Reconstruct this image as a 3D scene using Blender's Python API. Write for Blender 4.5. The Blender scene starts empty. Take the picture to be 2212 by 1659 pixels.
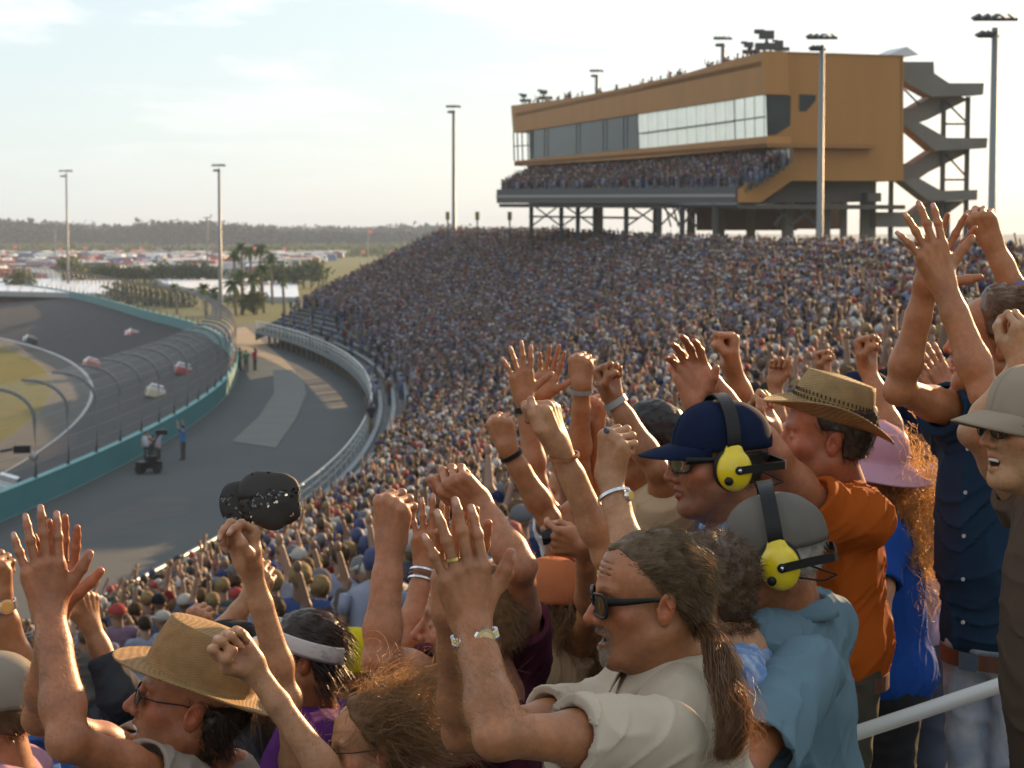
import bpy, math, random
import numpy as np
from mathutils import Vector, Matrix, Quaternion
R = math.radians
rng = np.random.default_rng(7)
random.seed(7)
scene = bpy.context.scene
COL = scene.collection

# ------------------------------------------------------------------ camera
FU = 4301.0                      # focal length in units where the picture is 2212 wide
CU, CV = 1106.0, 829.5
CAMZ = 12.5
PITCH = math.atan(329.5 / FU)
cam_data = bpy.data.cameras.new('camera')
cam = bpy.data.objects.new('camera', cam_data)
COL.objects.link(cam)
cam.location = (0, 0, CAMZ)
cam.rotation_euler = (math.pi / 2 - PITCH, 0, 0)
cam_data.sensor_width = 36.0
cam_data.lens = 36.0 * FU / 2212.0
cam_data.clip_start = 0.1
cam_data.clip_end = 20000
cam_data.dof.use_dof = True
cam_data.dof.focus_distance = 3.35
cam_data.dof.aperture_fstop = 14.0
scene.camera = cam
_cp, _sp = math.cos(PITCH), math.sin(PITCH)

def W(u, v, d):
    """world point seen at (u, v) at depth d along the view axis"""
    x = (u - CU) / FU * d
    y = -(v - CV) / FU * d
    return Vector((x, d * _cp + y * _sp, CAMZ - d * _sp + y * _cp))

def G(u, v, z=0.0):
    """world point seen at (u, v) on the level z"""
    p = W(u, v, 1.0)
    c = Vector((0, 0, CAMZ))
    r = p - c
    return c + r * ((z - CAMZ) / r.z)

def proj(P):
    P = np.asarray(P, float)
    x, y, z = P[..., 0], P[..., 1], P[..., 2] - CAMZ
    d = y * _cp - z * _sp
    h = y * _sp + z * _cp
    return CU + FU * x / d, CV - FU * h / d, d

# ------------------------------------------------------------------ objects
def link(o, parent=None):
    COL.objects.link(o)
    if parent is not None:
        o.parent = parent
    return o

def tag(o, label=None, cat=None, group=None, kind=None):
    if label: o['label'] = label
    if cat: o['category'] = cat
    if group: o['group'] = group
    if kind: o['kind'] = kind
    return o

def empty(name, loc, label=None, cat=None, group=None, rz=0.0):
    o = bpy.data.objects.new(name, None)
    o.empty_display_size = 0.1
    link(o)
    o.location = loc
    o.rotation_euler = (0, 0, rz)
    tag(o, label, cat, group)
    bpy.context.view_layer.update() if False else None
    o['_m'] = 0
    del o['_m']
    return o

def mesh_np(name, V, F, mats, parent=None, smooth=True, col=None, midx=None, inv=None):
    """V (n,3) world coordinates, F: (m,3)/(m,4) array or list of arrays; one mesh object"""
    V = np.asarray(V, np.float32).reshape(-1, 3)
    me = bpy.data.meshes.new(name)
    if isinstance(F, np.ndarray):
        F = [F]
    F = [np.asarray(f, np.int32) for f in F if len(f)]
    nl = sum(f.size for f in F)
    nf = sum(len(f) for f in F)
    if inv is None and parent is not None and parent.type == 'EMPTY':
        inv = Matrix.LocRotScale(parent.location, parent.rotation_euler, parent.scale).inverted()
    if inv is not None:
        M = np.array(inv)
        V = V @ M[:3, :3].T.astype(np.float32) + M[:3, 3].astype(np.float32)
    me.vertices.add(len(V))
    me.vertices.foreach_set('co', np.ascontiguousarray(V, np.float32).ravel())
    me.loops.add(nl)
    me.polygons.add(nf)
    li = np.concatenate([f.ravel() for f in F]) if nf else np.zeros(0, np.int32)
    tot = np.concatenate([np.full(len(f), f.shape[1], np.int32) for f in F]) if nf else np.zeros(0, np.int32)
    st = np.concatenate([[0], np.cumsum(tot)[:-1]]).astype(np.int32) if nf else tot
    me.loops.foreach_set('vertex_index', li)
    me.polygons.foreach_set('loop_start', st)
    me.polygons.foreach_set('loop_total', tot)
    me.polygons.foreach_set('use_smooth', np.full(nf, smooth, bool))
    if not isinstance(mats, (list, tuple)):
        mats = [mats]
    for m in mats:
        me.materials.append(m)
    if midx is not None:
        me.polygons.foreach_set('material_index', np.asarray(midx, np.int32))
    if col is not None:
        col = np.asarray(col, np.float32)
        if col.ndim == 1:
            col = np.tile(col, (len(V), 1))
        c4 = np.ones((len(V), 4), np.float32)
        c4[:, :3] = col[:, :3]
        a = me.color_attributes.new('Col', 'FLOAT_COLOR', 'POINT')
        a.data.foreach_set('color', c4.ravel())
    me.update(calc_edges=True)
    me.validate()
    o = bpy.data.objects.new(name, me)
    link(o, parent)
    return o

class MB:
    """collects boxes, tubes, sheets; build() links them as ONE mesh object"""
    def __init__(s):
        s.V = []; s.F3 = []; s.F4 = []; s.n = 0; s.C = []
    def add(s, V, F4=None, F3=None, col=None):
        V = np.asarray(V, float).reshape(-1, 3)
        s.V.append(V)
        if F4 is not None and len(F4): s.F4.append(np.asarray(F4, int) + s.n)
        if F3 is not None and len(F3): s.F3.append(np.asarray(F3, int) + s.n)
        if col is not None: s.C.append(np.tile(np.asarray(col, float)[None, :3], (len(V), 1)))
        s.n += len(V)
        return s
    def box(s, c, size, rz=0.0, M=None, col=None):
        x, y, z = [q / 2 for q in size]
        v = np.array([[-x, -y, -z], [x, -y, -z], [x, y, -z], [-x, y, -z], [-x, -y, z], [x, -y, z], [x, y, z], [-x, y, z]])
        if M is not None:
            v = v @ np.array(M)[:3, :3].T
        elif rz:
            cc, ss = math.cos(rz), math.sin(rz)
            v = v @ np.array([[cc, ss, 0], [-ss, cc, 0], [0, 0, 1]])
        v = v + np.array(c, float)
        return s.add(v, [[0, 3, 2, 1], [4, 5, 6, 7], [0, 1, 5, 4], [1, 2, 6, 5], [2, 3, 7, 6], [3, 0, 4, 7]], col=col)
    def tube(s, pts, r, n=8, cap=True, col=None, flat=None, up=None):
        P = np.asarray([tuple(p) for p in pts], float)
        m = len(P)
        rr = np.broadcast_to(np.asarray(r, float), (m,))
        T = np.gradient(P, axis=0)
        T /= np.maximum(np.linalg.norm(T, axis=1, keepdims=True), 1e-9)
        ref = np.array([0, 0, 1.0]) if up is None else np.asarray(up, float)
        if up is None and abs(T[:, 2]).mean() > 0.85:
            ref = np.array([1.0, 0, 0])
        A = np.cross(T, ref); A /= np.maximum(np.linalg.norm(A, axis=1, keepdims=True), 1e-9)
        B = np.cross(A, T)
        a = np.arange(n) / n * 2 * math.pi
        fl = 1.0 if flat is None else flat
        V = P[:, None] + rr[:, None, None] * (np.cos(a)[None, :, None] * A[:, None] + fl * np.sin(a)[None, :, None] * B[:, None])
        i = np.arange(m - 1)[:, None] * n; j = np.arange(n)[None]; k = (j + 1) % n
        F = np.stack([i + j, i + k, i + n + k, i + n + j], -1).reshape(-1, 4)
        V = V.reshape(-1, 3)
        F3 = None
        if cap:
            V = np.concatenate([V, P[:1], P[-1:]])
            c0, c1 = m * n, m * n + 1
            jj = np.arange(n); kk = (jj + 1) % n
            F3 = np.concatenate([np.stack([kk, jj, np.full(n, c0)], -1), np.stack([(m - 1) * n + jj, (m - 1) * n + kk, np.full(n, c1)], -1)])
        return s.add(V, F, F3, col=col)
    def sheet(s, P, col=None):
        """P (a,b,3) grid"""
        P = np.asarray(P, float)
        a, b = P.shape[:2]
        i = np.arange(a - 1)[:, None] * b; j = np.arange(b - 1)[None]
        F = np.stack([i + j, i + j + 1, i + b + j + 1, i + b + j], -1).reshape(-1, 4)
        return s.add(P.reshape(-1, 3), F, col=col)
    def prism(s, poly, off, col=None):
        """polygon (list of 3-D points, convex or fan-able) extruded by the vector off; caps via tessellation"""
        from mathutils.geometry import tessellate_polygon
        P = [Vector(p) for p in poly]
        n = len(P)
        tri = tessellate_polygon([P])
        V = [tuple(p) for p in P] + [tuple(p + Vector(off)) for p in P]
        F3 = [tuple(t) for t in tri] + [tuple(n + q for q in reversed(t)) for t in tri]
        F4 = [(i, (i + 1) % n, n + (i + 1) % n, n + i) for i in range(n)]
        return s.add(V, F4, F3, col=col)
    def lathe(s, prof, n=24, M=None, cx=1.0, cy=1.0, closed=False, col=None):
        """prof [(r,z)] about z"""
        pr = np.asarray(prof, float)
        a = np.arange(n) / n * 2 * math.pi
        V = np.stack([pr[:, 0:1] * np.cos(a) * cx, pr[:, 0:1] * np.sin(a) * cy, np.repeat(pr[:, 1:2], n, 1)], -1)
        m = len(pr)
        i = np.arange(m - 1)[:, None] * n; j = np.arange(n)[None]; k = (j + 1) % n
        F = np.stack([i + j, i + k, i + n + k, i + n + j], -1).reshape(-1, 4)
        V = V.reshape(-1, 3)
        if M is not None:
            Mn = np.array(M); V = V @ Mn[:3, :3].T + Mn[:3, 3]
        return s.add(V, F, col=col)
    def build(s, name, mat, parent=None, smooth=False):
        V = np.concatenate(s.V)
        F = []
        if s.F4: F.append(np.concatenate(s.F4))
        if s.F3: F.append(np.concatenate(s.F3))
        col = np.concatenate(s.C) if s.C else None
        return mesh_np(name, V, F, mat, parent, smooth=smooth, col=col)

def shade_auto(o, ang=40):
    me = o.data
    me.set_sharp_from_angle(angle=R(ang)) if hasattr(me, 'set_sharp_from_angle') else None
    return o

# ------------------------------------------------------------------ numpy noise
_perm = np.random.default_rng(3).random(65536).astype(np.float32)
def vnoise(P, seed=0):
    P = np.asarray(P, np.float64) + seed * 17.31
    i = np.floor(P).astype(np.int64); f = P - i
    f = f * f * (3 - 2 * f)
    def h(a, b, c):
        return _perm[((a * 73856093) ^ (b * 19349663) ^ (c * 83492791)) & 65535]
    x, y, z = i[..., 0], i[..., 1], i[..., 2]
    fx, fy, fz = f[..., 0], f[..., 1], f[..., 2]
    def L(a, b, t): return a + (b - a) * t
    c00 = L(h(x, y, z), h(x + 1, y, z), fx); c10 = L(h(x, y + 1, z), h(x + 1, y + 1, z), fx)
    c01 = L(h(x, y, z + 1), h(x + 1, y, z + 1), fx); c11 = L(h(x, y + 1, z + 1), h(x + 1, y + 1, z + 1), fx)
    return L(L(c00, c10, fy), L(c01, c11, fy), fz) * 2 - 1
def fbm(P, o=3, seed=0):
    s = 0; a = 1.0
    for k in range(o):
        s = s + a * vnoise(np.asarray(P) * 2 ** k, seed + k); a *= 0.5
    return s

# ------------------------------------------------------------------ materials
MATS = {}
def mat(name, color=(0.5, 0.5, 0.5), rough=0.7, spec=0.3, metal=0.0, var=0.0, scale=5.0, bump=0.0, bscale=80.0, bdist=0.002,
        sss=0.0, sssr=(1, .35, .2), sssd=0.006, trans=0.0, attr=False, objcol=False, coat=0.0, alpha=None, sheen=0.0, weave=None, col2=None, coords='Object', stretch=None, bdetail=3):
    if name in MATS: return MATS[name]
    m = bpy.data.materials.new(name); MATS[name] = m
    m.use_nodes = True
    nt = m.node_tree; N = nt.nodes; Lk = nt.links
    bs = N['Principled BSDF']; out = N['Material Output']
    tc = N.new('ShaderNodeTexCoord')
    vec = tc.outputs[coords]
    if stretch is not None:
        mp = N.new('ShaderNodeMapping'); mp.inputs['Scale'].default_value = stretch
        Lk.new(vec, mp.inputs['Vector']); vec = mp.outputs['Vector']
    base = None
    if attr:
        a = N.new('ShaderNodeAttribute'); a.attribute_name = 'Col'; base = a.outputs['Color']
    elif objcol:
        a = N.new('ShaderNodeObjectInfo'); base = a.outputs['Color']
    if var > 0 or col2 is not None:
        nz = N.new('ShaderNodeTexNoise'); nz.inputs['Scale'].default_value = scale; nz.inputs['Detail'].default_value = 5
        Lk.new(vec, nz.inputs['Vector'])
        if col2 is not None:
            rp = N.new('ShaderNodeValToRGB')
            rp.color_ramp.elements[0].position = 0.38; rp.color_ramp.elements[1].position = 0.62
            rp.color_ramp.elements[0].color = (*color, 1); rp.color_ramp.elements[1].color = (*col2, 1)
            Lk.new(nz.outputs['Fac'], rp.inputs['Fac']); base = rp.outputs['Color']
        if var > 0:
            mr = N.new('ShaderNodeMapRange')
            mr.inputs['To Min'].default_value = 1 - var; mr.inputs['To Max'].default_value = 1 + var
            mr.inputs['From Min'].default_value = 0.25; mr.inputs['From Max'].default_value = 0.75
            Lk.new(nz.outputs['Fac'], mr.inputs['Value'])
            mx = N.new('ShaderNodeMix'); mx.data_type = 'RGBA'; mx.blend_type = 'MULTIPLY'; mx.inputs['Factor'].default_value = 1
            if base is not None: Lk.new(base, mx.inputs['A'])
            else: mx.inputs['A'].default_value = (*color, 1)
            Lk.new(mr.outputs['Result'], mx.inputs['B']); base = mx.outputs['Result']
    if base is not None: Lk.new(base, bs.inputs['Base Color'])
    else: bs.inputs['Base Color'].default_value = (*color, 1)
    bs.inputs['Roughness'].default_value = rough
    bs.inputs['Specular IOR Level'].default_value = spec
    bs.inputs['Metallic'].default_value = metal
    bs.inputs['Coat Weight'].default_value = coat
    if sheen: bs.inputs['Sheen Weight'].default_value = sheen
    if sss:
        bs.inputs['Subsurface Weight'].default_value = sss
        bs.inputs['Subsurface Radius'].default_value = sssr
        bs.inputs['Subsurface Scale'].default_value = sssd
    hsrc = None
    if bump > 0:
        nb = N.new('ShaderNodeTexNoise'); nb.inputs['Scale'].default_value = bscale; nb.inputs['Detail'].default_value = bdetail
        Lk.new(vec, nb.inputs['Vector']); hsrc = nb.outputs['Fac']
    if weave:
        w1 = N.new('ShaderNodeTexWave'); w1.inputs['Scale'].default_value = weave; w1.inputs['Distortion'].default_value = 1.5
        w1.bands_direction = 'Z'
        w2 = N.new('ShaderNodeTexWave'); w2.inputs['Scale'].default_value = weave; w2.inputs['Distortion'].default_value = 1.5
        w2.bands_direction = 'DIAGONAL'
        Lk.new(vec, w1.inputs['Vector']); Lk.new(vec, w2.inputs['Vector'])
        ad = N.new('ShaderNodeMath'); ad.operation = 'ADD'
        Lk.new(w1.outputs['Fac'], ad.inputs[0]); Lk.new(w2.outputs['Fac'], ad.inputs[1]); hsrc = ad.outputs[0]
        mr2 = N.new('ShaderNodeMapRange'); mr2.inputs['From Max'].default_value = 2
        mr2.inputs['To Min'].default_value = 0.6; mr2.inputs['To Max'].default_value = 1.15
        Lk.new(ad.outputs[0], mr2.inputs['Value'])
        mx2 = N.new('ShaderNodeMix'); mx2.data_type = 'RGBA'; mx2.blend_type = 'MULTIPLY'; mx2.inputs['Factor'].default_value = 1
        if base is not None: Lk.new(base, mx2.inputs['A'])
        else: mx2.inputs['A'].default_value = (*color, 1)
        Lk.new(mr2.outputs['Result'], mx2.inputs['B']); Lk.new(mx2.outputs['Result'], bs.inputs['Base Color']); base = mx2.outputs['Result']
    if hsrc is not None:
        bp = N.new('ShaderNodeBump'); bp.inputs['Strength'].default_value = max(bump, 0.3); bp.inputs['Distance'].default_value = bdist
        Lk.new(hsrc, bp.inputs['Height']); Lk.new(bp.outputs['Normal'], bs.inputs['Normal'])
    surf = bs.outputs['BSDF']
    if trans > 0:
        tr = N.new('ShaderNodeBsdfTranslucent')
        if base is not None: Lk.new(base, tr.inputs['Color'])
        else: tr.inputs['Color'].default_value = (*color, 1)
        ms = N.new('ShaderNodeMixShader'); ms.inputs['Fac'].default_value = trans
        Lk.new(surf, ms.inputs[1]); Lk.new(tr.outputs[0], ms.inputs[2]); surf = ms.outputs[0]
    if alpha is not None:
        tp = N.new('ShaderNodeBsdfTransparent')
        ms = N.new('ShaderNodeMixShader'); ms.inputs['Fac'].default_value = alpha
        Lk.new(tp.outputs[0], ms.inputs[1]); Lk.new(surf, ms.inputs[2]); surf = ms.outputs[0]
    Lk.new(surf, out.inputs['Surface'])
    return m
# ================================================================== implicit surfaces -> one continuous mesh
def nrm(v):
    v = np.asarray(v, float); return v / max(np.linalg.norm(v), 1e-9)
class Prim:
    __slots__ = ('t', 'a', 'b', 'ra', 'rb', 'k', 'op', 'c', 'rad', 'M')
def rc(a, b, ra, rb=None, k=.01, op=0):
    """capsule with a radius that changes from ra to rb"""
    p = Prim(); p.t = 0; p.a = np.asarray(a, float); p.b = np.asarray(b, float); p.ra = ra; p.rb = ra if rb is None else rb; p.k = k; p.op = op
    p.c = (p.a + p.b) / 2; p.rad = np.linalg.norm(p.b - p.a) / 2 + max(p.ra, p.rb); p.M = None
    return p
def ball(a, r, k=.01, op=0): return rc(a, np.asarray(a, float) + 1e-5, r, r, k, op)
def ell(c, r, k=.01, op=0, M=None):
    """ellipsoid, M rows are its axes"""
    p = Prim(); p.t = 1; p.a = np.asarray(c, float); p.b = np.asarray(r, float); p.k = k; p.op = op; p.ra = p.rb = 0
    p.c = p.a; p.rad = float(max(r)); p.M = None if M is None else np.asarray(M, float)
    return p
def peval(p, X):
    if p.t == 0:
        ab = p.b - p.a; q = X - p.a
        h = np.clip((q @ ab) / max(ab @ ab, 1e-12), 0, 1)
        d = q - h[:, None] * ab
        return np.sqrt(np.einsum('ij,ij->i', d, d)) - (p.ra + (p.rb - p.ra) * h)
    q = X - p.a
    if p.M is not None: q = q @ p.M.T
    k0 = np.sqrt(((q / p.b) ** 2).sum(1)); k1 = np.sqrt(((q / p.b ** 2) ** 2).sum(1))
    return k0 * (k0 - 1) / np.maximum(k1, 1e-9)
def smin(a, b, k):
    h = np.maximum(k - np.abs(a - b), 0) / max(k, 1e-9)
    return np.minimum(a, b) - h * h * k * .25
def comb_eval(groups, X, cen, rad):
    """groups: list of (k_outer, [prims]); only the prims near the block"""
    D = np.full(len(X), 1.0); 
    for ko, pr in groups:
        d = None
        for p in pr:
            if np.linalg.norm(p.c - cen) > rad + p.rad + p.k + .03: continue
            e = peval(p, X)
            if p.op == 0: d = e if d is None else smin(d, e, p.k)
            elif d is not None: d = -smin(-d, e, p.k)
        if d is not None: D = smin(D, d, ko) if ko >= 0 else -smin(-D, d, -ko)
    return D
def surf(groups, vox, disp=None, lo=None, hi=None):
    """sparse surface nets. returns V (n,3), F (m,4)"""
    allp = [p for ko, pr in groups for p in pr if p.op == 0 and ko >= 0]
    B = 12
    bs = B * vox
    blocks = set()
    for p in allp:
        l = np.floor((p.c - p.rad - p.k) / bs).astype(int); h = np.floor((p.c + p.rad + p.k) / bs).astype(int)
        G_ = np.stack(np.meshgrid(*[np.arange(l[i], h[i] + 1) for i in range(3)], indexing='ij'), -1).reshape(-1, 3)
        C = (G_ + .5) * bs
        d = peval(p, C)
        # ellipsoid distances are only bounds: widen
        lim = bs * .9 + p.k
        if p.t == 1: keep = (d < lim * 1.3)
        else: keep = (np.abs(d) < lim) | ((d < lim) & (p.rad < bs * 2)) | (d < lim)
        for q in G_[keep]: blocks.add((int(q[0]), int(q[1]), int(q[2])))
    OFF = 1 << 20
    def key(I): return ((I[..., 0] + OFF) << 42) | ((I[..., 1] + OFF) << 21) | (I[..., 2] + OFF)
    idx = np.stack(np.meshgrid(*[np.arange(-1, B + 1)] * 3, indexing='ij'), -1)
    flat = idx.reshape(-1, 3)
    allV, allK, allQ = [], [], []
    n = B + 2
    corner = np.array([(i, j, k) for i in (0, 1) for j in (0, 1) for k in (0, 1)])
    rb = bs * .5 * 1.7321 + vox * 2
    for bl in blocks:
        o = np.array(bl) * B
        cen = (o + B / 2) * vox
        if lo is not None and ((cen < lo - bs).any() or (cen > hi + bs).any()): continue
        # quick reject deep inside / outside
        dc = comb_eval(groups, cen[None], cen, rb)[0]
        if dc < -rb * 1.35 or dc > rb * 1.6: continue
        X = (flat + o) * vox
        D = comb_eval(groups, X, cen, rb)
        if disp is not None: D = D + disp(X)
        D = D.reshape(n, n, n)
        S = D < 0
        if S.all() or not S.any(): continue
        # cells owned: lower corner index 0..B-1 in local coordinates -> array 1..B ; need corners up to B+1-1
        c = D[1:, 1:, 1:]   # placeholder
        sub = [D[i + 1 - 0 - 0:i + 1 + B, j + 1:j + 1 + B, k + 1:k + 1 + B] if False else D[1 + i:1 + i + B if 1 + i + B <= n else None, 1 + j:1 + j + B, 1 + k:1 + k + B] for i, j, k in corner]
        # local samples run -1..B so cell B-1 needs sample B: array index B+1 = n-1 : ok
        sub = np.stack([s_[:B, :B, :B] for s_ in sub], -1)
        sg = sub < 0
        act = sg.any(-1) & ~sg.all(-1)
        ci = np.argwhere(act)
        if len(ci):
            v = sub[act]
            acc = np.zeros((len(ci), 3)); cnt = np.zeros(len(ci))
            for e0 in range(8):
                for ax in range(3):
                    c0 = corner[e0]
                    if c0[ax]: continue
                    c1 = c0.copy(); c1[ax] = 1
                    e1 = int(c1[0] * 4 + c1[1] * 2 + c1[2])
                    a, b = v[:, e0], v[:, e1]
                    m = (a < 0) != (b < 0)
                    t = np.where(m, a / np.where(m, a - b, 1), 0)
                    acc[m] += c0 + np.eye(3)[ax] * t[m, None]
                    cnt += m
            acc /= cnt[:, None]
            allV.append((ci + o + acc) * vox)
            allK.append(key(ci + o))
        # edges owned: from sample p (0..B-1) along axis
        Sc = S[1:B + 1, 1:B + 1, 1:B + 1]
        for ax in range(3):
            sl = [slice(1, B + 1)] * 3; sl[ax] = slice(2, B + 2)
            Sn = S[tuple(sl)]
            m = Sc != Sn
            e = np.argwhere(m)
            if not len(e): continue
            fl = Sc[m]
            u, w = [(1, 2), (2, 0), (0, 1)][ax]
            U_ = np.eye(3, dtype=int)[u]; W_ = np.eye(3, dtype=int)[w]
            g0 = e + o
            q = np.stack([key(g0 - U_ - W_), key(g0 - W_), key(g0), key(g0 - U_)], -1)
            q = np.where(fl[:, None], q, q[:, ::-1])
            allQ.append(q)
    if not allV: return np.zeros((0, 3)), np.zeros((0, 4), int)
    V = np.concatenate(allV); K = np.concatenate(allK); Q = np.concatenate(allQ)
    od = np.argsort(K); Ks = K[od]
    pos = np.searchsorted(Ks, Q); pos = np.minimum(pos, len(Ks) - 1)
    ok = (Ks[pos] == Q).all(1)
    F = od[pos][ok]
    return V, F
def vnormals(V, F):
    n = np.zeros_like(V)
    a, b, c = V[F[:, 0]], V[F[:, 1]], V[F[:, 2]]
    fn = np.cross(b - a, c - a)
    for k in range(F.shape[1]): np.add.at(n, F[:, k], fn)
    return n / np.maximum(np.linalg.norm(n, axis=1, keepdims=True), 1e-12)
def smooth_mesh(V, F, it=1, lam=.5):
    E = np.concatenate([F[:, [i, (i + 1) % F.shape[1]]] for i in range(F.shape[1])])
    for _ in range(it):
        s = np.zeros_like(V); c = np.zeros(len(V))
        np.add.at(s, E[:, 0], V[E[:, 1]]); np.add.at(s, E[:, 1], V[E[:, 0]])
        np.add.at(c, E[:, 0], 1); np.add.at(c, E[:, 1], 1)
        V = V + lam * (s / np.maximum(c, 1)[:, None] - V)
    return V
# ================================================================== world and sun
SUN_AZ, SUN_EL = R(33), R(14.2)
world = bpy.data.worlds.new("World"); scene.world = world
world.use_nodes = True
wn = world.node_tree; N = wn.nodes; Lk = wn.links
bg = N['Background']
sky = N.new('ShaderNodeTexSky'); sky.sky_type = 'NISHITA'; sky.sun_disc = False
sky.sun_elevation = SUN_EL; sky.sun_rotation = SUN_AZ
sky.air_density = 1.0; sky.dust_density = 1.0; sky.ozone_density = 1.2
tc = N.new('ShaderNodeTexCoord')
sep = N.new('ShaderNodeSeparateXYZ'); Lk.new(tc.outputs['Generated'], sep.inputs[0])
# clouds on a flat layer far above: direction / height
def mth(op, a, b=None):
    n = N.new('ShaderNodeMath'); n.operation = op
    for k, q in enumerate((a, b)):
        if q is None: continue
        if isinstance(q, (int, float)): n.inputs[k].default_value = q
        else: Lk.new(q, n.inputs[k])
    return n.outputs[0]
zz = mth('ADD', mth('MAXIMUM', sep.outputs['Z'], 0.0), 0.06)
cx = mth('DIVIDE', sep.outputs['X'], zz); cy = mth('DIVIDE', sep.outputs['Y'], zz)
comb = N.new('ShaderNodeCombineXYZ'); Lk.new(cx, comb.inputs[0]); Lk.new(cy, comb.inputs[1])
mp = N.new('ShaderNodeMapping'); mp.inputs['Rotation'].default_value = (0, 0, R(20)); mp.inputs['Scale'].default_value = (.75, .55, 1); mp.inputs['Location'].default_value = (3.1, 1.7, 0)
Lk.new(comb.outputs[0], mp.inputs['Vector'])
nz = N.new('ShaderNodeTexNoise'); nz.inputs['Scale'].default_value = 1.0; nz.inputs['Detail'].default_value = 9; nz.inputs['Roughness'].default_value = 0.56
nz.inputs['Distortion'].default_value = 0.25
Lk.new(mp.outputs[0], nz.inputs['Vector'])
rp = N.new('ShaderNodeValToRGB'); rp.color_ramp.elements[0].position = 0.48; rp.color_ramp.elements[1].position = 0.58
rp.color_ramp.interpolation = 'EASE'
Lk.new(nz.outputs['Fac'], rp.inputs['Fac'])
fade = N.new('ShaderNodeMapRange'); fade.inputs['From Min'].default_value = 0.02; fade.inputs['From Max'].default_value = 0.16
Lk.new(sep.outputs['Z'], fade.inputs['Value'])
cf = mth('MULTIPLY', rp.outputs['Color'], mth('MULTIPLY', fade.outputs['Result'], 0.85))
mixc = N.new('ShaderNodeMix'); mixc.data_type = 'RGBA'
Lk.new(cf, mixc.inputs['Factor'])
veil = N.new('ShaderNodeMix'); veil.data_type = 'RGBA'; veil.inputs['Factor'].default_value = 0.84
Lk.new(sky.outputs[0], veil.inputs['A']); veil.inputs['B'].default_value = (2.95, 3.45, 3.75, 1)      # thin high cirrus over the whole sky
Lk.new(veil.outputs['Result'], mixc.inputs['A'])
mixc.inputs['B'].default_value = (5.2, 5.15, 5.05, 1)
Lk.new(mixc.outputs['Result'], bg.inputs['Color'])
bg.inputs['Strength'].default_value = 0.108
sund = bpy.data.lights.new('sun', 'SUN'); sund.energy = 5.0; sund.angle = R(0.5); sund.color = (1.0, 0.62, 0.30)
sun = bpy.data.objects.new('sun', sund); COL.objects.link(sun)
sdir = Vector((math.sin(SUN_AZ) * math.cos(SUN_EL), math.cos(SUN_AZ) * math.cos(SUN_EL), math.sin(SUN_EL)))
sun.rotation_euler = sdir.to_track_quat('Z', 'Y').to_euler()
sun.location = (60, 60, 60)
scene.view_settings.view_transform = 'Standard'; scene.view_settings.look = 'None'
scene.view_settings.exposure = 1.15; scene.view_settings.gamma = 1
scene.render.engine = 'CYCLES'
scene.cycles.max_bounces = 6; scene.cycles.diffuse_bounces = 3; scene.cycles.glossy_bounces = 2
scene.cycles.transparent_max_bounces = 12; scene.cycles.transmission_bounces = 3; scene.cycles.volume_bounces = 0
scene.cycles.use_denoising = True
scene.cycles.caustics_reflective = False; scene.cycles.caustics_refractive = False
scene.cycles.sample_clamp_indirect = 4

# ================================================================== terrain, track
TC = np.array([-461.0, 120.0]); RW = 440.0; ZI = -4.2       # centre of the turn, radius of the outer wall, level of the infield
def DR(a): return 28 * np.clip((np.asarray(a, float) - .357) / .338, 0, 1.7) ** 1.6 * (np.asarray(a) < 2)
def ring(r0, z0, r1, z1, a0, a1, n, m=2, f0=0, f1=0):
    a = np.linspace(a0, a1, n); t = np.linspace(0, 1, m)
    rr = (r0 + f0 * DR(a))[:, None] * (1 - t)[None] + (r1 + f1 * DR(a))[:, None] * t[None]; zzv = z0 + (z1 - z0) * t
    P = np.zeros((n, m, 3))
    P[..., 0] = TC[0] + rr * np.cos(a)[:, None]; P[..., 1] = TC[1] + rr * np.sin(a)[:, None]; P[..., 2] = zzv[None]
    return P[:, ::-1]
m_ground = mat('ground_soil', (0.12, 0.125, 0.055), 0.95, 0.1, col2=(0.075, 0.095, 0.035), scale=0.02, coords='Object', var=0.15)
m_asph = mat('track_asphalt', (0.045, 0.045, 0.05), 0.9, 0.12, var=0.16, scale=0.5, bump=0.3, bscale=30, bdist=.01)
m_apron = mat('apron_asphalt', (0.065, 0.062, 0.056), 0.9, 0.3, var=0.15, scale=0.4)
m_grass = mat('infield_grass', (0.135, 0.115, 0.026), 0.95, 0.1, col2=(0.085, 0.09, 0.02), scale=0.18, var=0.25)
m_white = mat('white_line', (0.34, 0.34, 0.33), 0.7, 0.3, var=0.12, scale=2)
m_teal = mat('teal_wall_paint', (0.050, 0.19, 0.205), 0.6, 0.4, var=0.10, scale=0.6)
m_gravel = mat('service_gravel', (0.085, 0.092, 0.095), 0.95, 0.15, col2=(0.062, 0.07, 0.076), scale=0.09, var=0.18, bump=0.4, bscale=6, bdist=.03)
m_conc = mat('pale_concrete', (0.125, 0.13, 0.125), 0.9, 0.2, var=0.12, scale=0.4)
m_sand = mat('sandy_road', (0.26, 0.215, 0.155), 0.95, 0.1, var=0.12, scale=0.3)
m_dark_gravel = mat('dark_gravel', (0.045, 0.045, 0.05), 0.75, 0.3, var=0.2, scale=0.4)
def struct(name, mb, m):
    o = mb.build(name, m); tag(o, kind='structure'); return o
g = MB(); g.sheet(ring(RW + 0.32, 0, 9000, 0, -math.pi, math.pi, 721, 2, 1, 0)); struct('ground', g, m_ground)
g = MB(); g.sheet(ring(0.5, ZI, 422, ZI, -math.pi, math.pi, 361)); struct('infield_grass', g, m_grass)
g = MB(); g.sheet(ring(422, ZI + .004, 426, ZI + .004, -.6, 1.2, 400)); struct('apron', g, m_apron)
g = MB(); g.sheet(ring(426, ZI + .004, 440.0, 0, -.6, 1.2, 400, 6, 0, 1)); struct('race_track', g, m_asph)
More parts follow.
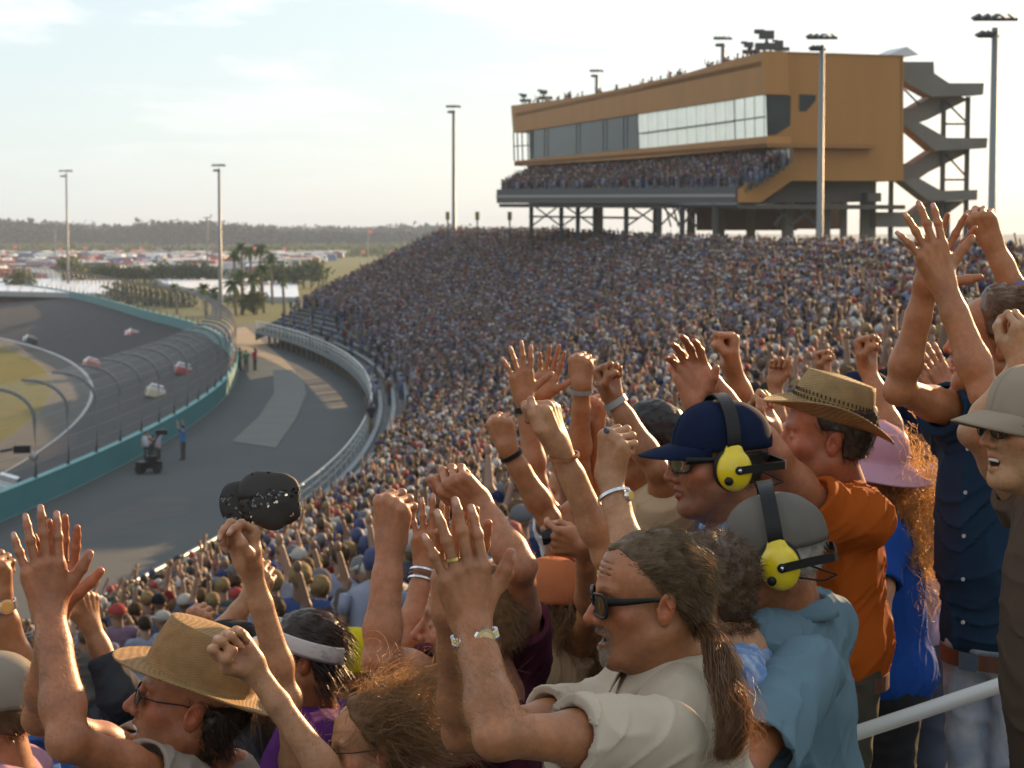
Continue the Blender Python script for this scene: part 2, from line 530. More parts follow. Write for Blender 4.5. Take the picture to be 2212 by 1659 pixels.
g = MB(); g.sheet(ring(426.0, ZI + .03, 426.35, ZI + .135, -.6, 1.2, 400)); struct('track_edge_line', g, m_white)

# stand geometry -----------------------------------------------------
X0, D0, RN, RF, WMAX = -7.8, 95.0, 240.0, 400.0, 25.6
NROW, PITCHR, SLOPE, ZDECK = 32, 0.8, 0.359, 1.5
def row_pt(w, s):
    w = np.asarray(w, float); s = np.asarray(s, float)
    Rr = np.where(s < 0, RN, RF); a = s / Rr
    return X0 - Rr + (Rr + w) * np.cos(a), D0 + (Rr + w) * np.sin(a)
def sm(x): x = np.clip(x, 0, 1); return x * x * (3 - 2 * x)
def row_z(w, s):
    return ZDECK + np.floor(np.asarray(w) / PITCHR + 1e-6) * PITCHR * SLOPE + np.asarray(w) / 24 * 0.75 * sm((np.asarray(s) - 25) / 100.0)
def w_of(x, y):
    Rr = np.where(y < D0, RN, RF)
    return np.hypot(x - (X0 - Rr), y - D0) - Rr
def s_of(x, y):
    Rr = np.where(y < D0, RN, RF)
    return np.arctan2(y - D0, x - (X0 - Rr)) * Rr
def s_end(w): return RF * (0.325 + 0.028 * np.asarray(w) / 24)

# service road strip between wall and stand
a = np.linspace(-.25, .36, 200)
def strip(w0, w1, z, s0, s1, n=160):
    s = np.linspace(s0, s1, n)
    P = np.zeros((n, 2, 3))
    for k, w in enumerate((w1, w0)):
        x, y = row_pt(w, s); P[:, k, 0] = x; P[:, k, 1] = y
    P[..., 2] = z
    return P
# gravel yard: from the wall out to under the stand
g = MB()
aa = np.linspace(-.5, .34, 220)
P = np.zeros((220, 2, 3))
for k, rr in enumerate((RW + 30.0, RW + 0.34)):
    P[:, k, 0] = TC[0] + rr * np.cos(aa); P[:, k, 1] = TC[1] + rr * np.sin(aa)
P[..., 2] = .004
g.sheet(P); struct('service_yard', g, m_gravel)
g = MB()
pts = [(500, 955), (596, 968), (640, 905), (662, 850), (655, 818), (632, 800), (590, 800), (592, 850), (560, 900)]
P3 = [G(u, v, .012) for u, v in pts]
g.prism(P3, (0, 0, .035)); struct('concrete_ramp', g, m_conc)
g = MB()
L_ = [(492, 712), (506, 745), (516, 780), (540, 820)]; R_ = [(530, 706), (575, 745), (612, 775), (640, 803)]
P = np.array([[tuple(G(u, v, .008)) for u, v in q] for q in (R_, L_)]).transpose(1, 0, 2)
g.sheet(P); struct('sandy_path', g, m_sand)
g = MB()
pts = [(210, 1118), (300, 1085), (345, 1068), (400, 1072), (420, 1085), (395, 1100), (418, 1108), (352, 1120), (300, 1128), (240, 1150), (150, 1190), (120, 1180)]
g.prism([G(u, v, .007) for u, v in pts], (0, 0, .003)); struct('dark_gravel_patch', g, m_dark_gravel)  # irregular patch, darker than the gravel of the yard around it

# outer wall -----------------------------------------------------------
aw = np.linspace(-.35, 1.15, 420)
def arc_strip(prof, a, c=TC):
    """closed profile [(r,z)] swept about the turn's centre"""
    pr = np.array(prof + [prof[0]])
    P = np.zeros((len(a), len(pr), 3))
    q = pr[None, :, 0] + DR(a)[:, None]
    P[..., 0] = c[0] + q * np.cos(a)[:, None]; P[..., 1] = c[1] + q * np.sin(a)[:, None]; P[..., 2] = pr[None, :, 1]
    return P
m_teal2 = mat('teal_wall_cap', (0.085, 0.27, 0.28), 0.55, 0.4, var=0.1, scale=1)
wall = empty('retaining_wall', (TC[0] + RW, TC[1], 0), 'low teal painted concrete wall curving round the outside of the track', 'wall')
g = MB(); g.sheet(arc_strip([(RW, -.4), (RW + .3, -.4), (RW + .3, 1.2), (RW, 1.2)], aw)); g.build('wall_face', m_teal, wall)
g = MB(); g.sheet(arc_strip([(RW - .03, 1.203), (RW + .33, 1.203), (RW + .33, 1.27), (RW - .03, 1.27)], aw)); g.build('wall_cap', m_teal2, wall)

# catch fence ------------------------------------------------------------
m_post = mat('fence_post_steel', (0.13, 0.135, 0.14), 0.5, 0.5, var=0.1, scale=3)
m_galv = mat('galvanised_wire', (0.25, 0.25, 0.24), 0.5, 0.4, metal=0.2)
m_mesh = mat('chain_link_mesh', (0.45, 0.44, 0.42), 0.5, 0.4, alpha=0.09)
fence = empty('catch_fence', (TC[0] + RW, TC[1], 0), 'tall wire catch fence with hooked steel posts above the teal track wall', 'fence')
def hook(a, h=2.7, rad=1.9, nseg=8):
    """post rising from the wall top, curving inwards over the track"""
    pts = [(0, 1.25), (0.03, 1.25 + h * .5), (0, 1.25 + h)]
    for k in range(1, nseg + 1):
        t = k / nseg * R(78)
        pts.append((-rad * (1 - math.cos(t)), 1.25 + h + rad * math.sin(t) * .72))
    pts.append((pts[-1][0] - .7, pts[-1][1] + .06))
    q = RW + .15 + float(DR(a))
    return [(TC[0] + (q + r) * math.cos(a), TC[1] + (q + r) * math.sin(a), z) for r, z in pts]
da = 5.3 / RW
apost = np.arange(-0.115, 0.98, da)
for a_ in apost:
    g = MB(); g.tube(hook(a_), 0.09, 6); g.build('post', m_post, fence, smooth=True)
am = np.linspace(apost[0], apost[-1], 260)
HP = np.array([hook(a_) for a_ in am])
g = MB()
for k in (2, 4, 6, 8, 10, 11):
    g.tube(HP[:, k], 0.006, 3, cap=False)
for zz_ in (1.9, 2.6, 3.3):
    q = HP[:, 0].copy(); q[:, 2] = zz_; g.tube(q, 0.006, 3, cap=False)
g.build('cable', m_galv, fence)
g = MB(); g.sheet(HP + np.array([0, 0, 0.0])); g.build('wire_mesh', m_mesh, fence)

# ================================================================== grandstand
m_alu = mat('bench_aluminium', (0.13, 0.16, 0.18), 0.6, 0.4, metal=0.1, var=0.12, scale=0.6)
m_riser = mat('stand_concrete', (0.09, 0.10, 0.11), 0.85, 0.2, var=0.15, scale=0.5)
m_front = mat('stand_front_panel', (0.12, 0.15, 0.16), 0.6, 0.3, var=0.12, scale=0.5)
m_rail = mat('rail_steel', (0.42, 0.44, 0.44), 0.4, 0.4, metal=0.3)
m_dark = mat('understand_dark_steel', (0.09, 0.085, 0.075), 0.8, 0.2)  # plain dark brown-grey for the parts beneath stand and terrace
stand = empty('grandstand', (X0, D0, 0), 'huge curving open grandstand packed with spectators beside the track', 'grandstand')
def sweep_rows(prof_of_w, smax_w):
    pass
g = MB(); b = MB()
for i in range(NROW):
    w0, w1 = i * PITCHR, (i + 1) * PITCHR
    s = np.linspace(-108, float(s_end(w0)), 150)
    z = row_z(w0 + .01, s); zn = row_z(w1 + .01, s)
    P = np.zeros((150, 3, 3))
    for k, (w, zq) in enumerate(((w0, z), (w1, z), (w1, zn))):
        x, y = row_pt(w, s); P[:, k, 0] = x; P[:, k, 1] = y; P[:, k, 2] = zq
    g.sheet(P)
    # bench plank on each tier
    for wa, wb, dz in ((w1 - .30, w1 - .04, .42),):
        x0, y0 = row_pt(wa, s); x1, y1 = row_pt(wb, s)
        Q = np.zeros((150, 5, 3))
        for k, (x, y, h) in enumerate(((x0, y0, dz), (x1, y1, dz), (x1, y1, dz - .04), (x0, y0, dz - .04), (x0, y0, dz))):
            Q[:, k, 0] = x; Q[:, k, 1] = y; Q[:, k, 2] = z + h
        b.sheet(Q)
# end gable and the back skirt
g.build('tiers', m_riser, stand)
b.build('bench', m_alu, stand)
g = MB()
ends = []
for i in range(NROW + 1):
    w = min(i * PITCHR, NROW * PITCHR); x, y = row_pt(w, s_end(w)); ends.append((float(x), float(y), float(row_z(w + .01, s_end(w)))))
P = np.array([[(x, y, z), (x, y, max(z - 1.2, 0))] for x, y, z in ends]); g.sheet(P)
g.build('end_fascia', m_front, stand)
g = MB()
s = np.linspace(-60, float(s_end(0)), 120)
x, y = row_pt(-0.02, s)
P = np.zeros((120, 2, 3)); P[..., 0] = x[:, None]; P[..., 1] = y[:, None]; P[:, 0, 2] = ZDECK + .003; P[:, 1, 2] = ZDECK - .32
g.sheet(P); g.build('front_fascia', m_front, stand)
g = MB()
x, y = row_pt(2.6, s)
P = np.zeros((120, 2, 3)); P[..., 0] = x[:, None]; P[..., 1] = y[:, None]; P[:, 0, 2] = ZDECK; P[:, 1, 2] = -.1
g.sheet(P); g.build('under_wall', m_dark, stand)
m_col = mat('support_column', (0.20, 0.17, 0.13), 0.8, 0.3)
for sv in np.arange(20, 128, 3.2):
    x, y = row_pt(0.7, sv)
    g = MB(); g.box((float(x), float(y), ZDECK / 2 - .1), (.28, .28, ZDECK + .2)); g.build('support_column', m_col, stand)
# front railing
rail = empty('front_railing', (X0, D0, ZDECK), 'long pale steel railing along the front edge of the grandstand', 'railing')
s = np.linspace(-85, float(s_end(0)), 200)
for zr, rr in ((1.0, .06), (.68, .03), (.38, .022)):
    x, y = row_pt(0.08, s); g = MB(); g.tube(np.stack([x, y, np.full_like(x, ZDECK + zr)], -1), rr, 6); g.build('rail', m_rail, rail, smooth=True)
ps = [(sv) for sv in np.arange(-84, 128, 2.4)]
for sv in ps:
    x, y = row_pt(0.08, sv); g = MB(); g.box((float(x), float(y), ZDECK + .5), (.06, .06, 1.0)); g.build('post', m_rail, rail)
s = np.linspace(-85, float(s_end(0)), 160); x, y = row_pt(0.11, s)
P = np.zeros((160, 2, 3)); P[..., 0] = x[:, None]; P[..., 1] = y[:, None]; P[:, 0, 2] = ZDECK + .97; P[:, 1, 2] = ZDECK + .03
g = MB(); g.sheet(P); g.build('rail_mesh', mat('rail_mesh', (.45, .5, .5), .5, .4, alpha=.14), rail)
# ================================================================== crowd
def sphere_lp(c, r, n=6, m=4):
    V = [(c[0], c[1], c[2] - r[2])]; F = []
    for i in range(1, m):
        t = math.pi * i / m
        for j in range(n):
            a = 2 * math.pi * j / n
            V.append((c[0] + r[0] * math.sin(t) * math.cos(a), c[1] + r[1] * math.sin(t) * math.sin(a), c[2] - r[2] * math.cos(t)))
    V.append((c[0], c[1], c[2] + r[2]))
    for j in range(n):
        F.append((0, 1 + (j + 1) % n, 1 + j))
    for i in range(m - 2):
        for j in range(n):
            a = 1 + i * n + j; b = 1 + i * n + (j + 1) % n
            F.append((a, b, b + n)); F.append((a, b + n, a + n))
    l = len(V) - 1; s0 = 1 + (m - 2) * n
    for j in range(n): F.append((s0 + j, s0 + (j + 1) % n, l))
    return np.array(V), np.array(F)
def tube_lp(pts, rs, n=5, flat=1.0):
    P = np.array(pts, float); V = []; F = []
    for i, p in enumerate(P):
        t = P[min(i + 1, len(P) - 1)] - P[max(i - 1, 0)]; t /= np.linalg.norm(t)
        ref = np.array([1.0, 0, 0]) if abs(t[0]) < .8 else np.array([0, 1.0, 0])
        b = np.cross(t, ref); b /= np.linalg.norm(b); a_ = np.cross(b, t)
        for j in range(n):
            a = 2 * math.pi * j / n
            V.append(p + rs[i] * (math.cos(a) * a_ + flat * math.sin(a) * b))
    for i in range(len(P) - 1):
        for j in range(n):
            a = i * n + j; b = i * n + (j + 1) % n
            F.append((a, b, b + n)); F.append((a, b + n, a + n))
    m = len(V); V.append(P[0]); V.append(P[-1])
    for j in range(n):
        F.append((m, (j + 1) % n, j)); F.append((m + 1, (len(P) - 1) * n + j, (len(P) - 1) * n + (j + 1) % n))
    return np.array(V), np.array(F)
def lp_person(pose, low=False):
    """faces +Y; parts coloured by slot 0 skin 1 hair or cap 2 shirt 3 trousers"""
    Vs, Fs, Sl = [], [], []
    def put(VF, s):
        o = sum(len(v) for v in Vs); Vs.append(VF[0]); Fs.append(VF[1] + o); Sl.append(np.full(len(VF[0]), s))
    put(sphere_lp((0, .02, 1.60), (.075, .095, .115)), 0)
    v = sphere_lp((0, -.012, 1.645), (.088, .105, .10)); put(v, 1)
    if pose % 3 == 1:      # cap peak
        put((np.array([(-.07, .08, 1.66), (.07, .08, 1.66), (.05, .19, 1.64), (-.05, .19, 1.64), (0, .1, 1.69)]), np.array([(0, 1, 2), (0, 2, 3), (0, 3, 4), (3, 2, 4), (2, 1, 4)])), 1)
    put(tube_lp([(0, 0, .88), (0, 0, 1.05), (0, 0, 1.28), (0, 0, 1.42), (0, 0, 1.49)], [.15, .155, .19, .19, .07], 6, .62), 2)
    put(tube_lp([(-.09, 0, 0), (-.09, 0, .5), (-.08, 0, .92)], [.06, .075, .1], 4), 3)
    put(tube_lp([(.09, 0, 0), (.09, 0, .5), (.08, 0, .92)], [.06, .075, .1], 4), 3)
    for sx in (-1, 1):
        sh = np.array([.19 * sx, 0, 1.4])
        k = pose if sx > 0 else (pose * 7 + 3) % 8
        if pose > 1 and k in (1, 5, 3): k = 2 if sx > 0 else 7
        if k in (0, 4): el, ha = sh + (.04 * sx, .02, -.27), sh + (.02 * sx, .16, -.46)
        elif k in (1, 5): el, ha = sh + (.08 * sx, .12, .22), sh + (.04 * sx, .16, .48)
        elif k == 2: el, ha = sh + (.06 * sx, .2, -.14), sh + (-.12 * sx, .3, .06)
        elif k == 3: el, ha = sh + (.16 * sx, .05, .12), sh + (.10 * sx, .16, .36)
        elif k == 6: el, ha = sh + (.10 * sx, .16, -.2), sh + (-.1 * sx, .25, -.1)
        else: el, ha = sh + (.05 * sx, .0, -.28), sh + (.08 * sx, .04, -.55)
        put(tube_lp([sh, (sh + el) / 2], [.055, .055], 4), 2)
        put(tube_lp([(sh + el) / 2, el, ha, ha + (ha - el) * .25], [.043, .04, .03, .04], 4), 0)
    return np.concatenate(Vs), np.concatenate(Fs), np.concatenate(Sl)
TPL = [lp_person(k) for k in range(8)]
SKINS = .55 * np.array([(.42, .24, .16), (.36, .20, .13), (.46, .28, .20), (.22, .12, .07), (.33, .19, .12)])
HAIRS = np.array([(.03, .02, .014), (.06, .035, .02), (.10, .06, .03), (.22, .15, .07), (.4, .4, .4), (.28, .05, .045), (.04, .05, .12), (.015, .015, .018), (.35, .33, .30), (.12, .12, .13)])
SHIRTS = .35 * np.array([.88, .94, 1.2]) * np.array([(.68, .68, .70), (.62, .62, .68), (.50, .53, .62), (.30, .31, .34), (.05, .05, .06), (.06, .08, .18), (.13, .20, .38), (.40, .05, .04), (.30, .035, .04), (.55, .40, .16), (.10, .11, .10), (.34, .28, .2), (.45, .18, .08), (.22, .26, .20), (.55, .35, .40), (.10, .10, .12)])
SHP = np.array([20, 13, 12, 9, 11, 10, 9, 4, 2, 2, 4, 4, 1, 2, 2, 7], float); SHP /= SHP.sum()
PANTS = np.array([(.07, .10, .18), (.05, .05, .06), (.22, .19, .13), (.10, .10, .11), (.12, .16, .25)])
def crowd_mesh(name, pos, face, mats_, parent=None):
    """pos (n,3); face angle (n) ; one mesh"""
    n = len(pos); Vs, Fs, Cs = [], [], []; off = 0
    kind = rng.integers(0, 8, n); sc = rng.normal(1.0, .045, n)
    for k in range(8):
        I = np.where(kind == k)[0]
        if not len(I): continue
        V, F, S = TPL[k]
        c, s_ = np.cos(face[I]), np.sin(face[I])
        x = V[None, :, 0] * c[:, None] - V[None, :, 1] * s_[:, None]
        y = V[None, :, 0] * s_[:, None] + V[None, :, 1] * c[:, None]
        lean = rng.normal(0, .03, (len(I), 2))
        z = np.broadcast_to(V[None, :, 2], x.shape)
        P = np.stack([x + z * lean[:, :1], y + z * lean[:, 1:], z], -1) * sc[I][:, None, None] + pos[I][:, None]
        pal = np.stack([SKINS[rng.integers(0, 5, len(I))], HAIRS[rng.integers(0, 10, len(I))], SHIRTS[rng.choice(16, len(I), p=SHP)], PANTS[rng.integers(0, 5, len(I))]], 1)
        C = pal[:, S]
        Vs.append(P.reshape(-1, 3)); Cs.append(C.reshape(-1, 3))
        Fs.append((F[None] + (np.arange(len(I)) * len(V))[:, None, None]).reshape(-1, 3) + off); off += len(I) * len(V)
    return mesh_np(name, np.concatenate(Vs), np.concatenate(Fs), mats_, parent, smooth=True, col=np.concatenate(Cs))
m_crowd = mat('spectator_clothes_and_skin', rough=.7, spec=.35, attr=True, trans=.05)
px, py, pz, pw = [], [], [], []
for i in range(NROW):
    w = i * PITCHR + .38
    s = np.arange(-80 + rng.random() * .3, float(s_end(w)) - .3, .46)
    s = s + rng.normal(0, .07, len(s)); ww = w + rng.normal(0, .06, len(s))
    keep = rng.random(len(s)) < .96
    empty_w = 2.7 + 1.7 * (1 - sm((s + 28) / 16.0)) + 3.2 * np.clip((s - 52) / 60, 0, 1) + rng.normal(0, 1.0, len(s)) * np.clip((s - 30) / 30, 0, 1)
    keep &= ~((w < empty_w) & (rng.random(len(s)) > .05 * (s > 10)))
    aisle = (np.abs((s + i * .0) % 14.0 - 7) < .45) & (s < 200)
    keep &= ~(aisle & (rng.random(len(s)) < .6))
    s, ww = s[keep], ww[keep]
    x, y = row_pt(ww, s)
    px.append(x); py.append(y); pz.append(row_z(w, s)); pw.append(ww)
CP = np.stack([np.concatenate(px), np.concatenate(py), np.concatenate(pz)], -1)
hu, hv, hd = proj(CP + np.array([0, 0, 1.6]))
fu, fv, fd = proj(CP + np.array([0, 0, 0.9]))
ok = (hd > 13.5) & (hu > -60) & (hu < 2290) & (hv < 1720)
ok &= ~((hu < 560) & (hd < 23)) & ~((hu > 1150) & (hd < 16))
CP = CP[ok]; hu, hv, hd = hu[ok], hv[ok], hd[ok]
print('crowd', len(CP))
tgt = np.stack([TC[0] + 425 * np.cos(.2) - CP[:, 0] + 0, TC[1] + 425 * np.sin(.2) - CP[:, 1]], -1)
FACE = np.arctan2(tgt[:, 1], tgt[:, 0]) - math.pi / 2 + rng.normal(0, .45, len(CP))
# what the photo shows of the near ones: left of the foreground people
near = hd.copy(); near[(hu < -10) | (hu > 2230) | (hv > 1500)] = 1e9
near[(hv > 1130) & (hu > 760)] = 1e9; near[(hv > 930) & (hu > 1400)] = 1e9
order = np.argsort(near)[:288]
IND = np.zeros(len(CP), bool); IND[order] = True
rest = ~IND
tag(crowd_mesh('crowd', CP[rest], FACE[rest], m_crowd), 'dense mass of distant spectators filling the tiers of the grandstand', 'crowd', kind='stuff')
# ================================================================== suite building
m_or = mat('ochre_metal_cladding', (0.36, 0.165, 0.042), 0.55, 0.3, var=0.09, scale=0.35, stretch=(1.5, 1.5, .25))
m_or2 = mat('ochre_soffit', (0.30, 0.14, 0.05), 0.7, 0.2, var=0.06, scale=0.4)
m_dgl = mat('dark_suite_glass', (0.022, 0.030, 0.028), 0.12, 0.22, var=0.4, scale=.4)
m_bgl = mat('mirrored_suite_glass', (0.93, 0.92, 0.82), 0.3, 0.8, metal=0.85, var=0.06, scale=1.0)
m_steel = mat('dark_frame_steel', (0.06, 0.062, 0.065), 0.6, 0.4)
m_sconc = mat('stair_concrete', (0.17, 0.155, 0.14), 0.85, 0.2, var=0.12, scale=.5)
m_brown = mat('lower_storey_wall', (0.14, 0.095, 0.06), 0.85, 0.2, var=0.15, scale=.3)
def cp(x, y): return (995.4 + x * .55, y * .55)
C0 = W(1645, 500, 150); L0 = W(1103, 500, 210)
C0 = np.array([C0.x, C0.y]); L0 = np.array([L0.x, L0.y])
fdir = (L0 - C0) / np.linalg.norm(L0 - C0)               # along the facade, away
fout = np.array([-fdir[1], fdir[0]])                      # which side is out (toward the stand)
if fout @ (np.array([-10, 100]) - C0) < 0: fout = -fout
edir = -fout                                              # along the end wall, to the right
eout = -fdir                                              # toward the camera
def on_plane(u, v, P0, n):
    p = W(u, v, 1.0); r = np.array(p) - np.array([0, 0, CAMZ])
    t = (n @ P0) / (n @ r[:2])
    return Vector((r[0] * t, r[1] * t, CAMZ + r[2] * t))
def fac(x, y, off=0.0): u, v = cp(x, y); return on_plane(u, v, C0 + fout * off, fout)
def end(x, y, off=0.0): u, v = cp(x, y); return on_plane(u, v, C0 + eout * off, eout)
V3 = lambda a, k: Vector((a[0] * k, a[1] * k, 0))
bld = empty('suite_building', (C0[0], C0[1], 0), 'ochre clad suite tower with a slanting glass band above the grandstand', 'building')
# facade bands
g = MB()
g.prism([fac(197, 415), fac(440, 384), fac(600, 353), fac(870, 292), fac(1050, 238), fac(1190, 205), fac(1195, 370), fac(205, 522)], V3(fout, -2.0))
g.prism([fac(210, 632), fac(1200, 535), fac(1205, 577), fac(700, 622), fac(210, 652)], V3(fout, -2.0))
g.build('facade_band', m_or, bld)
g = MB()
g.prism([end(1190, 205), end(1735, 222), end(1725, 710), end(1300, 710), end(1180, 795), end(1092, 795), end(1092, 745), end(1290, 632), end(1290, 573), end(1205, 545), end(1195, 370)], V3(eout, -1.2))
g.build('end_wall', m_or, bld)
g = MB(); q = [end(1740, 222, .02), end(1725, 712, .02), end(1725, 712), end(1740, 222)]
g.prism([end(1194, 200, .06), end(1738, 217, .06), end(1738, 223, .06), end(1194, 207, .06)], V3(eout, -1.5)); g.build('roof_coping', m_or2, bld)
def pane(name, pts, m, f=fac, off=-.25, par=bld, th=.1):
    g = MB(); d = fout if f is fac else eout
    g.prism([f(x, y, off) for x, y in pts], V3(d, -th)); return g.build(name, m, par)
pane('window', [(272, 512), (695, 447), (700, 583), (272, 625)], m_dgl)
pane('window', [(697, 447), (1070, 392), (1075, 553), (702, 583)], m_bgl)
pane('window', [(1073, 392), (1193, 372), (1198, 535), (1077, 552)], m_bgl, off=-.1)
w_ = pane('window', [(1199, 374), (1297, 376), (1294, 492), (1237, 530), (1201, 530)], m_dgl, end, .05, th=.04)
pane('window', [(1330, 370), (1395, 373), (1393, 396), (1357, 437), (1330, 437)], m_dgl, end, .05, th=.04)
g = MB()
for x in np.linspace(697, 1190, 14):
    y0 = 447 + (x - 697) / 496 * (372 - 447); y1 = 583 + (x - 697) / 496 * (535 - 583)
    g.tube([fac(x, y0, -.08), fac(x + 2, y1, -.08)], .016, 4)
g.tube([fac(697, 525, -.06), fac(1196, 458, -.06)], .05, 4)
for x in (272, 330, 455, 560, 640): g.tube([fac(x, 510 - (x - 272) * .15, -.08), fac(x, 622 - (x - 272) * .1, -.08)], .05, 4)
g.build('mullion', m_steel, bld)
# glazed corner bay at the far left: open framing with sky behind
g = MB()
for x in (207, 222, 240, 262, 270): g.tube([fac(x, 520 - (x - 207) * .15, -.1), fac(x + 3, 632 - (x - 207) * .1, -.1)], .07, 4)
g.tube([fac(207, 575, -.1), fac(270, 570, -.1)], .06, 4); g.build('bay_frame', m_steel, bld)
# roof slab and inner walls (depth of the building)
DEP = 16.0
def topz(x, y): return fac(x, y).z
g = MB()
ra, rb_ = fac(215, 445), fac(1180, 240)
g.prism([ra, rb_, end(1735, 240) , Vector((end(1735, 240).x + fdir[0] * 62, end(1735, 240).y + fdir[1] * 62, ra.z))], (0, 0, -.4)); g.build('roof', m_or2, bld)
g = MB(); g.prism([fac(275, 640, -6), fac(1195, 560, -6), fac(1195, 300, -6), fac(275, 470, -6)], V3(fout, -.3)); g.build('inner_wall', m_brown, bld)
g = MB()
e0, e1 = end(1725, 222), end(1725, 710)
g.prism([e0, e1, e1 + V3(fdir, 55), e0 + V3(fdir, 55)], V3(edir, .3)); g.build('rear_wall', m_or, bld)
# floor under the windows
g = MB(); g.prism([fac(212, 650), fac(1205, 578), fac(1205, 578) + V3(fout, -9), fac(212, 650) + V3(fout, -9)], (0, 0, .3)); g.build('soffit', m_or2, bld)
# back wall of the terrace with club windows
m_cream = mat('club_window', (.55, .54, .48), .15, .7, metal=.5)
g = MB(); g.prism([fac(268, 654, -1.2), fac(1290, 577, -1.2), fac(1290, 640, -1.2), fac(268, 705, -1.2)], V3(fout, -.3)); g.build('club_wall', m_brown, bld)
for a_, b_ in ((283, 325), (333, 368), (420, 457), (465, 520), (537, 580), (590, 640), (657, 708), (718, 755), (807, 832), (840, 892), (903, 957), (967, 1018), (1033, 1083), (1093, 1132), (1200, 1228), (1238, 1287)):
    yy = lambda x: 660 - (x - 283) / 1000 * 72
    pane('club_window', [(a_, yy(a_)), (b_, yy(b_)), (b_, yy(b_) + 34), (a_, yy(a_) + 34)], m_cream, off=-1.12, th=.05)
# raked terrace
TO = 5.2
tl, tr = fac(268, 700, -1.0), fac(1290, 640, -1.0)
bl, br = on_plane(*cp(150, 762), C0 + fout * TO, fout), end(1092, 752, -.3)
br = Vector((br.x, br.y, br.z))
g = MB(); nst = 9
for k in range(nst):
    t0, t1 = k / nst, (k + 1) / nst
    a0, b0 = bl.lerp(tl, t0), br.lerp(tr, t0); a1, b1 = bl.lerp(tl, t1), br.lerp(tr, t1)
    f = lambda p, z: (p.x, p.y, z)
    g.sheet([[f(a0, a0.z), f(b0, b0.z)], [f(a1, a0.z), f(b1, b0.z)]]); g.sheet([[f(a1, a0.z), f(b1, b0.z)], [f(a1, a1.z), f(b1, b1.z)]])
g.build('terrace', m_riser, bld)
g = MB(); g.prism([bl + Vector((0, 0, .45)), br + Vector((0, 0, .35)), br + Vector((0, 0, -.9)), bl + Vector((0, 0, -.9))], V3(fout, .25)); g.build('terrace_parapet', m_steel, bld)
g = MB(); g.prism([bl + V3(fout, .27) + Vector((0, 0, -.12)), br + V3(fout, .27) + Vector((0, 0, -.18)), br + V3(fout, .27) + Vector((0, 0, -.42)), bl + V3(fout, .27) + Vector((0, 0, -.36))], V3(fout, .05)); g.build('parapet_lamps', m_galv, bld)
g = MB(); z_ = bl.z - .95
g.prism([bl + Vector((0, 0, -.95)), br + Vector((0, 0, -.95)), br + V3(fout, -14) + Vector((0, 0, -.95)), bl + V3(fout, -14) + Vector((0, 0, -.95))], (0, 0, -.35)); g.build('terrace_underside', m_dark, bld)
# terrace crowd positions
TCP = []
for k in range(nst):
    n_ = 105
    for j in range(n_):
        if rng.random() < .9:
            s_ = (j + rng.random() * .6) / n_
            a0, b0 = bl.lerp(tl, k / nst), br.lerp(tr, k / nst); a1, b1 = bl.lerp(tl, (k + 1) / nst), br.lerp(tr, (k + 1) / nst)
            p = a0.lerp(b0, s_).lerp(a1.lerp(b1, s_), .5); p.z = a0.lerp(b0, s_).z
            TCP.append((p.x, p.y, p.z - .35))
ROOF = []
for j in range(46):
    t = rng.random(); x = 235 + t * 930 if rng.random() < .8 else 235 + rng.random() * 200
    y = np.interp(x, [197, 440, 600, 870, 1050, 1190], [415, 384, 353, 292, 238, 205])
    p = fac(x, y, -1.2 - 1.5 * rng.random()); ROOF.append((p.x, p.y, p.z - 1.35 + rng.normal(0, .1)))
A_ = np.array(TCP + ROOF)
tag(crowd_mesh('suite_crowd', A_, rng.normal(R(100), .4, len(A_)), m_crowd), 'small spectators packed on the terrace and roof of the ochre suite building', 'crowd', kind='stuff')
# legs and bracing
zb = row_z(25, 60) - .5
gg = []
def leg(x, y0, y1, off, r=.28, f=fac, m=m_steel):
    a, b = f(x, y0, off), f(x, y1, off); b = Vector((a.x, a.y, 0.0))
    g = MB(); g.box(((a.x), (a.y), (a.z) / 2), (r * 2, r * 2, a.z)); return g.build('column', m, bld)
for x in (277, 395, 460, 527, 650, 780, 870, 1000): leg(x, 800, 890, 2.5, .2)
for x in (545, 770, 905, 1020, 1140, 1280): leg(x, 800, 890, -6, .35, m=m_sconc)
g = MB()
def br_(x0, y0, x1, y1, off, r=.08, f=fac): g.tube([f(x0, y0, off), f(x1, y1, off)], r, 5)
for a_, b_ in ((277, 395), (395, 527), (650, 780), (780, 870), (870, 925)):
    br_(a_, 800, b_, 890, 2.4); br_(b_, 800, a_, 890, 2.4)
for x in (800, 830, 848, 915, 935): br_(x, 800, x + 25, 890, -1)
br_(270, 805, 1090, 805, 2.5, .2); br_(270, 850, 700, 856, -7, .12)
for a_, b_ in ((1230, 1300), (1300, 1400)): br_(a_, 800, b_, 885, -1, .12, end); br_(b_, 800, a_, 885, -1, .12, end)
g.build('cross_brace', m_steel, bld)
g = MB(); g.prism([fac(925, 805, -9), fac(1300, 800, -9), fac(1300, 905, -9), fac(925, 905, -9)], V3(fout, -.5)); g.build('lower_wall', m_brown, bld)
g = MB(); g.prism([end(1190, 800, -3), end(1300, 712, -3), end(1620, 712, -3), end(1618, 792, -3), end(1190, 797, -3)], V3(eout, -10)); g.build('under_deck', m_sconc, bld)
for x, r in ((1290, .35), (1425, .5), (1600, .55), (1505, .25)): leg(x, 712, 890, -3.5, r, end, m_sconc)
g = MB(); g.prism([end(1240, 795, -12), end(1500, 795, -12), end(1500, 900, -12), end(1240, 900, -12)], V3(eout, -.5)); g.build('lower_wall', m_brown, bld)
g = MB(); g.prism([end(1598, 757, -2), end(1652, 757, -2), end(1652, 792, -2), end(1598, 792, -2)], V3(eout, -1.5)); g.prism([end(1630, 833, -2), end(1766, 833, -2), end(1766, 892, -2), end(1630, 892, -2)], V3(eout, -2)); g.build('lower_landing', m_sconc, bld)
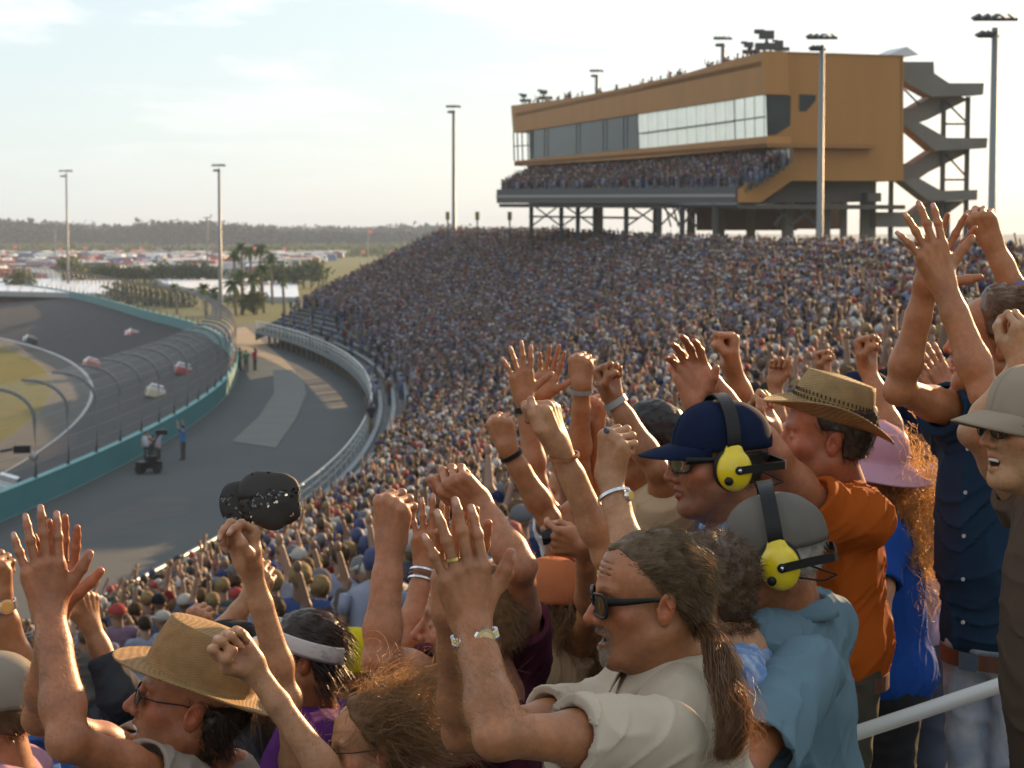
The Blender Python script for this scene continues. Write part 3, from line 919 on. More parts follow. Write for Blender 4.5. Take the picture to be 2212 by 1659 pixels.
# stair tower
st = empty('stair_tower', tuple(end(1850, 890, -2).xy) + (0,), 'open zigzag concrete escape stair on steel posts beside the ochre suite building', 'stairs')
fl = [[(1735, 242), (1858, 242), (1860, 287), (1918, 326), (2055, 326), (2052, 372), (1850, 380), (1737, 318)],
      [(1850, 378), (1962, 376), (1992, 392), (1835, 470), (1800, 482), (1735, 486), (1735, 425), (1770, 425)],
      [(1737, 486), (1805, 482), (1908, 541), (2070, 541), (2066, 582), (1862, 592)],
      [(1855, 590), (1992, 584), (1992, 600), (1838, 676), (1800, 702), (1728, 707), (1728, 643), (1775, 643)],
      [(1730, 706), (1803, 701), (1888, 749), (2030, 745), (2028, 786), (1838, 790)],
      [(1838, 790), (1985, 788), (1895, 852), (1820, 892), (1762, 892), (1768, 846)]]
for k, pl in enumerate(fl):
    g = MB(); g.prism([end(x, y, -1.3 - (1.6 if k % 2 else 0)) for x, y in pl], V3(eout, -1.5)); g.build('stair_flight', m_sconc, st)
for x, y0 in ((1897, 395), (1992, 380), (1690, 712), (1912, 800)):
    a = end(x, y0, -2.8); g = MB(); g.box((a.x, a.y, a.z / 2), (.35, .35, a.z)); g.build('post', m_steel, st)
g = MB()
for x0, y0, x1, y1 in ((1900, 487, 1990, 487), (1890, 706, 1985, 706), (1740, 350, 1800, 410), (1900, 600, 1990, 700), (1760, 720, 1870, 800), (1905, 400, 1985, 480)):
    g.tube([end(x0, y0, -2.8), end(x1, y1, -2.8)], .09, 5)
g.build('brace', m_steel, st)
# roof equipment
can = empty('roof_canopy', end(1735, 222, -3), 'small pale pointed canopy on the roof end of the suite building', 'canopy')
g = MB(); g.prism([end(1665, 222, -3), end(1752, 183, -3), end(1800, 215, -3), end(1735, 222, -3)], V3(eout, -3)); g.build('canopy_cloth', mat('canopy_cloth', (.55, .57, .6), .7), can)
for nm, x, y, s_ in (('roof_camera', 1200, 205, .62), ('roof_camera', 1130, 218, .40), ('roof_camera', 1250, 205, .34), ('roof_camera', 325, 396, .42), ('roof_camera', 247, 404, .36)):
    base = (end if x >= 1190 else fac)(x, y, -2.0)
    o = empty(nm, base, 'dark broadcast camera on a stand on the suite roof, %s' % ({1200: 'the largest one above the corner', 1130: 'just beyond the corner', 1250: 'low one behind the corner', 325: 'near the far end', 247: 'at the very far end'}[x]), 'camera', 'broadcast cameras on the suite roof')
    g = MB()
    for a_ in (0, 2.1, 4.2): g.tube([base + Vector((0, 0, 1.6 * s_)), base + Vector((math.cos(a_) * .8 * s_, math.sin(a_) * .8 * s_, -.3))], .07, 4)
    g.build('tripod', m_steel, o)
    g = MB(); g.box(base + Vector((0, 0, 2.1 * s_)), (1.8 * s_, 1.0 * s_, 1.0 * s_)); g.box(base + Vector((-.9 * s_, 0, 2.5 * s_)), (1.2 * s_, .7 * s_, .5 * s_)); g.box(base + Vector((.2, 0, .7 * s_)), (3.4 * s_, 1 * s_, .8 * s_)); g.build('camera_body', m_steel, o)

# ================================================================== floodlight masts
m_pole = mat('mast_steel', (0.17, 0.185, 0.19), 0.5, 0.5, metal=.2, var=.06, scale=.5)
m_lamp = mat('floodlight_housing', (0.05, 0.055, 0.06), 0.5, 0.4)
def mast(u, vtop, d, wid, label, tiers=2, zbase=0.0, r0=.32, sk=1.0):
    t = W(u, vtop, d)
    o = empty('floodlight_mast', (t.x, t.y, zbase), label, 'floodlight', 'floodlight masts around the speedway')
    g = MB(); g.tube([(t.x, t.y, zbase - .2), (t.x, t.y, zbase + 3), (t.x, t.y, t.z - .4)], [r0, r0 * .92, r0 * .6], 12); g.build('pole', m_pole, o, smooth=True)
    hw = wid / FU * d / 2
    for k in range(tiers):
        z = t.z - k * hw * .75
        L = hw * (1 if k == 0 else .78)
        g = MB(); g.tube([(t.x - L, t.y, z), (t.x + (L if k == 0 else .2), t.y, z)], .09, 5); g.build('crossarm', m_lamp, o)
        nl = 5 if k == 0 else 3
        for q in range(nl):
            xx = t.x - L + (2 * L if k == 0 else L) * (q + .3) / nl
            g = MB(); Mr = Matrix.Rotation(R(35 if xx > t.x else -28), 3, 'Y') @ Matrix.Rotation(R(20), 3, 'X')
            g.box((xx, t.y - .1, z + .12), (hw * .42, hw * .30, hw * .09), M=Mr); g.tube([(xx, t.y, z), (xx, t.y, z + .2)], .05, 4)
            g.build('lamp_head', m_lamp, o)
    return o
mast(143, 370, 440, 30, 'thin floodlight mast rising behind the teal wall, farthest to the left', 2)
mast(473, 358, 283, 30, 'thin floodlight mast beside the end of the grandstand and palm trees', 2)
mast(980, 231, 235, 32, 'floodlight mast rising from the crest of the crowd left of the suite building', 2)
mast(1289, 154, 222, 30, 'floodlight top showing over the middle of the suite roofline', 2)
mast(1562, 84, 178, 40, 'floodlight top showing over the suite roof near its corner', 2, sk=1)
mast(1776, 82, 112, 66, 'grey floodlight mast standing in front of the ochre end wall', 2, r0=.24)
mast(2150, 42, 98, 96, 'tall dark floodlight mast right of the zigzag stairs', 2, r0=.27)
for u, vt, d, lab in ((1031, 459, 205, 'middle of three small yellow green roof posts along the crest of the crowd'), (1101, 459, 200, 'small yellow green post on the crowd crest nearest the suite building'), (967, 459, 212, 'small yellow green post on the crowd crest beside the thin mast')):
    t = W(u, vt, d); o = empty('speaker_post', (t.x, t.y, 9), lab, 'post', 'speaker posts along the crest of the stand')
    g = MB(); g.box((t.x, t.y, (t.z + 9) / 2), (.16, .16, t.z - 9)); g.build('post', m_steel, o)
    g = MB(); g.box((t.x, t.y, t.z - .35), (.42, .4, .85)); g.build('speaker_box', mat('speaker_box', (.20, .20, .05), .7), o)
# ================================================================== background: lot, trees, roofs
m_leaf = mat('foliage', (0.06, 0.085, 0.025), .85, .15, attr=True, trans=.25)
m_trunk = mat('palm_trunk', (.16, .13, .10), .9, .1)
def leaf_cloud(mb, c, r, n, size, col, squash=.8):
    """n small quads through a volume with an uneven outline"""
    d = rng.normal(size=(n, 3)); d /= np.linalg.norm(d, axis=1, keepdims=True)
    rad = r * (rng.random(n) ** .45) * (1 + .35 * vnoise(d * 2.2 + c[0]))
    P = d * rad[:, None] * np.array([1, 1, squash]) + np.array(c)
    a = rng.normal(size=(n, 3)); a /= np.linalg.norm(a, axis=1, keepdims=True)
    b = np.cross(a, rng.normal(size=(n, 3))); b /= np.linalg.norm(b, axis=1, keepdims=True)
    sz = size * (.6 + .8 * rng.random(n))[:, None]
    V = np.stack([P - a * sz - b * sz * .5, P + a * sz - b * sz * .5, P + a * sz + b * sz * .5, P - a * sz + b * sz * .5], 1).reshape(-1, 3)
    F = np.arange(n * 4).reshape(n, 4)
    mb.V.append(V); mb.F4.append(F + mb.n); mb.n += len(V)
    cc = np.array(col)[None] * (.6 + .8 * rng.random(n))[:, None]
    mb.C.append(np.repeat(cc, 4, 0))
m_pine = mat('pine_foliage', (.03, .04, .03), .95, .05, attr=True)
# far pine wood
g = MB()
n = 5200
fx = (rng.random(n) * 1.5 - .95) * 900; fy = 1500 + rng.random(n) ** 1.5 * 900
for i in range(n):
    u, v, d = proj((fx[i], fy[i], 10))
    if u < -60 or u > 1200: continue
    hh = 13.2 + 1.0 * rng.normal() + 4.2 * float(sm((650 - u) / 650.0)) + 4.5 * float(vnoise(np.array([fx[i] * .012, 0, fy[i] * .003])))
    leaf_cloud(g, (fx[i], fy[i], hh * .62), hh * .42, 34, 1.7, (.012, .030, .026), 1.25)
tag(g.build('pine_wood', m_pine), 'far hazy line of dark pines along the horizon', 'wood', kind='stuff')
g = MB()
for i in range(2600):
    x = (rng.random() * 1.6 - 1.05) * 420; y = 960 + rng.random() * 560
    if proj((x, y, 2))[0] > 1150: continue
    g_c = (.10, .125, .035) if rng.random() < .7 else (.055, .08, .03)
    if vnoise(np.array([x * .01, y * .006, 0])) < -.25: continue
    leaf_cloud(g, (x, y, 1.6), 2.5 + 2 * rng.random(), 22, 1.0, g_c, .7)
tag(g.build('scrub', m_leaf), 'low yellow green scrub field between the car park and the pine wood', 'scrub', kind='stuff')
# parked vehicles
m_car = mat('parked_vehicle_paint', rough=.3, spec=.5, objcol=True, coat=.3)
m_cgl = mat('vehicle_glass', (.04, .05, .06), .05, .9)
m_tyre = mat('tyre_rubber', (.03, .03, .03), .85, .2)
def loft_box(mb, secs):
    """secs: list of (x, z0, z1, halfwidth0, halfwidth1): a body lofted along x"""
    V = []
    for x, z0, z1, w0, w1 in secs: V += [(x, -w0, z0), (x, w0, z0), (x, w1, z1), (x, -w1, z1)]
    F = [(0, 3, 2, 1)]
    for i in range(len(secs) - 1):
        for j in range(4): a = i * 4 + j; b = i * 4 + (j + 1) % 4; F.append((a, b, b + 4, a + 4))
    l = (len(secs) - 1) * 4; F.append((l, l + 1, l + 2, l + 3)); mb.add(V, F); return mb
def vehicle(kind):
    g = MB(); q = MB(); t = MB()
    if kind == 'car':
        loft_box(g, [(-2.2, .35, .95, .8, .8), (-1.9, .3, 1.05, .88, .82), (1.1, .3, 1.0, .9, .84), (2.1, .35, .75, .85, .75)])
        loft_box(q, [(-1.9, 1.03, 1.06, .78, .75), (-1.35, 1.03, 1.42, .8, .62), (.2, 1.0, 1.44, .8, .62), (1.0, .98, 1.03, .78, .74)])
    elif kind == 'van':
        loft_box(g, [(-2.4, .4, 1.9, .95, .85), (1.3, .4, 1.95, .95, .85), (1.8, .4, 1.15, .95, .9), (2.5, .4, 1.0, .9, .85)])
        loft_box(q, [(1.2, 1.3, 1.85, .96, .87), (1.5, 1.3, 1.82, .96, .86), (1.85, 1.2, 1.25, .92, .9)])
    else:
        loft_box(g, [(-4.5, .5, 3.1, 1.2, 1.15), (3.5, .5, 3.2, 1.2, 1.15), (4.4, .5, 2.6, 1.18, 1.1), (4.7, .5, 1.2, 1.1, 1.05)])
        loft_box(q, [(3.45, 1.7, 2.6, 1.215, 1.19), (4.0, 1.7, 2.55, 1.2, 1.16), (4.55, 1.6, 2.2, 1.13, 1.1)])
    L = {'car': 1.4, 'van': 1.6, 'rv': 3.0}[kind]
    for x in (-L, L):
        for y in (-.82, .82) if kind != 'rv' else (-1.1, 1.1):
            t.tube([(x, y - .1, .34), (x, y + .1, .34)], .34, 8)
    return g, q, t
ctr = 0
names = {'car': ('parked_car', 'car'), 'van': ('parked_van', 'van'), 'rv': ('motorhome', 'motorhome')}
PROTO = {}
for k in names:
    o = empty(names[k][0], (0, 0, 0)); a, b, c = vehicle(k)
    a.build('body', m_car, o); b.build('window', m_cgl, o); c.build('wheel', m_tyre, o); PROTO[k] = (o, a, b, c)
cols = [('white', (.75, .75, .75)), ('silver', (.45, .46, .48)), ('dark', (.05, .05, .06)), ('beige', (.5, .45, .36)), ('red', (.35, .05, .04)), ('blue', (.08, .13, .28)), ('white', (.8, .8, .8)), ('white', (.7, .72, .74))]
spots = []
for yy in np.arange(470, 1010, 11):
    xx = -.29 * yy + rng.random() * 3
    while xx < .02 * yy:
        xx += 3.4 + rng.random() * 2.2
        if rng.random() < .86: spots.append((xx, yy + rng.normal() * .8))
def vis(x, y):
    u, v, d = proj((x, y, 1)); return -20 < u < 900 and not (v > 597 and u > 190) and v < 610 and not (v > np.interp(u, [560, 920], [600, 500]))
spots = [q for q in spots if vis(*q)]
print('vehicles', len(spots))
used = {k: False for k in names}
for i, (x, y) in enumerate(spots[:240]):
    k = rng.choice(['car', 'van', 'rv'], p=[.45, .2, .35]); cn, cc = cols[rng.integers(0, 8)]
    src = PROTO[k][0]
    if not used[k]: o = src; used[k] = True; ch = list(src.children)
    else:
        o = src.copy(); COL.objects.link(o); ch = []
        for c in src.children: d = c.copy(); COL.objects.link(d); d.parent = o; ch.append(d)
    o.location = (x, y, .02); o.rotation_euler = (0, 0, rng.choice([0, math.pi]) + rng.normal() * .08 + R(rng.choice([0, 90, 20])))
    for c in ch: c.color = (*cc, 1)
    tag(o, f'small {cn} {names[k][1]} in the crowded car park beyond the track', names[k][1], f'{cn} {names[k][1]}s in the far car park')
g = MB()
sh = []
for x, y in spots[240:]:
    a = rng.choice([0, math.pi, R(90)]) + rng.normal() * .08; k = rng.choice(['car', 'van', 'rv'], p=[.45, .2, .35]); cc = cols[rng.integers(0, 8)][1]
    _, b, q, t = PROTO[k]
    for part, colr in ((b, cc), (q, (.04, .05, .06))):
        V = np.concatenate(part.V); c_, s_ = math.cos(a), math.sin(a)
        V = np.stack([V[:, 0] * c_ - V[:, 1] * s_ + x, V[:, 0] * s_ + V[:, 1] * c_ + y, V[:, 2]], -1)
        g.add(V, np.concatenate(part.F4), col=colr)
tag(g.build('parked_vehicles', mat('far_vehicle_paint', rough=.3, spec=.5, attr=True, coat=.3)), 'farther rows of parked cars and motorhomes before the scrub', 'vehicles', kind='stuff')
# flags over the lot
m_flag = mat('pink_flag', (.42, .17, .17), .8, trans=.3); m_fp = mat('flag_pole_grey', (.3, .3, .3), .6)
for i, (u, v, d) in enumerate([(28, 530, 700), (125, 535, 700), (180, 533, 760), (248, 537, 680), (283, 538, 690), (525, 540, 700), (545, 533, 700), (610, 535, 700), (795, 497, 640), (300, 533, 760), (780, 541, 690), (840, 540, 700)]):
    p = W(u, v, d)
    where = ['far left edge', 'left of the first mast', 'just right of the first mast', 'a third of the way across', 'beside another flag', 'above the hedge', 'the higher one above the hedge', 'right of the second mast', 'highest of all near the stand crest', 'far behind the first mast', 'low near the stand', 'lowest near the stand slope'][i]
    o = empty('flag', (p.x, p.y, 0), 'small pinkish red flag over the car park, ' + where, 'flag', 'flags over the car park')
    g = MB(); g.tube([(p.x, p.y, 0), (p.x, p.y, p.z)], .12, 5); g.build('flagpole', m_fp, o)
    g = MB(); t = np.linspace(0, 1, 7); P = np.zeros((7, 2, 3)); P[..., 0] = p.x + t[:, None] * 1.5; P[..., 1] = p.y + np.sin(t * 6)[:, None] * .3; P[:, 0, 2] = p.z; P[:, 1, 2] = p.z - 1.0; g.sheet(P); g.build('flag_cloth', m_flag, o)
# distant thin poles
for u, v0, d, lab in ((447, 470, 620, 'very thin bare pole in the car park left of the second mast'), (118, 492, 700, 'very thin lamp pole in the car park left of the first mast')):
    p = W(u, v0, d); o = empty('utility_pole', (p.x, p.y, 0), lab, 'pole')
    g = MB(); g.tube([(p.x, p.y, 0), (p.x, p.y, p.z)], .28, 6); g.build('pole', m_pole, o); g = MB(); g.box((p.x, p.y, p.z), (2.2, .4, .3)); g.build('crossarm', m_pole, o)
# long white roofs behind the far wall
m_roof = mat('white_metal_roof', (.60, .66, .74), .35, .5, metal=.15, var=.1, scale=.15)
m_rw = mat('shed_wall', (.3, .3, .3), .8)
def shed(pts, z, label):
    """flat low roof whose corners stand at the given pixels on level z"""
    Q = [G(u, v, z) for u, v in pts]
    o = empty('long_shed', (Q[0].x, Q[0].y, 0), label, 'shed', 'white roofed sheds behind the turn')
    g = MB(); g.prism(Q, (0, 0, .12)); g.build('roof', m_roof, o)
    g = MB()
    for i in range(len(Q)):
        a, b = Q[i], Q[(i + 1) % len(Q)]; g.prism([a, b, Vector((b.x, b.y, 0)), Vector((a.x, a.y, 0))], Vector((0.12, 0.12, 0)))
    g.build('wall', m_rw, o)
    g = MB()
    for k in range(13):
        t = k / 12; g.tube([Q[0].lerp(Q[1], t) + Vector((0, 0, .18)), Q[-1].lerp(Q[-2], t) + Vector((0, 0, .18))], .10, 4)
    g.build('roof_rib', m_galv, o)
shed([(-60, 628), (262, 636), (300, 606), (-60, 601)], .9, 'long pale roofed shed behind the teal wall and thin fence hooks')
shed([(352, 612), (500, 641), (645, 643), (640, 603), (330, 602)], .9, 'white roofed shed between the two thin masts behind the palms')
# hedge line and bushes
def bush(u, v, d, r, label, col, name='bush', group=None, n=420, squash=.75, zc=None):
    p = W(u, v, d); zc = p.z if zc is None else zc
    g = MB(); 
    o = empty(name, (p.x, p.y, 0), label, 'bush' if name == 'bush' else 'tree', group)
    for k in range(4):
        leaf_cloud(g, (p.x + rng.normal() * r * .45, p.y + rng.normal() * r * .3, max(zc + rng.normal() * r * .18, r * .4)), r * .75, n // 4, r * .10, col, squash)
    g.build('crown', m_leaf, o)
    g = MB(); g.tube([(p.x, p.y, 0), (p.x + .1, p.y, zc * .6), (p.x, p.y, zc)], [r * .07, r * .05, r * .03], 6); g.build('trunk', m_trunk, o)
for i in range(17):
    u = 205 + i * 17 + rng.normal() * 3
    bush(u, 590 + rng.normal() * 2, 478, 3.1, 'dark green hedge tree in the row before the parked cars', (.05, .075, .025), 'hedge_tree', 'hedge trees before the car park', 300)
for i in range(9):
    u = 560 + i * 16
    bush(u, 590 + rng.normal() * 4, 440, 3.3, 'green bush in the row between palms and stand slope', (.075, .095, .03), 'bush', 'bushes right of the palms', 260)
for (u, v, d, r, lab) in ((285, 640, 345, 4.0, 'yellowish bush behind the fence left of the palms'), (350, 650, 335, 3.6, 'dull green bush behind the fence hooks'), (400, 655, 330, 3.2, 'dull bush just left of the second mast'), (520, 655, 300, 2.0, 'bright green bush at the foot of the palms'), (555, 640, 300, 1.8, 'green bush beside the stand corner'), (150, 588, 470, 4.5, 'brownish low bush behind the first mast'), (60, 600, 430, 3.5, 'brownish low bush at the far left behind the shed')):
    bush(u, v, d, r, lab, (.10, .11, .035), n=520)
def palm(u, vtop, d, label, vb=None, r=1.7, col=(.07, .10, .035)):
    t = W(u, vtop, d); o = empty('palm_tree', (t.x, t.y, 0), label, 'palm tree', 'palms beside the end of the stand')
    g = MB(); g.tube([(t.x + .3, t.y, 0), (t.x + .15, t.y, t.z * .5), (t.x, t.y, t.z)], [.26, .2, .17], 8); g.build('trunk', m_trunk, o)
    g = MB()
    for k in range(30):
        az = rng.random() * 6.28; el = R(rng.uniform(-50, 75)); L = r * rng.uniform(.8, 1.15)
        tt = np.linspace(0, 1, 6); hx = np.cos(el) * tt * L; hz = np.sin(el) * tt * L - .55 * L * tt ** 2
        w_ = r * .14 * np.sin(np.clip(tt * 3.0 + .15, 0, 3.1)) + .02
        side = np.array([-math.sin(az), math.cos(az), 0])
        Cn = np.stack([t.x + hx * math.cos(az), t.y + hx * math.sin(az), t.z + hz], -1)
        P = np.stack([Cn - side * w_[:, None] - np.array([0, 0, 1]) * w_[:, None] * .7, Cn, Cn + side * w_[:, None] - np.array([0, 0, 1]) * w_[:, None] * .7], 1)
        g.sheet(P, col=np.array(col) * rng.uniform(.7, 1.5))
    g.build('crown', m_leaf, o)
for args in ((521, 533, 330, 'tallest palm left of the palm cluster'), (540, 540, 335, 'palm in the middle of the cluster, second tallest'), (561, 533, 328, 'tall palm at the right of the cluster'), (584, 548, 340, 'thin palm standing apart at the right'), (505, 548, 325, 'palm with a loose crown at the cluster edge'), (441, 622, 290, 'short palm left of the second mast', None, 1.7), (463, 628, 288, 'short palm touching the second mast', None, 1.5), (505, 610, 292, 'short broad palm right of the second mast', None, 2.0), (520, 590, 300, 'mid height palm below the tall cluster', None, 1.7), (545, 598, 300, 'dense mid height palm in the cluster', None, 1.7), (565, 580, 305, 'mid height palm at the right of the cluster', None, 1.6), (610, 600, 290, 'small palm beside the white roof', None, 1.2), (378, 618, 300, 'small palm above the dull bushes', None, 1.2)):
    palm(*args)
# ================================================================== race cars
m_tire = m_tyre
def race_car(u, v, z, head, paint, roofc, label, d=None):
    p = G(u, v, z)
    o = empty('race_car', p, label, 'race car', 'stock cars racing on the banked turn')
    cy = math.atan2(p.y - TC[1], p.x - TC[0]); hd = cy + math.pi / 2 + head
    bank = math.atan2(4.2, 14)
    M = Matrix.Translation(p) @ Matrix.Rotation(hd, 4, 'Z') @ Matrix.Rotation(bank, 4, 'X').to_4x4() @ Matrix.Scale(.88, 4)
    def T(mb):
        Mn = np.array(M); mb.V = [v_ @ Mn[:3, :3].T + Mn[:3, 3] for v_ in mb.V]; return mb
    mp = mat('race_paint_' + label.split()[0], paint, .3, .5, coat=.5); mr = mat('race_roof_' + label.split()[0], roofc, .35, .5, coat=.4)
    g = MB(); loft_box(g, [(-2.5, .3, .9, .8, .8), (-2.35, .15, 1.0, .97, .9), (-1.2, .15, .98, 1.0, .92), (1.2, .15, .9, 1.0, .92), (2.2, .12, .72, .97, .88), (2.55, .12, .5, .85, .75)])
    T(g).build('body', mp, o)
    g = MB(); loft_box(g, [(-1.75, .97, 1.0, .8, .76), (-.95, .96, 1.33, .84, .62), (.15, .93, 1.35, .84, .62), (1.1, .9, .94, .82, .78)]); T(g).build('window', m_cgl, o)
    g = MB(); loft_box(g, [(-.95, 1.33, 1.37, .63, .60), (.15, 1.35, 1.39, .63, .60)]); T(g).build('roof', mr, o)
    g = MB(); g.box((-2.45, 0, 1.12), (.05, 1.6, .2)); T(g).build('spoiler', mr, o)
    for x in (-1.4, 1.4):
        for y in (-.88, .88):
            g = MB(); g.tube([(x, y - .14, .34), (x, y + .14, .34)], .35, 14); T(g).build('wheel', m_tire, o)
    return o
race_car(62, 742, -3.3, 0, (.03, .035, .04), (.2, .22, .22), 'dark stock car far back on the inside of the turn')
race_car(284, 730, -1.9, .05, (.45, .10, .09), (.6, .6, .62), 'crimson and white stock car highest on the banking')
race_car(194, 795, -3.0, .05, (.40, .035, .03), (.5, .4, .42), 'red stock car in the middle of the turn')
race_car(391, 810, -1.6, .05, (.38, .05, .05), (.5, .45, .5), 'maroon stock car nearest the wall behind another')
race_car(332, 859, -2.3, .08, (.55, .50, .35), (.6, .62, .68), 'white and yellow stock car leading toward the stand')
race_car(10, 1068, -3.0, .1, (.6, .62, .64), (.65, .65, .66), 'silver stock car cut off by the picture edge')
# ================================================================== people: implicit bodies, hands, heads, clothes, hair
def plane_cone(a, b, ra, rb, k=.01, op=0):
    p = rc(a, b, ra, rb, k, op); p.t = 2; return p
_pe = peval
def peval(p, X):
    if p.t != 2: return _pe(p, X)
    ab = p.b - p.a; L = np.linalg.norm(ab); n = ab / L; q = X - p.a
    t = q @ n; h = np.clip(t / L, 0, 1.2)
    d = q - h[:, None] * ab
    e = np.sqrt(np.einsum('ij,ij->i', d, d)) - (p.ra + (p.rb - p.ra) * h)
    return np.maximum(e, t - L)
def frame(Y, X):
    Y = nrm(Y); X = np.asarray(X, float); X = nrm(X - Y * (X @ Y)); return X, Y
def vec(v): return np.array([v[0], v[1], v[2]], float)
def PW(p): return vec(W(*p))
def screen(dx, dy, dz):
    """direction given as right, up, toward the viewer"""
    return nrm(np.array([dx, -dz, dy], float))

FIN = [  # x of knuckle, y, lengths, radius
    (.031, .088, (.043, .026, .021), .0094),
    (.010, .093, (.048, .030, .022), .0097),
    (-.011, .088, (.044, .028, .022), .0092),
    (-.030, .079, (.035, .021, .019), .0082)]
POSES = {
    # per finger (mcp, pip, dip, spread), thumb: list of 3 points
    'flat': ([(6, 6, 4, 5), (3, 5, 4, 1), (5, 6, 5, -4), (9, 9, 6, -11)], [(.024, .018, -.010), (.049, .045, -.013), (.070, .068, -.008), (.086, .090, -.004)]),
    'clap': ([(8, 10, 6, 3), (5, 8, 5, 1), (9, 10, 6, -4), (14, 14, 8, -11)], [(.024, .018, -.010), (.049, .045, -.013), (.068, .070, -.008), (.080, .092, -.004)]),
    'spread': ([(4, 8, 6, 11), (2, 6, 5, 3), (4, 8, 6, -8), (8, 12, 8, -20)], [(.024, .018, -.010), (.052, .038, -.013), (.080, .055, -.008), (.104, .070, -.004)]),
    'cup': ([(22, 22, 12, 4), (20, 24, 12, 1), (22, 26, 14, -3), (26, 28, 16, -9)], [(.022, .018, -.014), (.044, .042, -.028), (.060, .066, -.034), (.070, .086, -.036)]),
    'fist': ([(78, 98, 60, 2), (82, 100, 62, 0), (86, 100, 62, -2), (90, 98, 60, -5)], [(.022, .020, -.016), (.040, .050, -.036), (.028, .070, -.052), (.006, .072, -.055)]),
    'loosefist': ([(60, 88, 50, 2), (66, 92, 50, 0), (72, 92, 52, -2), (76, 90, 50, -5)], [(.022, .020, -.014), (.046, .050, -.026), (.050, .078, -.040), (.042, .098, -.046)]),
    'thumb': ([(74, 98, 62, 2), (80, 100, 64, 0), (84, 100, 64, -2), (86, 98, 60, -5)], [(.024, .020, -.012), (.046, .052, -.018), (.044, .086, -.022), (.036, .116, -.022)]),
    'grip': ([(50, 40, 20, 2), (58, 48, 24, 0), (70, 80, 40, -2), (76, 88, 50, -5)], [(.022, .020, -.018), (.038, .050, -.034), (.036, .078, -.046), (.030, .100, -.046)]),
}
def hand_groups(Wr, Y, X, zs, pose, s=1.0):
    X, Y = frame(Y, X); Z = zs * np.cross(X, Y)
    def T(p): p = np.asarray(p, float) * s; return Wr + X * p[0] + Y * p[1] + Z * p[2]
    fl, th = POSES[pose]
    palm = []
    for (kx, ky, L, r) in FIN:
        palm.append(rc(T((kx * .45, .0, .0)), T((kx * .97, ky - .006, .001)), .0145 * s, .0118 * s, .016 * s))
        palm.append(rc(T((kx * .5, .012, -.008)), T((kx, ky - .016, -.007)), .0125 * s, .0105 * s, .014 * s))
    for (kx, ky, L, r) in FIN:
        palm.append(rc(T((kx * .42, .016, .0125)), T((kx * .95, ky - .012, .0112)), .0026 * s, .0036 * s, .005 * s))     # tendons
        palm.append(ball(T((kx, ky - .004, .0075)), .0075 * s, .007 * s))                                              # knuckles
    palm.append(rc(T((.008, .010, -.009)), T((.036, .046, -.013)), .0155 * s, .0125 * s, .016 * s))   # thenar
    palm.append(rc(T((-.016, .012, -.009)), T((-.026, .060, -.009)), .0135 * s, .0105 * s, .012 * s))
    groups = []; tips = []
    fg = []
    for i, (kx, ky, L, r) in enumerate(FIN):
        m, pp, dd, sp = fl[i]
        p = np.array([kx, ky, 0.002]); a = 0; pts = [p.copy()]; spr = math.radians(sp)
        for k, (ln, an) in enumerate(zip(L, (m, pp, dd))):
            a += math.radians(an)
            dr = np.array([math.sin(spr) * math.cos(a), math.cos(spr) * math.cos(a), -math.sin(a)])
            p = p + dr * ln; pts.append(p.copy())
        r *= s * .93
        one = [rc(T(pts[0] - np.array([0, .012, 0])), T(pts[0]), r * 1.12, r * 1.12, .004), rc(T(pts[0]), T(pts[1]), r * 1.12, r * .98, .004 * s), rc(T(pts[1]), T(pts[2]), r * 1.0, r * .86, .004 * s), rc(T(pts[2]), T(pts[3] - dr * .004), r * .88, r * .74, .004 * s)]
        one.append(ball(T(pts[1]), r * 1.08, .004 * s)); fg.append(one); dz_ = np.array([0, math.sin(a), math.cos(a)]); tips.append((T(pts[3]), T(pts[2]), r, X * dz_[0] + Y * dz_[1] + Z * dz_[2]))
    tp = [T(q) for q in th]
    r = .0118 * s
    one = [rc(tp[0], tp[1], r * 1.25, r * 1.05, .008), rc(tp[1], tp[2], r * 1.05, r * .95, .005), rc(tp[2], tp[3], r * .97, r * .74, .005)]
    tips.append((tp[3], tp[2], r, nrm(X * .8 + Z * .6)))
    groups.append((.004, palm))
    for o_ in fg: groups.append((.0035 * s, o_))
    groups.append((.009 * s, one))
    return groups, tips, (X, Y, Z)
def arm_groups(S, E, Wr, hX, s=1.0, fat=1.0):
    """one limb: shoulder, elbow, wrist; hX the thumb direction at the wrist (the wrist is wider across it)"""
    f = nrm(Wr - E); X = np.asarray(hX, float); X = nrm(X - f * (X @ f)); L = np.linalg.norm(Wr - E)
    pr = []
    q = lambda t: E + (Wr - E) * t
    fat = fat * .81; a, b = .0215 * s * (.6 + .4 * fat), .0075 * s
    pr.append(rc(q(.72) + X * b * .8, Wr + X * b + f * .012, .029 * s * fat, a, .015))
    pr.append(rc(q(.72) - X * b * .8, Wr - X * b + f * .012, .029 * s * fat, a, .015))
    pr.append(rc(q(.26) + X * .006, q(.72), .041 * s * fat, .031 * s * fat, .02))
    pr.append(rc(q(.24) - X * .008, q(.6), .036 * s * fat, .030 * s * fat, .02))
    pr.append(rc(E, q(.28), .037 * s * fat, .042 * s * fat, .02))
    u = nrm(S - E)
    pr.append(rc(E + u * .0, E + (S - E) * .45, .037 * s * fat, .047 * s * fat, .025))
    pr.append(rc(E + (S - E) * .45, S, .048 * s * fat, .056 * s * fat, .025))
    out = nrm(-(f + u) + 1e-6); pr.append(ball(E + out * .010 * s, .030 * s * fat, .02))
    return (.03, pr)

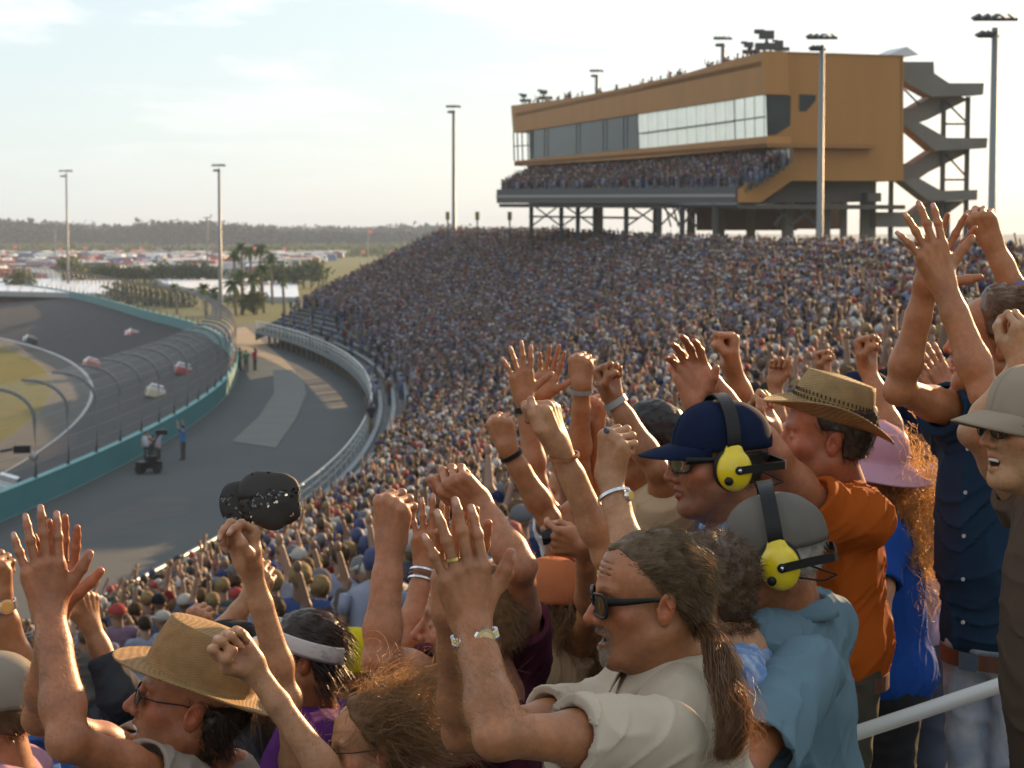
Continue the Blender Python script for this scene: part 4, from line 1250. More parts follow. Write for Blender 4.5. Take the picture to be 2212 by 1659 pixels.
def head_axes(yaw, pitch=0, roll=0):
    """yaw 0 looks to the left of the picture, + turns away from the viewer; rows right, forward, up of the head in world axes"""
    a = math.radians(yaw)
    f = np.array([-math.cos(a), math.sin(a), 0.0]); up = np.array([0, 0, 1.0]); r = np.cross(f, up)
    p = math.radians(pitch); f, up = f * math.cos(p) + up * math.sin(p), up * math.cos(p) - f * math.sin(p)
    q = math.radians(roll); r, up = r * math.cos(q) + up * math.sin(q), up * math.cos(q) - r * math.sin(q)
    return np.stack([r, f, up])
def head_groups(c, A, s=1.0, mouth=0.3, nose=1.0, jaw=1.0, age=0.5, fem=0):
    def T(p): return c + (np.asarray(p, float) * s) @ A
    def E_(p, r, k=.01, op=0, rot=None):
        M = A if rot is None else rot @ A
        return ell(T(p), np.asarray(r, float) * s, k * s, op, M)
    def C_(a, b, ra, rb=None, k=.01, op=0): return rc(T(a), T(b), ra * s, (ra if rb is None else rb) * s, k * s, op)
    g = []
    h = [E_((0, -.018, .038), (.077, .098, .088)), E_((0, .030, .045), (.066, .062, .062), .02),
         E_((0, .040, -.030), (.058, .052, .070), .03), E_((0, .015, -.045), (.060, .055, .062), .03)]
    jl = .105 + .008 * mouth * 1.2
    for sx in (-1, 1):
        h.append(C_((sx * .056, -.012, -.052), (sx * .030, .052, -.098 - .006 * mouth), .017 * jaw, .017 * jaw, .025))
        h.append(E_((sx * .045, .055, -.022), (.022, .020, .018), .022))
    h.append(C_((-.012, .072, -.104 - .01 * mouth), (.012, .072, -.104 - .01 * mouth), .0175, .0175, .022))   # chin
    h.append(C_((0, .05, -.09), (0, .02, -.105), .03, .035, .03))
    g.append((.01, h))
    br = [C_((-.040, .074, .026), (-.012, .086, .024), .0095, .0095, .012), C_((.040, .074, .026), (.012, .086, .024), .0095, .0095, .012)]
    g.append((.014, br))
    # eye sockets
    g.append((-.012, [ball(T((-.032, .098, .004)), .017 * s), ball(T((.032, .098, .004)), .017 * s)]))
    g.append((.004, [ball(T((-.031, .0725, .001)), .0135 * s), ball(T((.031, .0725, .001)), .0135 * s)]))
    for sx in (-1, 1):
        g.append((.004, [C_((sx * .043, .074, .004), (sx * .020, .080, .008), .0035, .004, .003), C_((sx * .041, .073, -.010), (sx * .022, .078, -.010), .0035, .0035, .003)]))
    # nose
    n_ = [C_((0, .088, .016), (0, .104 * (1 + .0 * nose), -.016), .0078, .0095 * nose, .006), C_((0, .104, -.016), (0, .113 + .003 * (nose - 1), -.030), .0095 * nose, .0110 * nose, .006),
          ball(T((.013, .099, -.034)), .0092 * nose * s, .007), ball(T((-.013, .099, -.034)), .0092 * nose * s, .007), C_((0, .100, -.036), (0, .092, -.044), .008, .006, .006)]
    g.append((.010, n_))
    g.append((-.003, [ball(T((.0085, .104, -.0435)), .0042 * s), ball(T((-.0085, .104, -.0435)), .0042 * s)]))
    # mouth
    mo = mouth * .016
    g.append((.006, [C_((-.020, .083, -.062), (0, .0945, -.0575), .0050, .0054, .006), C_((.020, .083, -.062), (0, .0945, -.0575), .0050, .0054, .006)]))
    g.append((.006, [C_((-.018, .081, -.067 - mo), (0, .0915, -.0735 - mo), .0050, .0062, .006), C_((.018, .081, -.067 - mo), (0, .0915, -.0735 - mo), .0050, .0062, .006)]))
    g.append((-.003, [E_((0, .094, -.0655 - mo * .5), (.021, .020, .0016 + mo * .62), .003)]))
    if age > .3:   # nasolabial crease and brow lines
        for sx in (-1, 1):
            g.append((-.006, [C_((sx * .022, .092, -.034), (sx * .034, .078, -.062), .0022 * age, .0018, .004)]))
        for zf in (.052, .062, .072):
            g.append((-.004, [C_((-.04, .078 - (zf - .05) * .25, zf), (0, .0945 - (zf - .05) * .35, zf + .002), .0012, .0012, .003), C_((.04, .078 - (zf - .05) * .25, zf), (0, .0945 - (zf - .05) * .35, zf + .002), .0012, .0012, .003)]))
    # ears
    for sx in (-1, 1):
        rot = np.array(Matrix.Rotation(math.radians(18 * sx), 3, 'Z')) @ np.array(Matrix.Rotation(math.radians(-14), 3, 'X'))
        g.append((.006, [E_((sx * .0800, -.014, -.006), (.0075, .0185, .032), .006, 0, rot)]))
        g.append((-.004, [E_((sx * .0885, -.010, -.002), (.0062, .0105, .0180), .004, 0, rot)]))
        g.append((.002, [C_((sx * .0840, -.012, .012), (sx * .086, -.020, -.006), .0026, .0026, .003), C_((sx * .080, .002, -.006), (sx * .083, -.001, -.012), .0040, .0040, .003), C_((sx * .083, -.0125, -.012), (sx * .081, -.004, -.020), .0030, .0030, .003)]))
    return g, T
def neck_group(T, c, A, base, s=1.0, r=.056):
    a = T((0, -.022, -.060)); b = T((0, -.012, -.085))
    return (.03, [rc(a, base, r * s, r * 1.12 * s, .02), rc(b, base + nrm(A[1] * np.array([1, 1, 0])) * .01, r * .86 * s, r * .95 * s, .03)])
SKINBASE = np.array([.50, .265, .175])
def skin_color(V, c, A, s, base, tips, stubble=0, goatee=0, mouth=.3):
    n = fbm(V * 22, 3, 5) * .15 + fbm(V * 190, 2, 9) * .10 - .06
    C = np.tile(np.asarray(base)[None] * np.array([.76, .65, .48]), (len(V), 1)) * (1 + n)[:, None]
    if c is not None:
        L = ((V - c) @ A.T) / s
        hd = (np.linalg.norm(L, axis=1) < .16)
        def blob(p, r, col, k):
            d = np.linalg.norm((L - np.array(p)) / np.array(r), axis=1)
            w = np.clip(1.4 - d, 0, 1) * k
            C[:] = C * (1 - w[:, None]) + (C * np.asarray(col)) * w[:, None]
        blob((.05, .06, -.02), (.03, .03, .025), (1.12, .80, .78), .8); blob((-.05, .06, -.02), (.03, .03, .025), (1.12, .80, .78), .8)
        blob((0, .11, -.028), (.02, .02, .02), (1.12, .78, .75), .8)
        blob((0, .095, -.058), (.024, .016, .0065), (1.0, .55, .55), 1); blob((0, .094, -.076), (.022, .016, .008), (1.0, .55, .55), 1)
        for sx in (-1, 1): blob((sx * .085, -.012, -.005), (.012, .02, .034), (1.15, .75, .7), .8)
        for sx in (-1, 1): blob((sx * .028, .082, .030), (.019, .012, .0035), (.25, .22, .22), .9); blob((sx * .031, .086, -.001), (.014, .012, .0016), (.22, .2, .2), 1)
        ins = (L[:, 1] < .088) & (np.abs(L[:, 0]) < .02) & (L[:, 2] < -.060) & (L[:, 2] > -.0695 - .016 * mouth) & (L[:, 1] > .06)
        C[ins] *= .18
        if stubble:
            w = np.clip((-.045 - L[:, 2]) / .02, 0, 1) * np.clip((L[:, 1] - 0.0) / .03, 0, 1) * (L[:, 2] > -.135) * hd * stubble
            C[:] = C * (1 - w[:, None] * .45)
        if goatee:
            d1 = np.linalg.norm((L - np.array([0, .085, -.098])) / np.array([.026, .05, .021]), axis=1)
            d2 = np.linalg.norm((L - np.array([0, .095, -.051])) / np.array([.030, .02, .0075]), axis=1)
            d3 = np.minimum(np.linalg.norm((L - np.array([.027, .085, -.072])) / np.array([.008, .02, .024]), axis=1), np.linalg.norm((L - np.array([-.027, .085, -.072])) / np.array([.008, .02, .024]), axis=1))
            w = np.clip((1.25 - np.minimum(np.minimum(d1, d2), d3)) * 3, 0, 1) * (.7 + .5 * vnoise(V * 600)) * goatee
            w = np.clip(w, 0, 1)
            gcol = np.where((L[:, 2] < -.095)[:, None], np.array([.30, .26, .22]), np.array([.10, .07, .05]))
            C[:] = C * (1 - w[:, None]) + gcol * w[:, None]
    for tp, tb, r, dn_ in tips:
        d = np.linalg.norm(V - tp, axis=1); w = np.clip(1 - d / .03, 0, 1) * .5
        C[:] = C * (1 - w[:, None]) + C * np.array([1.12, .82, .78]) * w[:, None]
        nc = tp - nrm(tp - tb) * .007 + dn_ * r * .72; w = np.clip(1.6 - np.linalg.norm(V - nc, axis=1) / .0058, 0, 1); C[:] = C * (1 - w[:, None] * .6) + np.array([.62, .40, .33]) * w[:, None] * .6
    return np.clip(C, 0.01, 1)
m_skin = mat('skin', var=.13, scale=45, rough=.46, spec=.42, attr=True, sss=.15, sssd=.008, bump=.45, bscale=260, bdist=.0014)
def hair_mat(name, c, tr=.3):
    m = mat('hair_' + name, c, .38, .5, var=.35, scale=60, trans=tr)
    return m
def cloth_mat(name, c, rough=.85, trans=.06, var=.06, **k):
    return mat('cloth_' + name, c, rough, .1, var=var, scale=14, bump=.4, bscale=700, bdist=.0008, trans=trans, **k)
def strands(roots, nrmls, flow, length, width, seg=6, lift=.35, jit=.25, grav=0.0, curl=0.0, cfreq=40, tipw=.3):
    """ribbon hairs. flow(P)->direction"""
    n = len(roots); P = roots.copy(); d = flow(P)
    J = rng.normal(size=(n, 3)) * jit
    d = d + nrmls * lift + J
    d /= np.linalg.norm(d, axis=1, keepdims=True)
    length = np.broadcast_to(length, (n,)) * rng.uniform(.6, 1.15, n)
    st = length / seg
    side = np.cross(d, rng.normal(size=(n, 3))); side /= np.maximum(np.linalg.norm(side, axis=1, keepdims=True), 1e-9)
    rings = [P.copy()]; ph = rng.normal(size=(n, 3)) * .3
    for k in range(seg):
        P = P + d * st[:, None]
        rings.append(P.copy())
        f = flow(P)
        cn = np.stack([vnoise(P * cfreq, 1), vnoise(P * cfreq, 2), vnoise(P * cfreq, 3)], -1) if curl else 0
        d = d + f * .35 + J * .12 + curl * cn + np.array([0, 0, -grav])
        d /= np.linalg.norm(d, axis=1, keepdims=True)
    Rg = np.stack(rings, 1)
    w = np.linspace(1, tipw, seg + 1)[None, :, None] * width / 2
    A_ = Rg - side[:, None] * w; B_ = Rg + side[:, None] * w
    V = np.stack([A_, B_], 2).reshape(n, -1, 3)
    i = np.arange(seg) * 2
    q = np.stack([i, i + 1, i + 3, i + 2], -1)
    F = (q[None] + (np.arange(n) * (seg + 1) * 2)[:, None, None]).reshape(-1, 4)
    return V.reshape(-1, 3), F
def shell(c, A, s, grow, cut, vox=.004, noise=.004, nf=45, k=.01):
    """hair mass: the skull grown outwards, minus what cut() removes. returns V,F,N (world)"""
    T = lambda p: c + (np.asarray(p, float) * s) @ A
    g = [(.01, [ell(T((0, -.018, .038)), (np.array([.077, .098, .088]) + grow) * s, .01, 0, A), ell(T((0, .028, .047)), (np.array([.066, .062, .062]) + grow * .6) * s, .02 * s, 0, A)])]
    g[0][1].append(ell(T((0, -.045, -.01)), (np.array([.066, .055, .07]) + grow * .8) * s, .02 * s, 0, A))
    def disp(X):
        L = ((X - c) @ A.T) / s
        return vnoise(X * nf, 4) * noise + vnoise(X * nf * 2.3, 6) * noise * .5 + np.maximum(cut(L), 0) * 1.6 * s
    V, F = surf(g, vox, disp)
    return V, F, vnormals(V, F)
# ---------------------------------------------------------------- things people wear
m_blackp = mat('black_plastic', (.012, .012, .013), .4, .22)
m_lens = mat('sunglass_lens', (.008, .009, .011), .10, .5)
m_chrome = mat('polished_steel', (.62, .62, .64), .18, .8, metal=.95)
m_gold = mat('gold_metal', (.75, .52, .18), .25, .7, metal=.9)
m_copper = mat('copper_braid', (.42, .18, .08), .35, .6, metal=.7)
m_yel = mat('yellow_plastic', (.70, .53, .01), .3, .5, coat=.3, var=.03, scale=8)
m_teeth = mat('teeth', (.65, .60, .50), .3, .5)
def band_ring(mb, c, ax, X, rx, rz, h, n=28, th=.002):
    ax = nrm(ax); X = nrm(np.asarray(X, float) - ax * (np.asarray(X, float) @ ax)); Z = np.cross(X, ax)
    a = np.linspace(0, 2 * math.pi, n + 1)
    P = np.zeros((n + 1, 5, 3))
    for k, (q, hh) in enumerate(((0, -h / 2), (0, h / 2), (th, h / 2), (th, -h / 2), (0, -h / 2))):
        P[:, k] = c + X * ((rx + q) * np.cos(a))[:, None] + Z * ((rz + q) * np.sin(a))[:, None] + ax * hh
    mb.sheet(P[:, ::-1])
def disc(mb, c, n_, X, r, h, nn=24):
    n_ = nrm(n_); X = nrm(np.asarray(X, float) - n_ * (np.asarray(X, float) @ n_)); Y = np.cross(n_, X)
    a = np.arange(nn) / nn * 2 * math.pi
    V = np.concatenate([c + r * (np.cos(a)[:, None] * X + np.sin(a)[:, None] * Y), c + n_ * h + r * .92 * (np.cos(a)[:, None] * X + np.sin(a)[:, None] * Y), [c + n_ * h]])
    i = np.arange(nn); j = (i + 1) % nn
    mb.add(V, np.stack([i, j, nn + j, nn + i], -1), np.stack([nn + i, nn + j, np.full(nn, 2 * nn)], -1))
def sunglasses(par, c, A, s, style='wayfarer', mlens=None, mfr=None):
    T = lambda p: c + (np.asarray(p, float) * s) @ A
    mfr = mfr or m_blackp; mlens = mlens or m_lens
    root = None
    fr = MB(); le = MB()
    w, h, z0, thick = {'wayfarer': (.0290, .0195, -.001, .0032), 'round': (.0235, .0195, .000, .0012), 'wrap': (.033, .0185, .002, .0016), 'small': (.021, .016, -.002, .0011)}[style]
    for sx in (-1, 1):
        a = np.linspace(0, 2 * math.pi, 29)
        ex = .65 if style in ('wayfarer', 'wrap') else 1.0
        px_ = np.sign(np.cos(a)) * np.abs(np.cos(a)) ** ex * w; pz_ = np.sign(np.sin(a)) * np.abs(np.sin(a)) ** ex * h
        if style == 'wayfarer': pz_ = pz_ + np.maximum(px_, 0) * .16 * np.sign(pz_ + 1e-9)
        X_ = sx * (.0335 + px_)
        Y_ = .105 - (np.abs(X_) ** 2) * (5.5 if style == 'wrap' else 3.4)
        P = np.stack([X_, Y_, z0 + pz_], -1)
        Pw = c + (P * s) @ A
        fr.tube(Pw, thick * s, 6, cap=False)
        cc = c + (np.array([sx * .0335, .1045 - .0335 ** 2 * 3.4 + .0015, z0]) * s) @ A
        V = np.concatenate([Pw[:-1], [cc]]); i = np.arange(28)
        le.add(V, None, np.stack([i, (i + 1) % 28, np.full(28, 28)], -1)); le.build('lens', mlens, par, smooth=True); le = MB()
        tt = [(sx * (.0335 + w), .105 - (.0335 + w) ** 2 * 3.4, z0 + h * .55), (sx * .074, .062, z0 + h * .55), (sx * .0815, .01, .012), (sx * .083, -.012, .010), (sx * .082, -.026, -.006)]
        g = MB(); th = {'wayfarer': .0042, 'wrap': .0032}.get(style, .0015)
        if style in ('wayfarer', 'wrap'):
            TT = np.array(tt); hh = np.array([.0150, .0120, .0075, .0060, .0045]); Q = np.stack([TT + np.array([0, 0, 1.0]) * hh[:, None] * .55, TT + np.array([sx * .0022, 0, 0]), TT - np.array([0, 0, 1.0]) * hh[:, None] * .55, TT - np.array([sx * .0012, 0, 0]), TT + np.array([0, 0, 1.0]) * hh[:, None] * .55], 1)
            g.sheet(c + (Q * s) @ A)
        else: g.tube([T(q) for q in tt], th * s, 6)
        g.build('temple', mfr, par, smooth=True)
    fr.tube([T((-.009, .1045, z0 + h * .3)), T((0, .108, z0 + h * .45)), T((.009, .1045, z0 + h * .3))], thick * s, 6)
    fr.build('sunglasses', mfr, par, smooth=True)
def hat(par, c, A, s, m, crown_h=.11, brim=.075, rx=.082, ry=.102, z0=.055, tilt=0, side_up=.0, front=-.01, back=-.0, pinch=.0, mband=None, n=72, topr=.78, name='hat', dome=0, wave=0):
    """lathe-like hat in head axes"""
    Rt = np.array(Matrix.Rotation(math.radians(tilt), 3, 'X'))
    def place(L): return c + ((L @ Rt.T + np.array([0, -.008, z0])) * s) @ A
    a = np.arange(n + 1) / n * 2 * math.pi
    rows = []
    prof = [(1.0, 0, 0)]
    # brim rows (t outwards), then crown rows
    def brim_pt(t):
        x = (rx + brim * t) * np.sin(a); y = (ry + brim * t) * np.cos(a)
        z = t * (side_up * np.abs(np.sin(a)) ** 2 + front * np.clip(np.cos(a), 0, 1) ** 1.5 + back * np.clip(-np.cos(a), 0, 1) ** 1.5) + wave * t * np.sin(a * 3 + 1)
        return np.stack([x, y, z], -1)
    top = [brim_pt(t) for t in (1.0, .97, .75, .5, .25, .06)]
    cr = []
    for q in np.linspace(0, 1, 9):
        f = 1 - (1 - topr) * q ** (1.6 if not dome else 3)
        if dome: f = math.sqrt(max(1 - (q * .985) ** 2.6, 0.02))
        z = crown_h * q
        x = rx * f * np.sin(a); y = ry * f * np.cos(a)
        zz = z + 0 * x
        if pinch: x = x * (1 - pinch * q * np.clip(np.cos(a), 0, 1) ** 2)
        cr.append(np.stack([x, y, zz], -1))
    for q in (.93, .8, .55, .25, .02):
        if dome: break
        x = rx * topr * q * np.sin(a); y = ry * topr * q * np.cos(a)
        if pinch: x = x * (1 - pinch * np.clip(np.cos(a), 0, 1) ** 2)
        z = crown_h + .006 * (1 - q) * 2 - (pinch * .055) * np.exp(-(x / .018) ** 2) * (1 - .3 * q) + 0 * x
        cr.append(np.stack([x, y, z], -1))
    P = np.array(top + cr)
    under = np.array([brim_pt(t) - np.array([0, 0, .0035]) for t in (.06, .25, .5, .75, .97, 1.0)])
    g = MB(); P = np.concatenate([under, P])
    Pw = place(P.reshape(-1, 3)).reshape(P.shape)
    g.sheet(Pw)
    o = g.build(name, m, par, smooth=True)
    # rim binding
    g = MB(); g.tube(place(brim_pt(1.0) - np.array([0, 0, .0018]))[:-1].tolist() + [place(brim_pt(1.0) - np.array([0, 0, .0018]))[0]], .0028 * s, 6, cap=False); g.build('hat_binding', m, o if False else par, smooth=True)
    if mband is not None:
        B_ = []
        for q in (.02, .22):
            f = 1 - (1 - topr) * q ** 1.6 + .018
            B_.append(place(np.stack([rx * f * np.sin(a), ry * f * np.cos(a), np.full_like(a, crown_h * q)], -1)))
        g = MB(); g.sheet(np.array(B_)); g.build('hat_band', mband, par, smooth=True)
    return o
def cap(par, c, A, s, m, z0=.035, tilt=0, peak=True, peak_len=.078, height=1.0, button=True, name='cap', mpeak=None, crump=0, pexp=3.2, curve=.022, r=(.086, .107, .098), panel=True):
    Rt = np.array(Matrix.Rotation(math.radians(tilt), 3, 'X'))
    def place(L): return c + ((np.asarray(L) @ Rt.T) * s) @ A
    n = 48; a = np.linspace(0, 2 * math.pi, n + 1); rows = []
    for q in np.linspace(0, 1, 13):
        th = q * math.pi / 2
        f = math.cos(th) ** .8; zz = r[2] * height * math.sin(th)
        x = r[0] * f * np.sin(a); y = r[1] * f * np.cos(a) - .014 * (1 - q * .3)
        seam = -.0032 * np.exp(-((((a / (math.pi / 3)) + .5) % 1 - .5) / .045) ** 2) * (1 - q) ** .3 if panel else 0
        z = z0 + zz + 0 * x
        w = .0035 * vnoise(np.stack([x * 30, y * 30, z * 30], -1), 3) + crump * vnoise(np.stack([x * 17, y * 17, z * 17], -1), 8)
        rr = (1 + (seam + w) / .09)
        rows.append(np.stack([x * rr, y * rr, z], -1))
    rows.insert(0, rows[0] * np.array([.985, .985, 1]) - np.array([0, 0, .012])); 
    P = np.array(rows)
    g = MB(); g.sheet(place(P.reshape(-1, 3)).reshape(P.shape)); o = g.build(name, m, par, smooth=True)
    sd = o.modifiers.new('thick', 'SOLIDIFY'); sd.thickness = .0025; sd.offset = -1
    if button:
        g = MB(); pc = place(np.array([[0, -.010, z0 + r[2] * height - .001]]))[0]; disc(g, pc, A[2], A[0], .0075 * s, .004 * s, 12); g.build('cap_button', m, par, smooth=True)
    if peak:
        u = np.linspace(-1, 1, 25); t = np.linspace(0, 1, 9)
        P = np.zeros((9, 25, 3))
        for i, tt in enumerate(t):
            x0 = np.sin(u * 1.12) * r[0] * 1.0; y0 = np.cos(u * 1.12) * r[1] - .014
            L = peak_len * (1 - np.abs(u) ** pexp)
            P[i, :, 0] = x0 * (1 - .10 * tt); P[i, :, 1] = y0 + L * tt; P[i, :, 2] = z0 - .004 - curve * (u ** 2) * (.4 + .6 * tt) - .020 * tt ** 1.3 + curve * .3
        g = MB(); g.sheet(place(P.reshape(-1, 3)).reshape(P.shape)); pk = g.build('cap_peak', mpeak or m, par, smooth=True)
        sd = pk.modifiers.new('thick', 'SOLIDIFY'); sd.thickness = .0035; sd.offset = 0
    return o
def headset(par, c, A, s, side=-1, tilt=0):
    """yellow cup over the ear with head band, rear yoke and wire"""
    Rt = np.array(Matrix.Rotation(math.radians(tilt), 3, 'X'))
    T = lambda p: c + ((Rt @ np.asarray(p, float)) * s) @ A
    x = side * .098
    B_ = Rt.T @ np.eye(3) @ A if False else (Rt.T @ A)
    prs = [ell(T((x, -.008, -.010)), np.array([.022, .039, .046]) * s, .01, 0, B_), ell(T((x + side * .010, -.008, -.012)), np.array([.017, .032, .038]) * s, .012, 0, B_), rc(T((x, -.016, .035)), T((x * .965, .000, .035)), .010 * s, .010 * s, .012), rc(T((x * .96, -.014, .056)), T((x * .96, -.002, .056)), .006 * s, .006 * s, .014)]
    V, F = surf([(.01, prs)], .003); mesh_np('ear_cup', V, F, m_yel, par)
    V, F = surf([(.01, [ell(T((x - side * .017, -.008, -.008)), np.array([.015, .043, .050]) * s, .01, 0, B_)])], .004); mesh_np('ear_pad', V, F, m_blackp, par)
    # head band: strap over the cap
    a = np.linspace(math.radians(-18), math.radians(198), 40)
    P = np.zeros((40, 5, 3))
    for i, q in enumerate(a):
        ctr = np.array([-side * -.0 + math.cos(q) * -side * -1 * .100 * (1 if True else 0), -.008, .052 + math.sin(q) * .092])
        if math.sin(q) < 0: ctr[2] = .052 + math.sin(q) * .05
        for k, (dy, dr) in enumerate(((-.015, 0), (.015, 0), (.015, .004), (-.015, .004), (-.015, 0))):
            P[i, k] = T((ctr[0] * (1 + dr * 10), ctr[1] + dy, ctr[2] + dr * math.sin(q)))
    g = MB(); g.sheet(P); g.build('head_band', m_blackp, par, smooth=False)
    # far cup
    V, F = surf([(.01, [ell(T((-x, -.008, -.010)), np.array([.024, .039, .046]) * s, .01, 0, B_)])], .005); mesh_np('ear_cup', V, F, m_yel, par)
    # rear yoke
    xo = x + side * .029
    g = MB()
    P = []
    for (q0, q1) in (((xo, -.010, -.008), 0), ((xo + side * .001, -.060, -.004), 0), ((xo - side * .002, -.112, -.002), 0), ((xo - side * .012, -.118, -.002), 0), ((xo - side * .05, -.120, -.002), 0), ((0, -.122, -.002), 0), ((-xo, -.05, -.004), 0)): P.append(T(q0))
    g.tube(P, .0075 * s, 8, flat=.35, up=B_[2]) if False else None
    Q = np.zeros((len(P), 5, 3)); up = B_[2] * .0085 * s
    for i, p in enumerate(P):
        t = nrm(np.array(P[min(i + 1, len(P) - 1)]) - np.array(P[max(i - 1, 0)])); nn = np.cross(t, B_[2]) * .0015 * s
        for k, w_ in enumerate((up + nn, up - nn, -up - nn, -up + nn, up + nn)): Q[i, k] = p + w_
    g.sheet(Q); g.build('rear_yoke', m_blackp, par)
    g = MB(); disc(g, T((xo - side * .004, -.010, -.008)), B_[0] * side, B_[2], .0095 * s, .006 * s); g.build('hinge', m_blackp, par, smooth=True)
    g = MB(); disc(g, T((xo + side * .0025, -.010, -.008)), B_[0] * side, B_[2], .004 * s, .003 * s, 10); g.build('screw', m_chrome, par, smooth=True)
    g = MB(); disc(g, T((x + side * .022, .013, -.030)), B_[0] * side, B_[2], .0095 * s, .007 * s); g.build('volume_knob', m_blackp, par, smooth=True)
    g = MB(); q = np.linspace(0, 1, 14)
    g.tube([T((x + side * .012, -.040 - .075 * math.sin(math.pi * w_ * .5) ** .8 if w_ < .6 else -.115 + .05 * (w_ - .6) / .4, -.034 - .016 * math.sin(math.pi * w_ * 1.2) + .010 * w_)) for w_ in q], .0022 * s, 6); g.build('cable', m_blackp, par, smooth=True)
def watch(par, Wr, f, X, Z, s=1.0, m=None, face=None, rx=.0345, rz=.0300, h=.018, off=-.028, name='wristwatch', facedir=None, fr=.018):
    c = Wr + f * off
    g = MB(); band_ring(g, c, f, X, rx * s, rz * s, h * s, 36, .003 * s)
    o = g.build(name, m or m_chrome, par)
    fd = Z if facedir is None else facedir
    rr = rz if abs(np.dot(nrm(fd), nrm(Z))) > .7 else rx
    g = MB(); disc(g, c + nrm(fd) * (rr - .001) * s, fd, f, fr * s, .007 * s); g.build('watch_case', m or m_chrome, par, smooth=False)
    g = MB(); disc(g, c + nrm(fd) * (rr + .0062) * s, fd, f, fr * .78 * s, .0012 * s); g.build('watch_dial', face or m_gold, par)
    return o
def link_bracelet(par, Wr, f, X, Z, s=1.0):
    """steel and gold linked band"""
    c = Wr + f * -.026; rx, rz = .0375 * s, .0325 * s
    g = MB(); g2 = MB()
    n = 30
    for i in range(n):
        a = 2 * math.pi * i / n
        nn = nrm(X * math.cos(a) / rx + Z * math.sin(a) / rz); p = c + X * rx * math.cos(a) + Z * rz * math.sin(a)
        t = nrm(np.cross(f, nn)); M = np.stack([t, f, nn], 1)
        for dy, w_, mb_ in ((-.0062, .0050, g), (.0062, .0050, g), (0, .0062, g2)):
            mb_.box(p + f * dy * s, (.0055 * s, w_ * s, .0032 * s), M=M)
    o = g.build('wristwatch', m_chrome, par); g2.build('gold_links', m_gold, par)
    return c, rx, rz, o

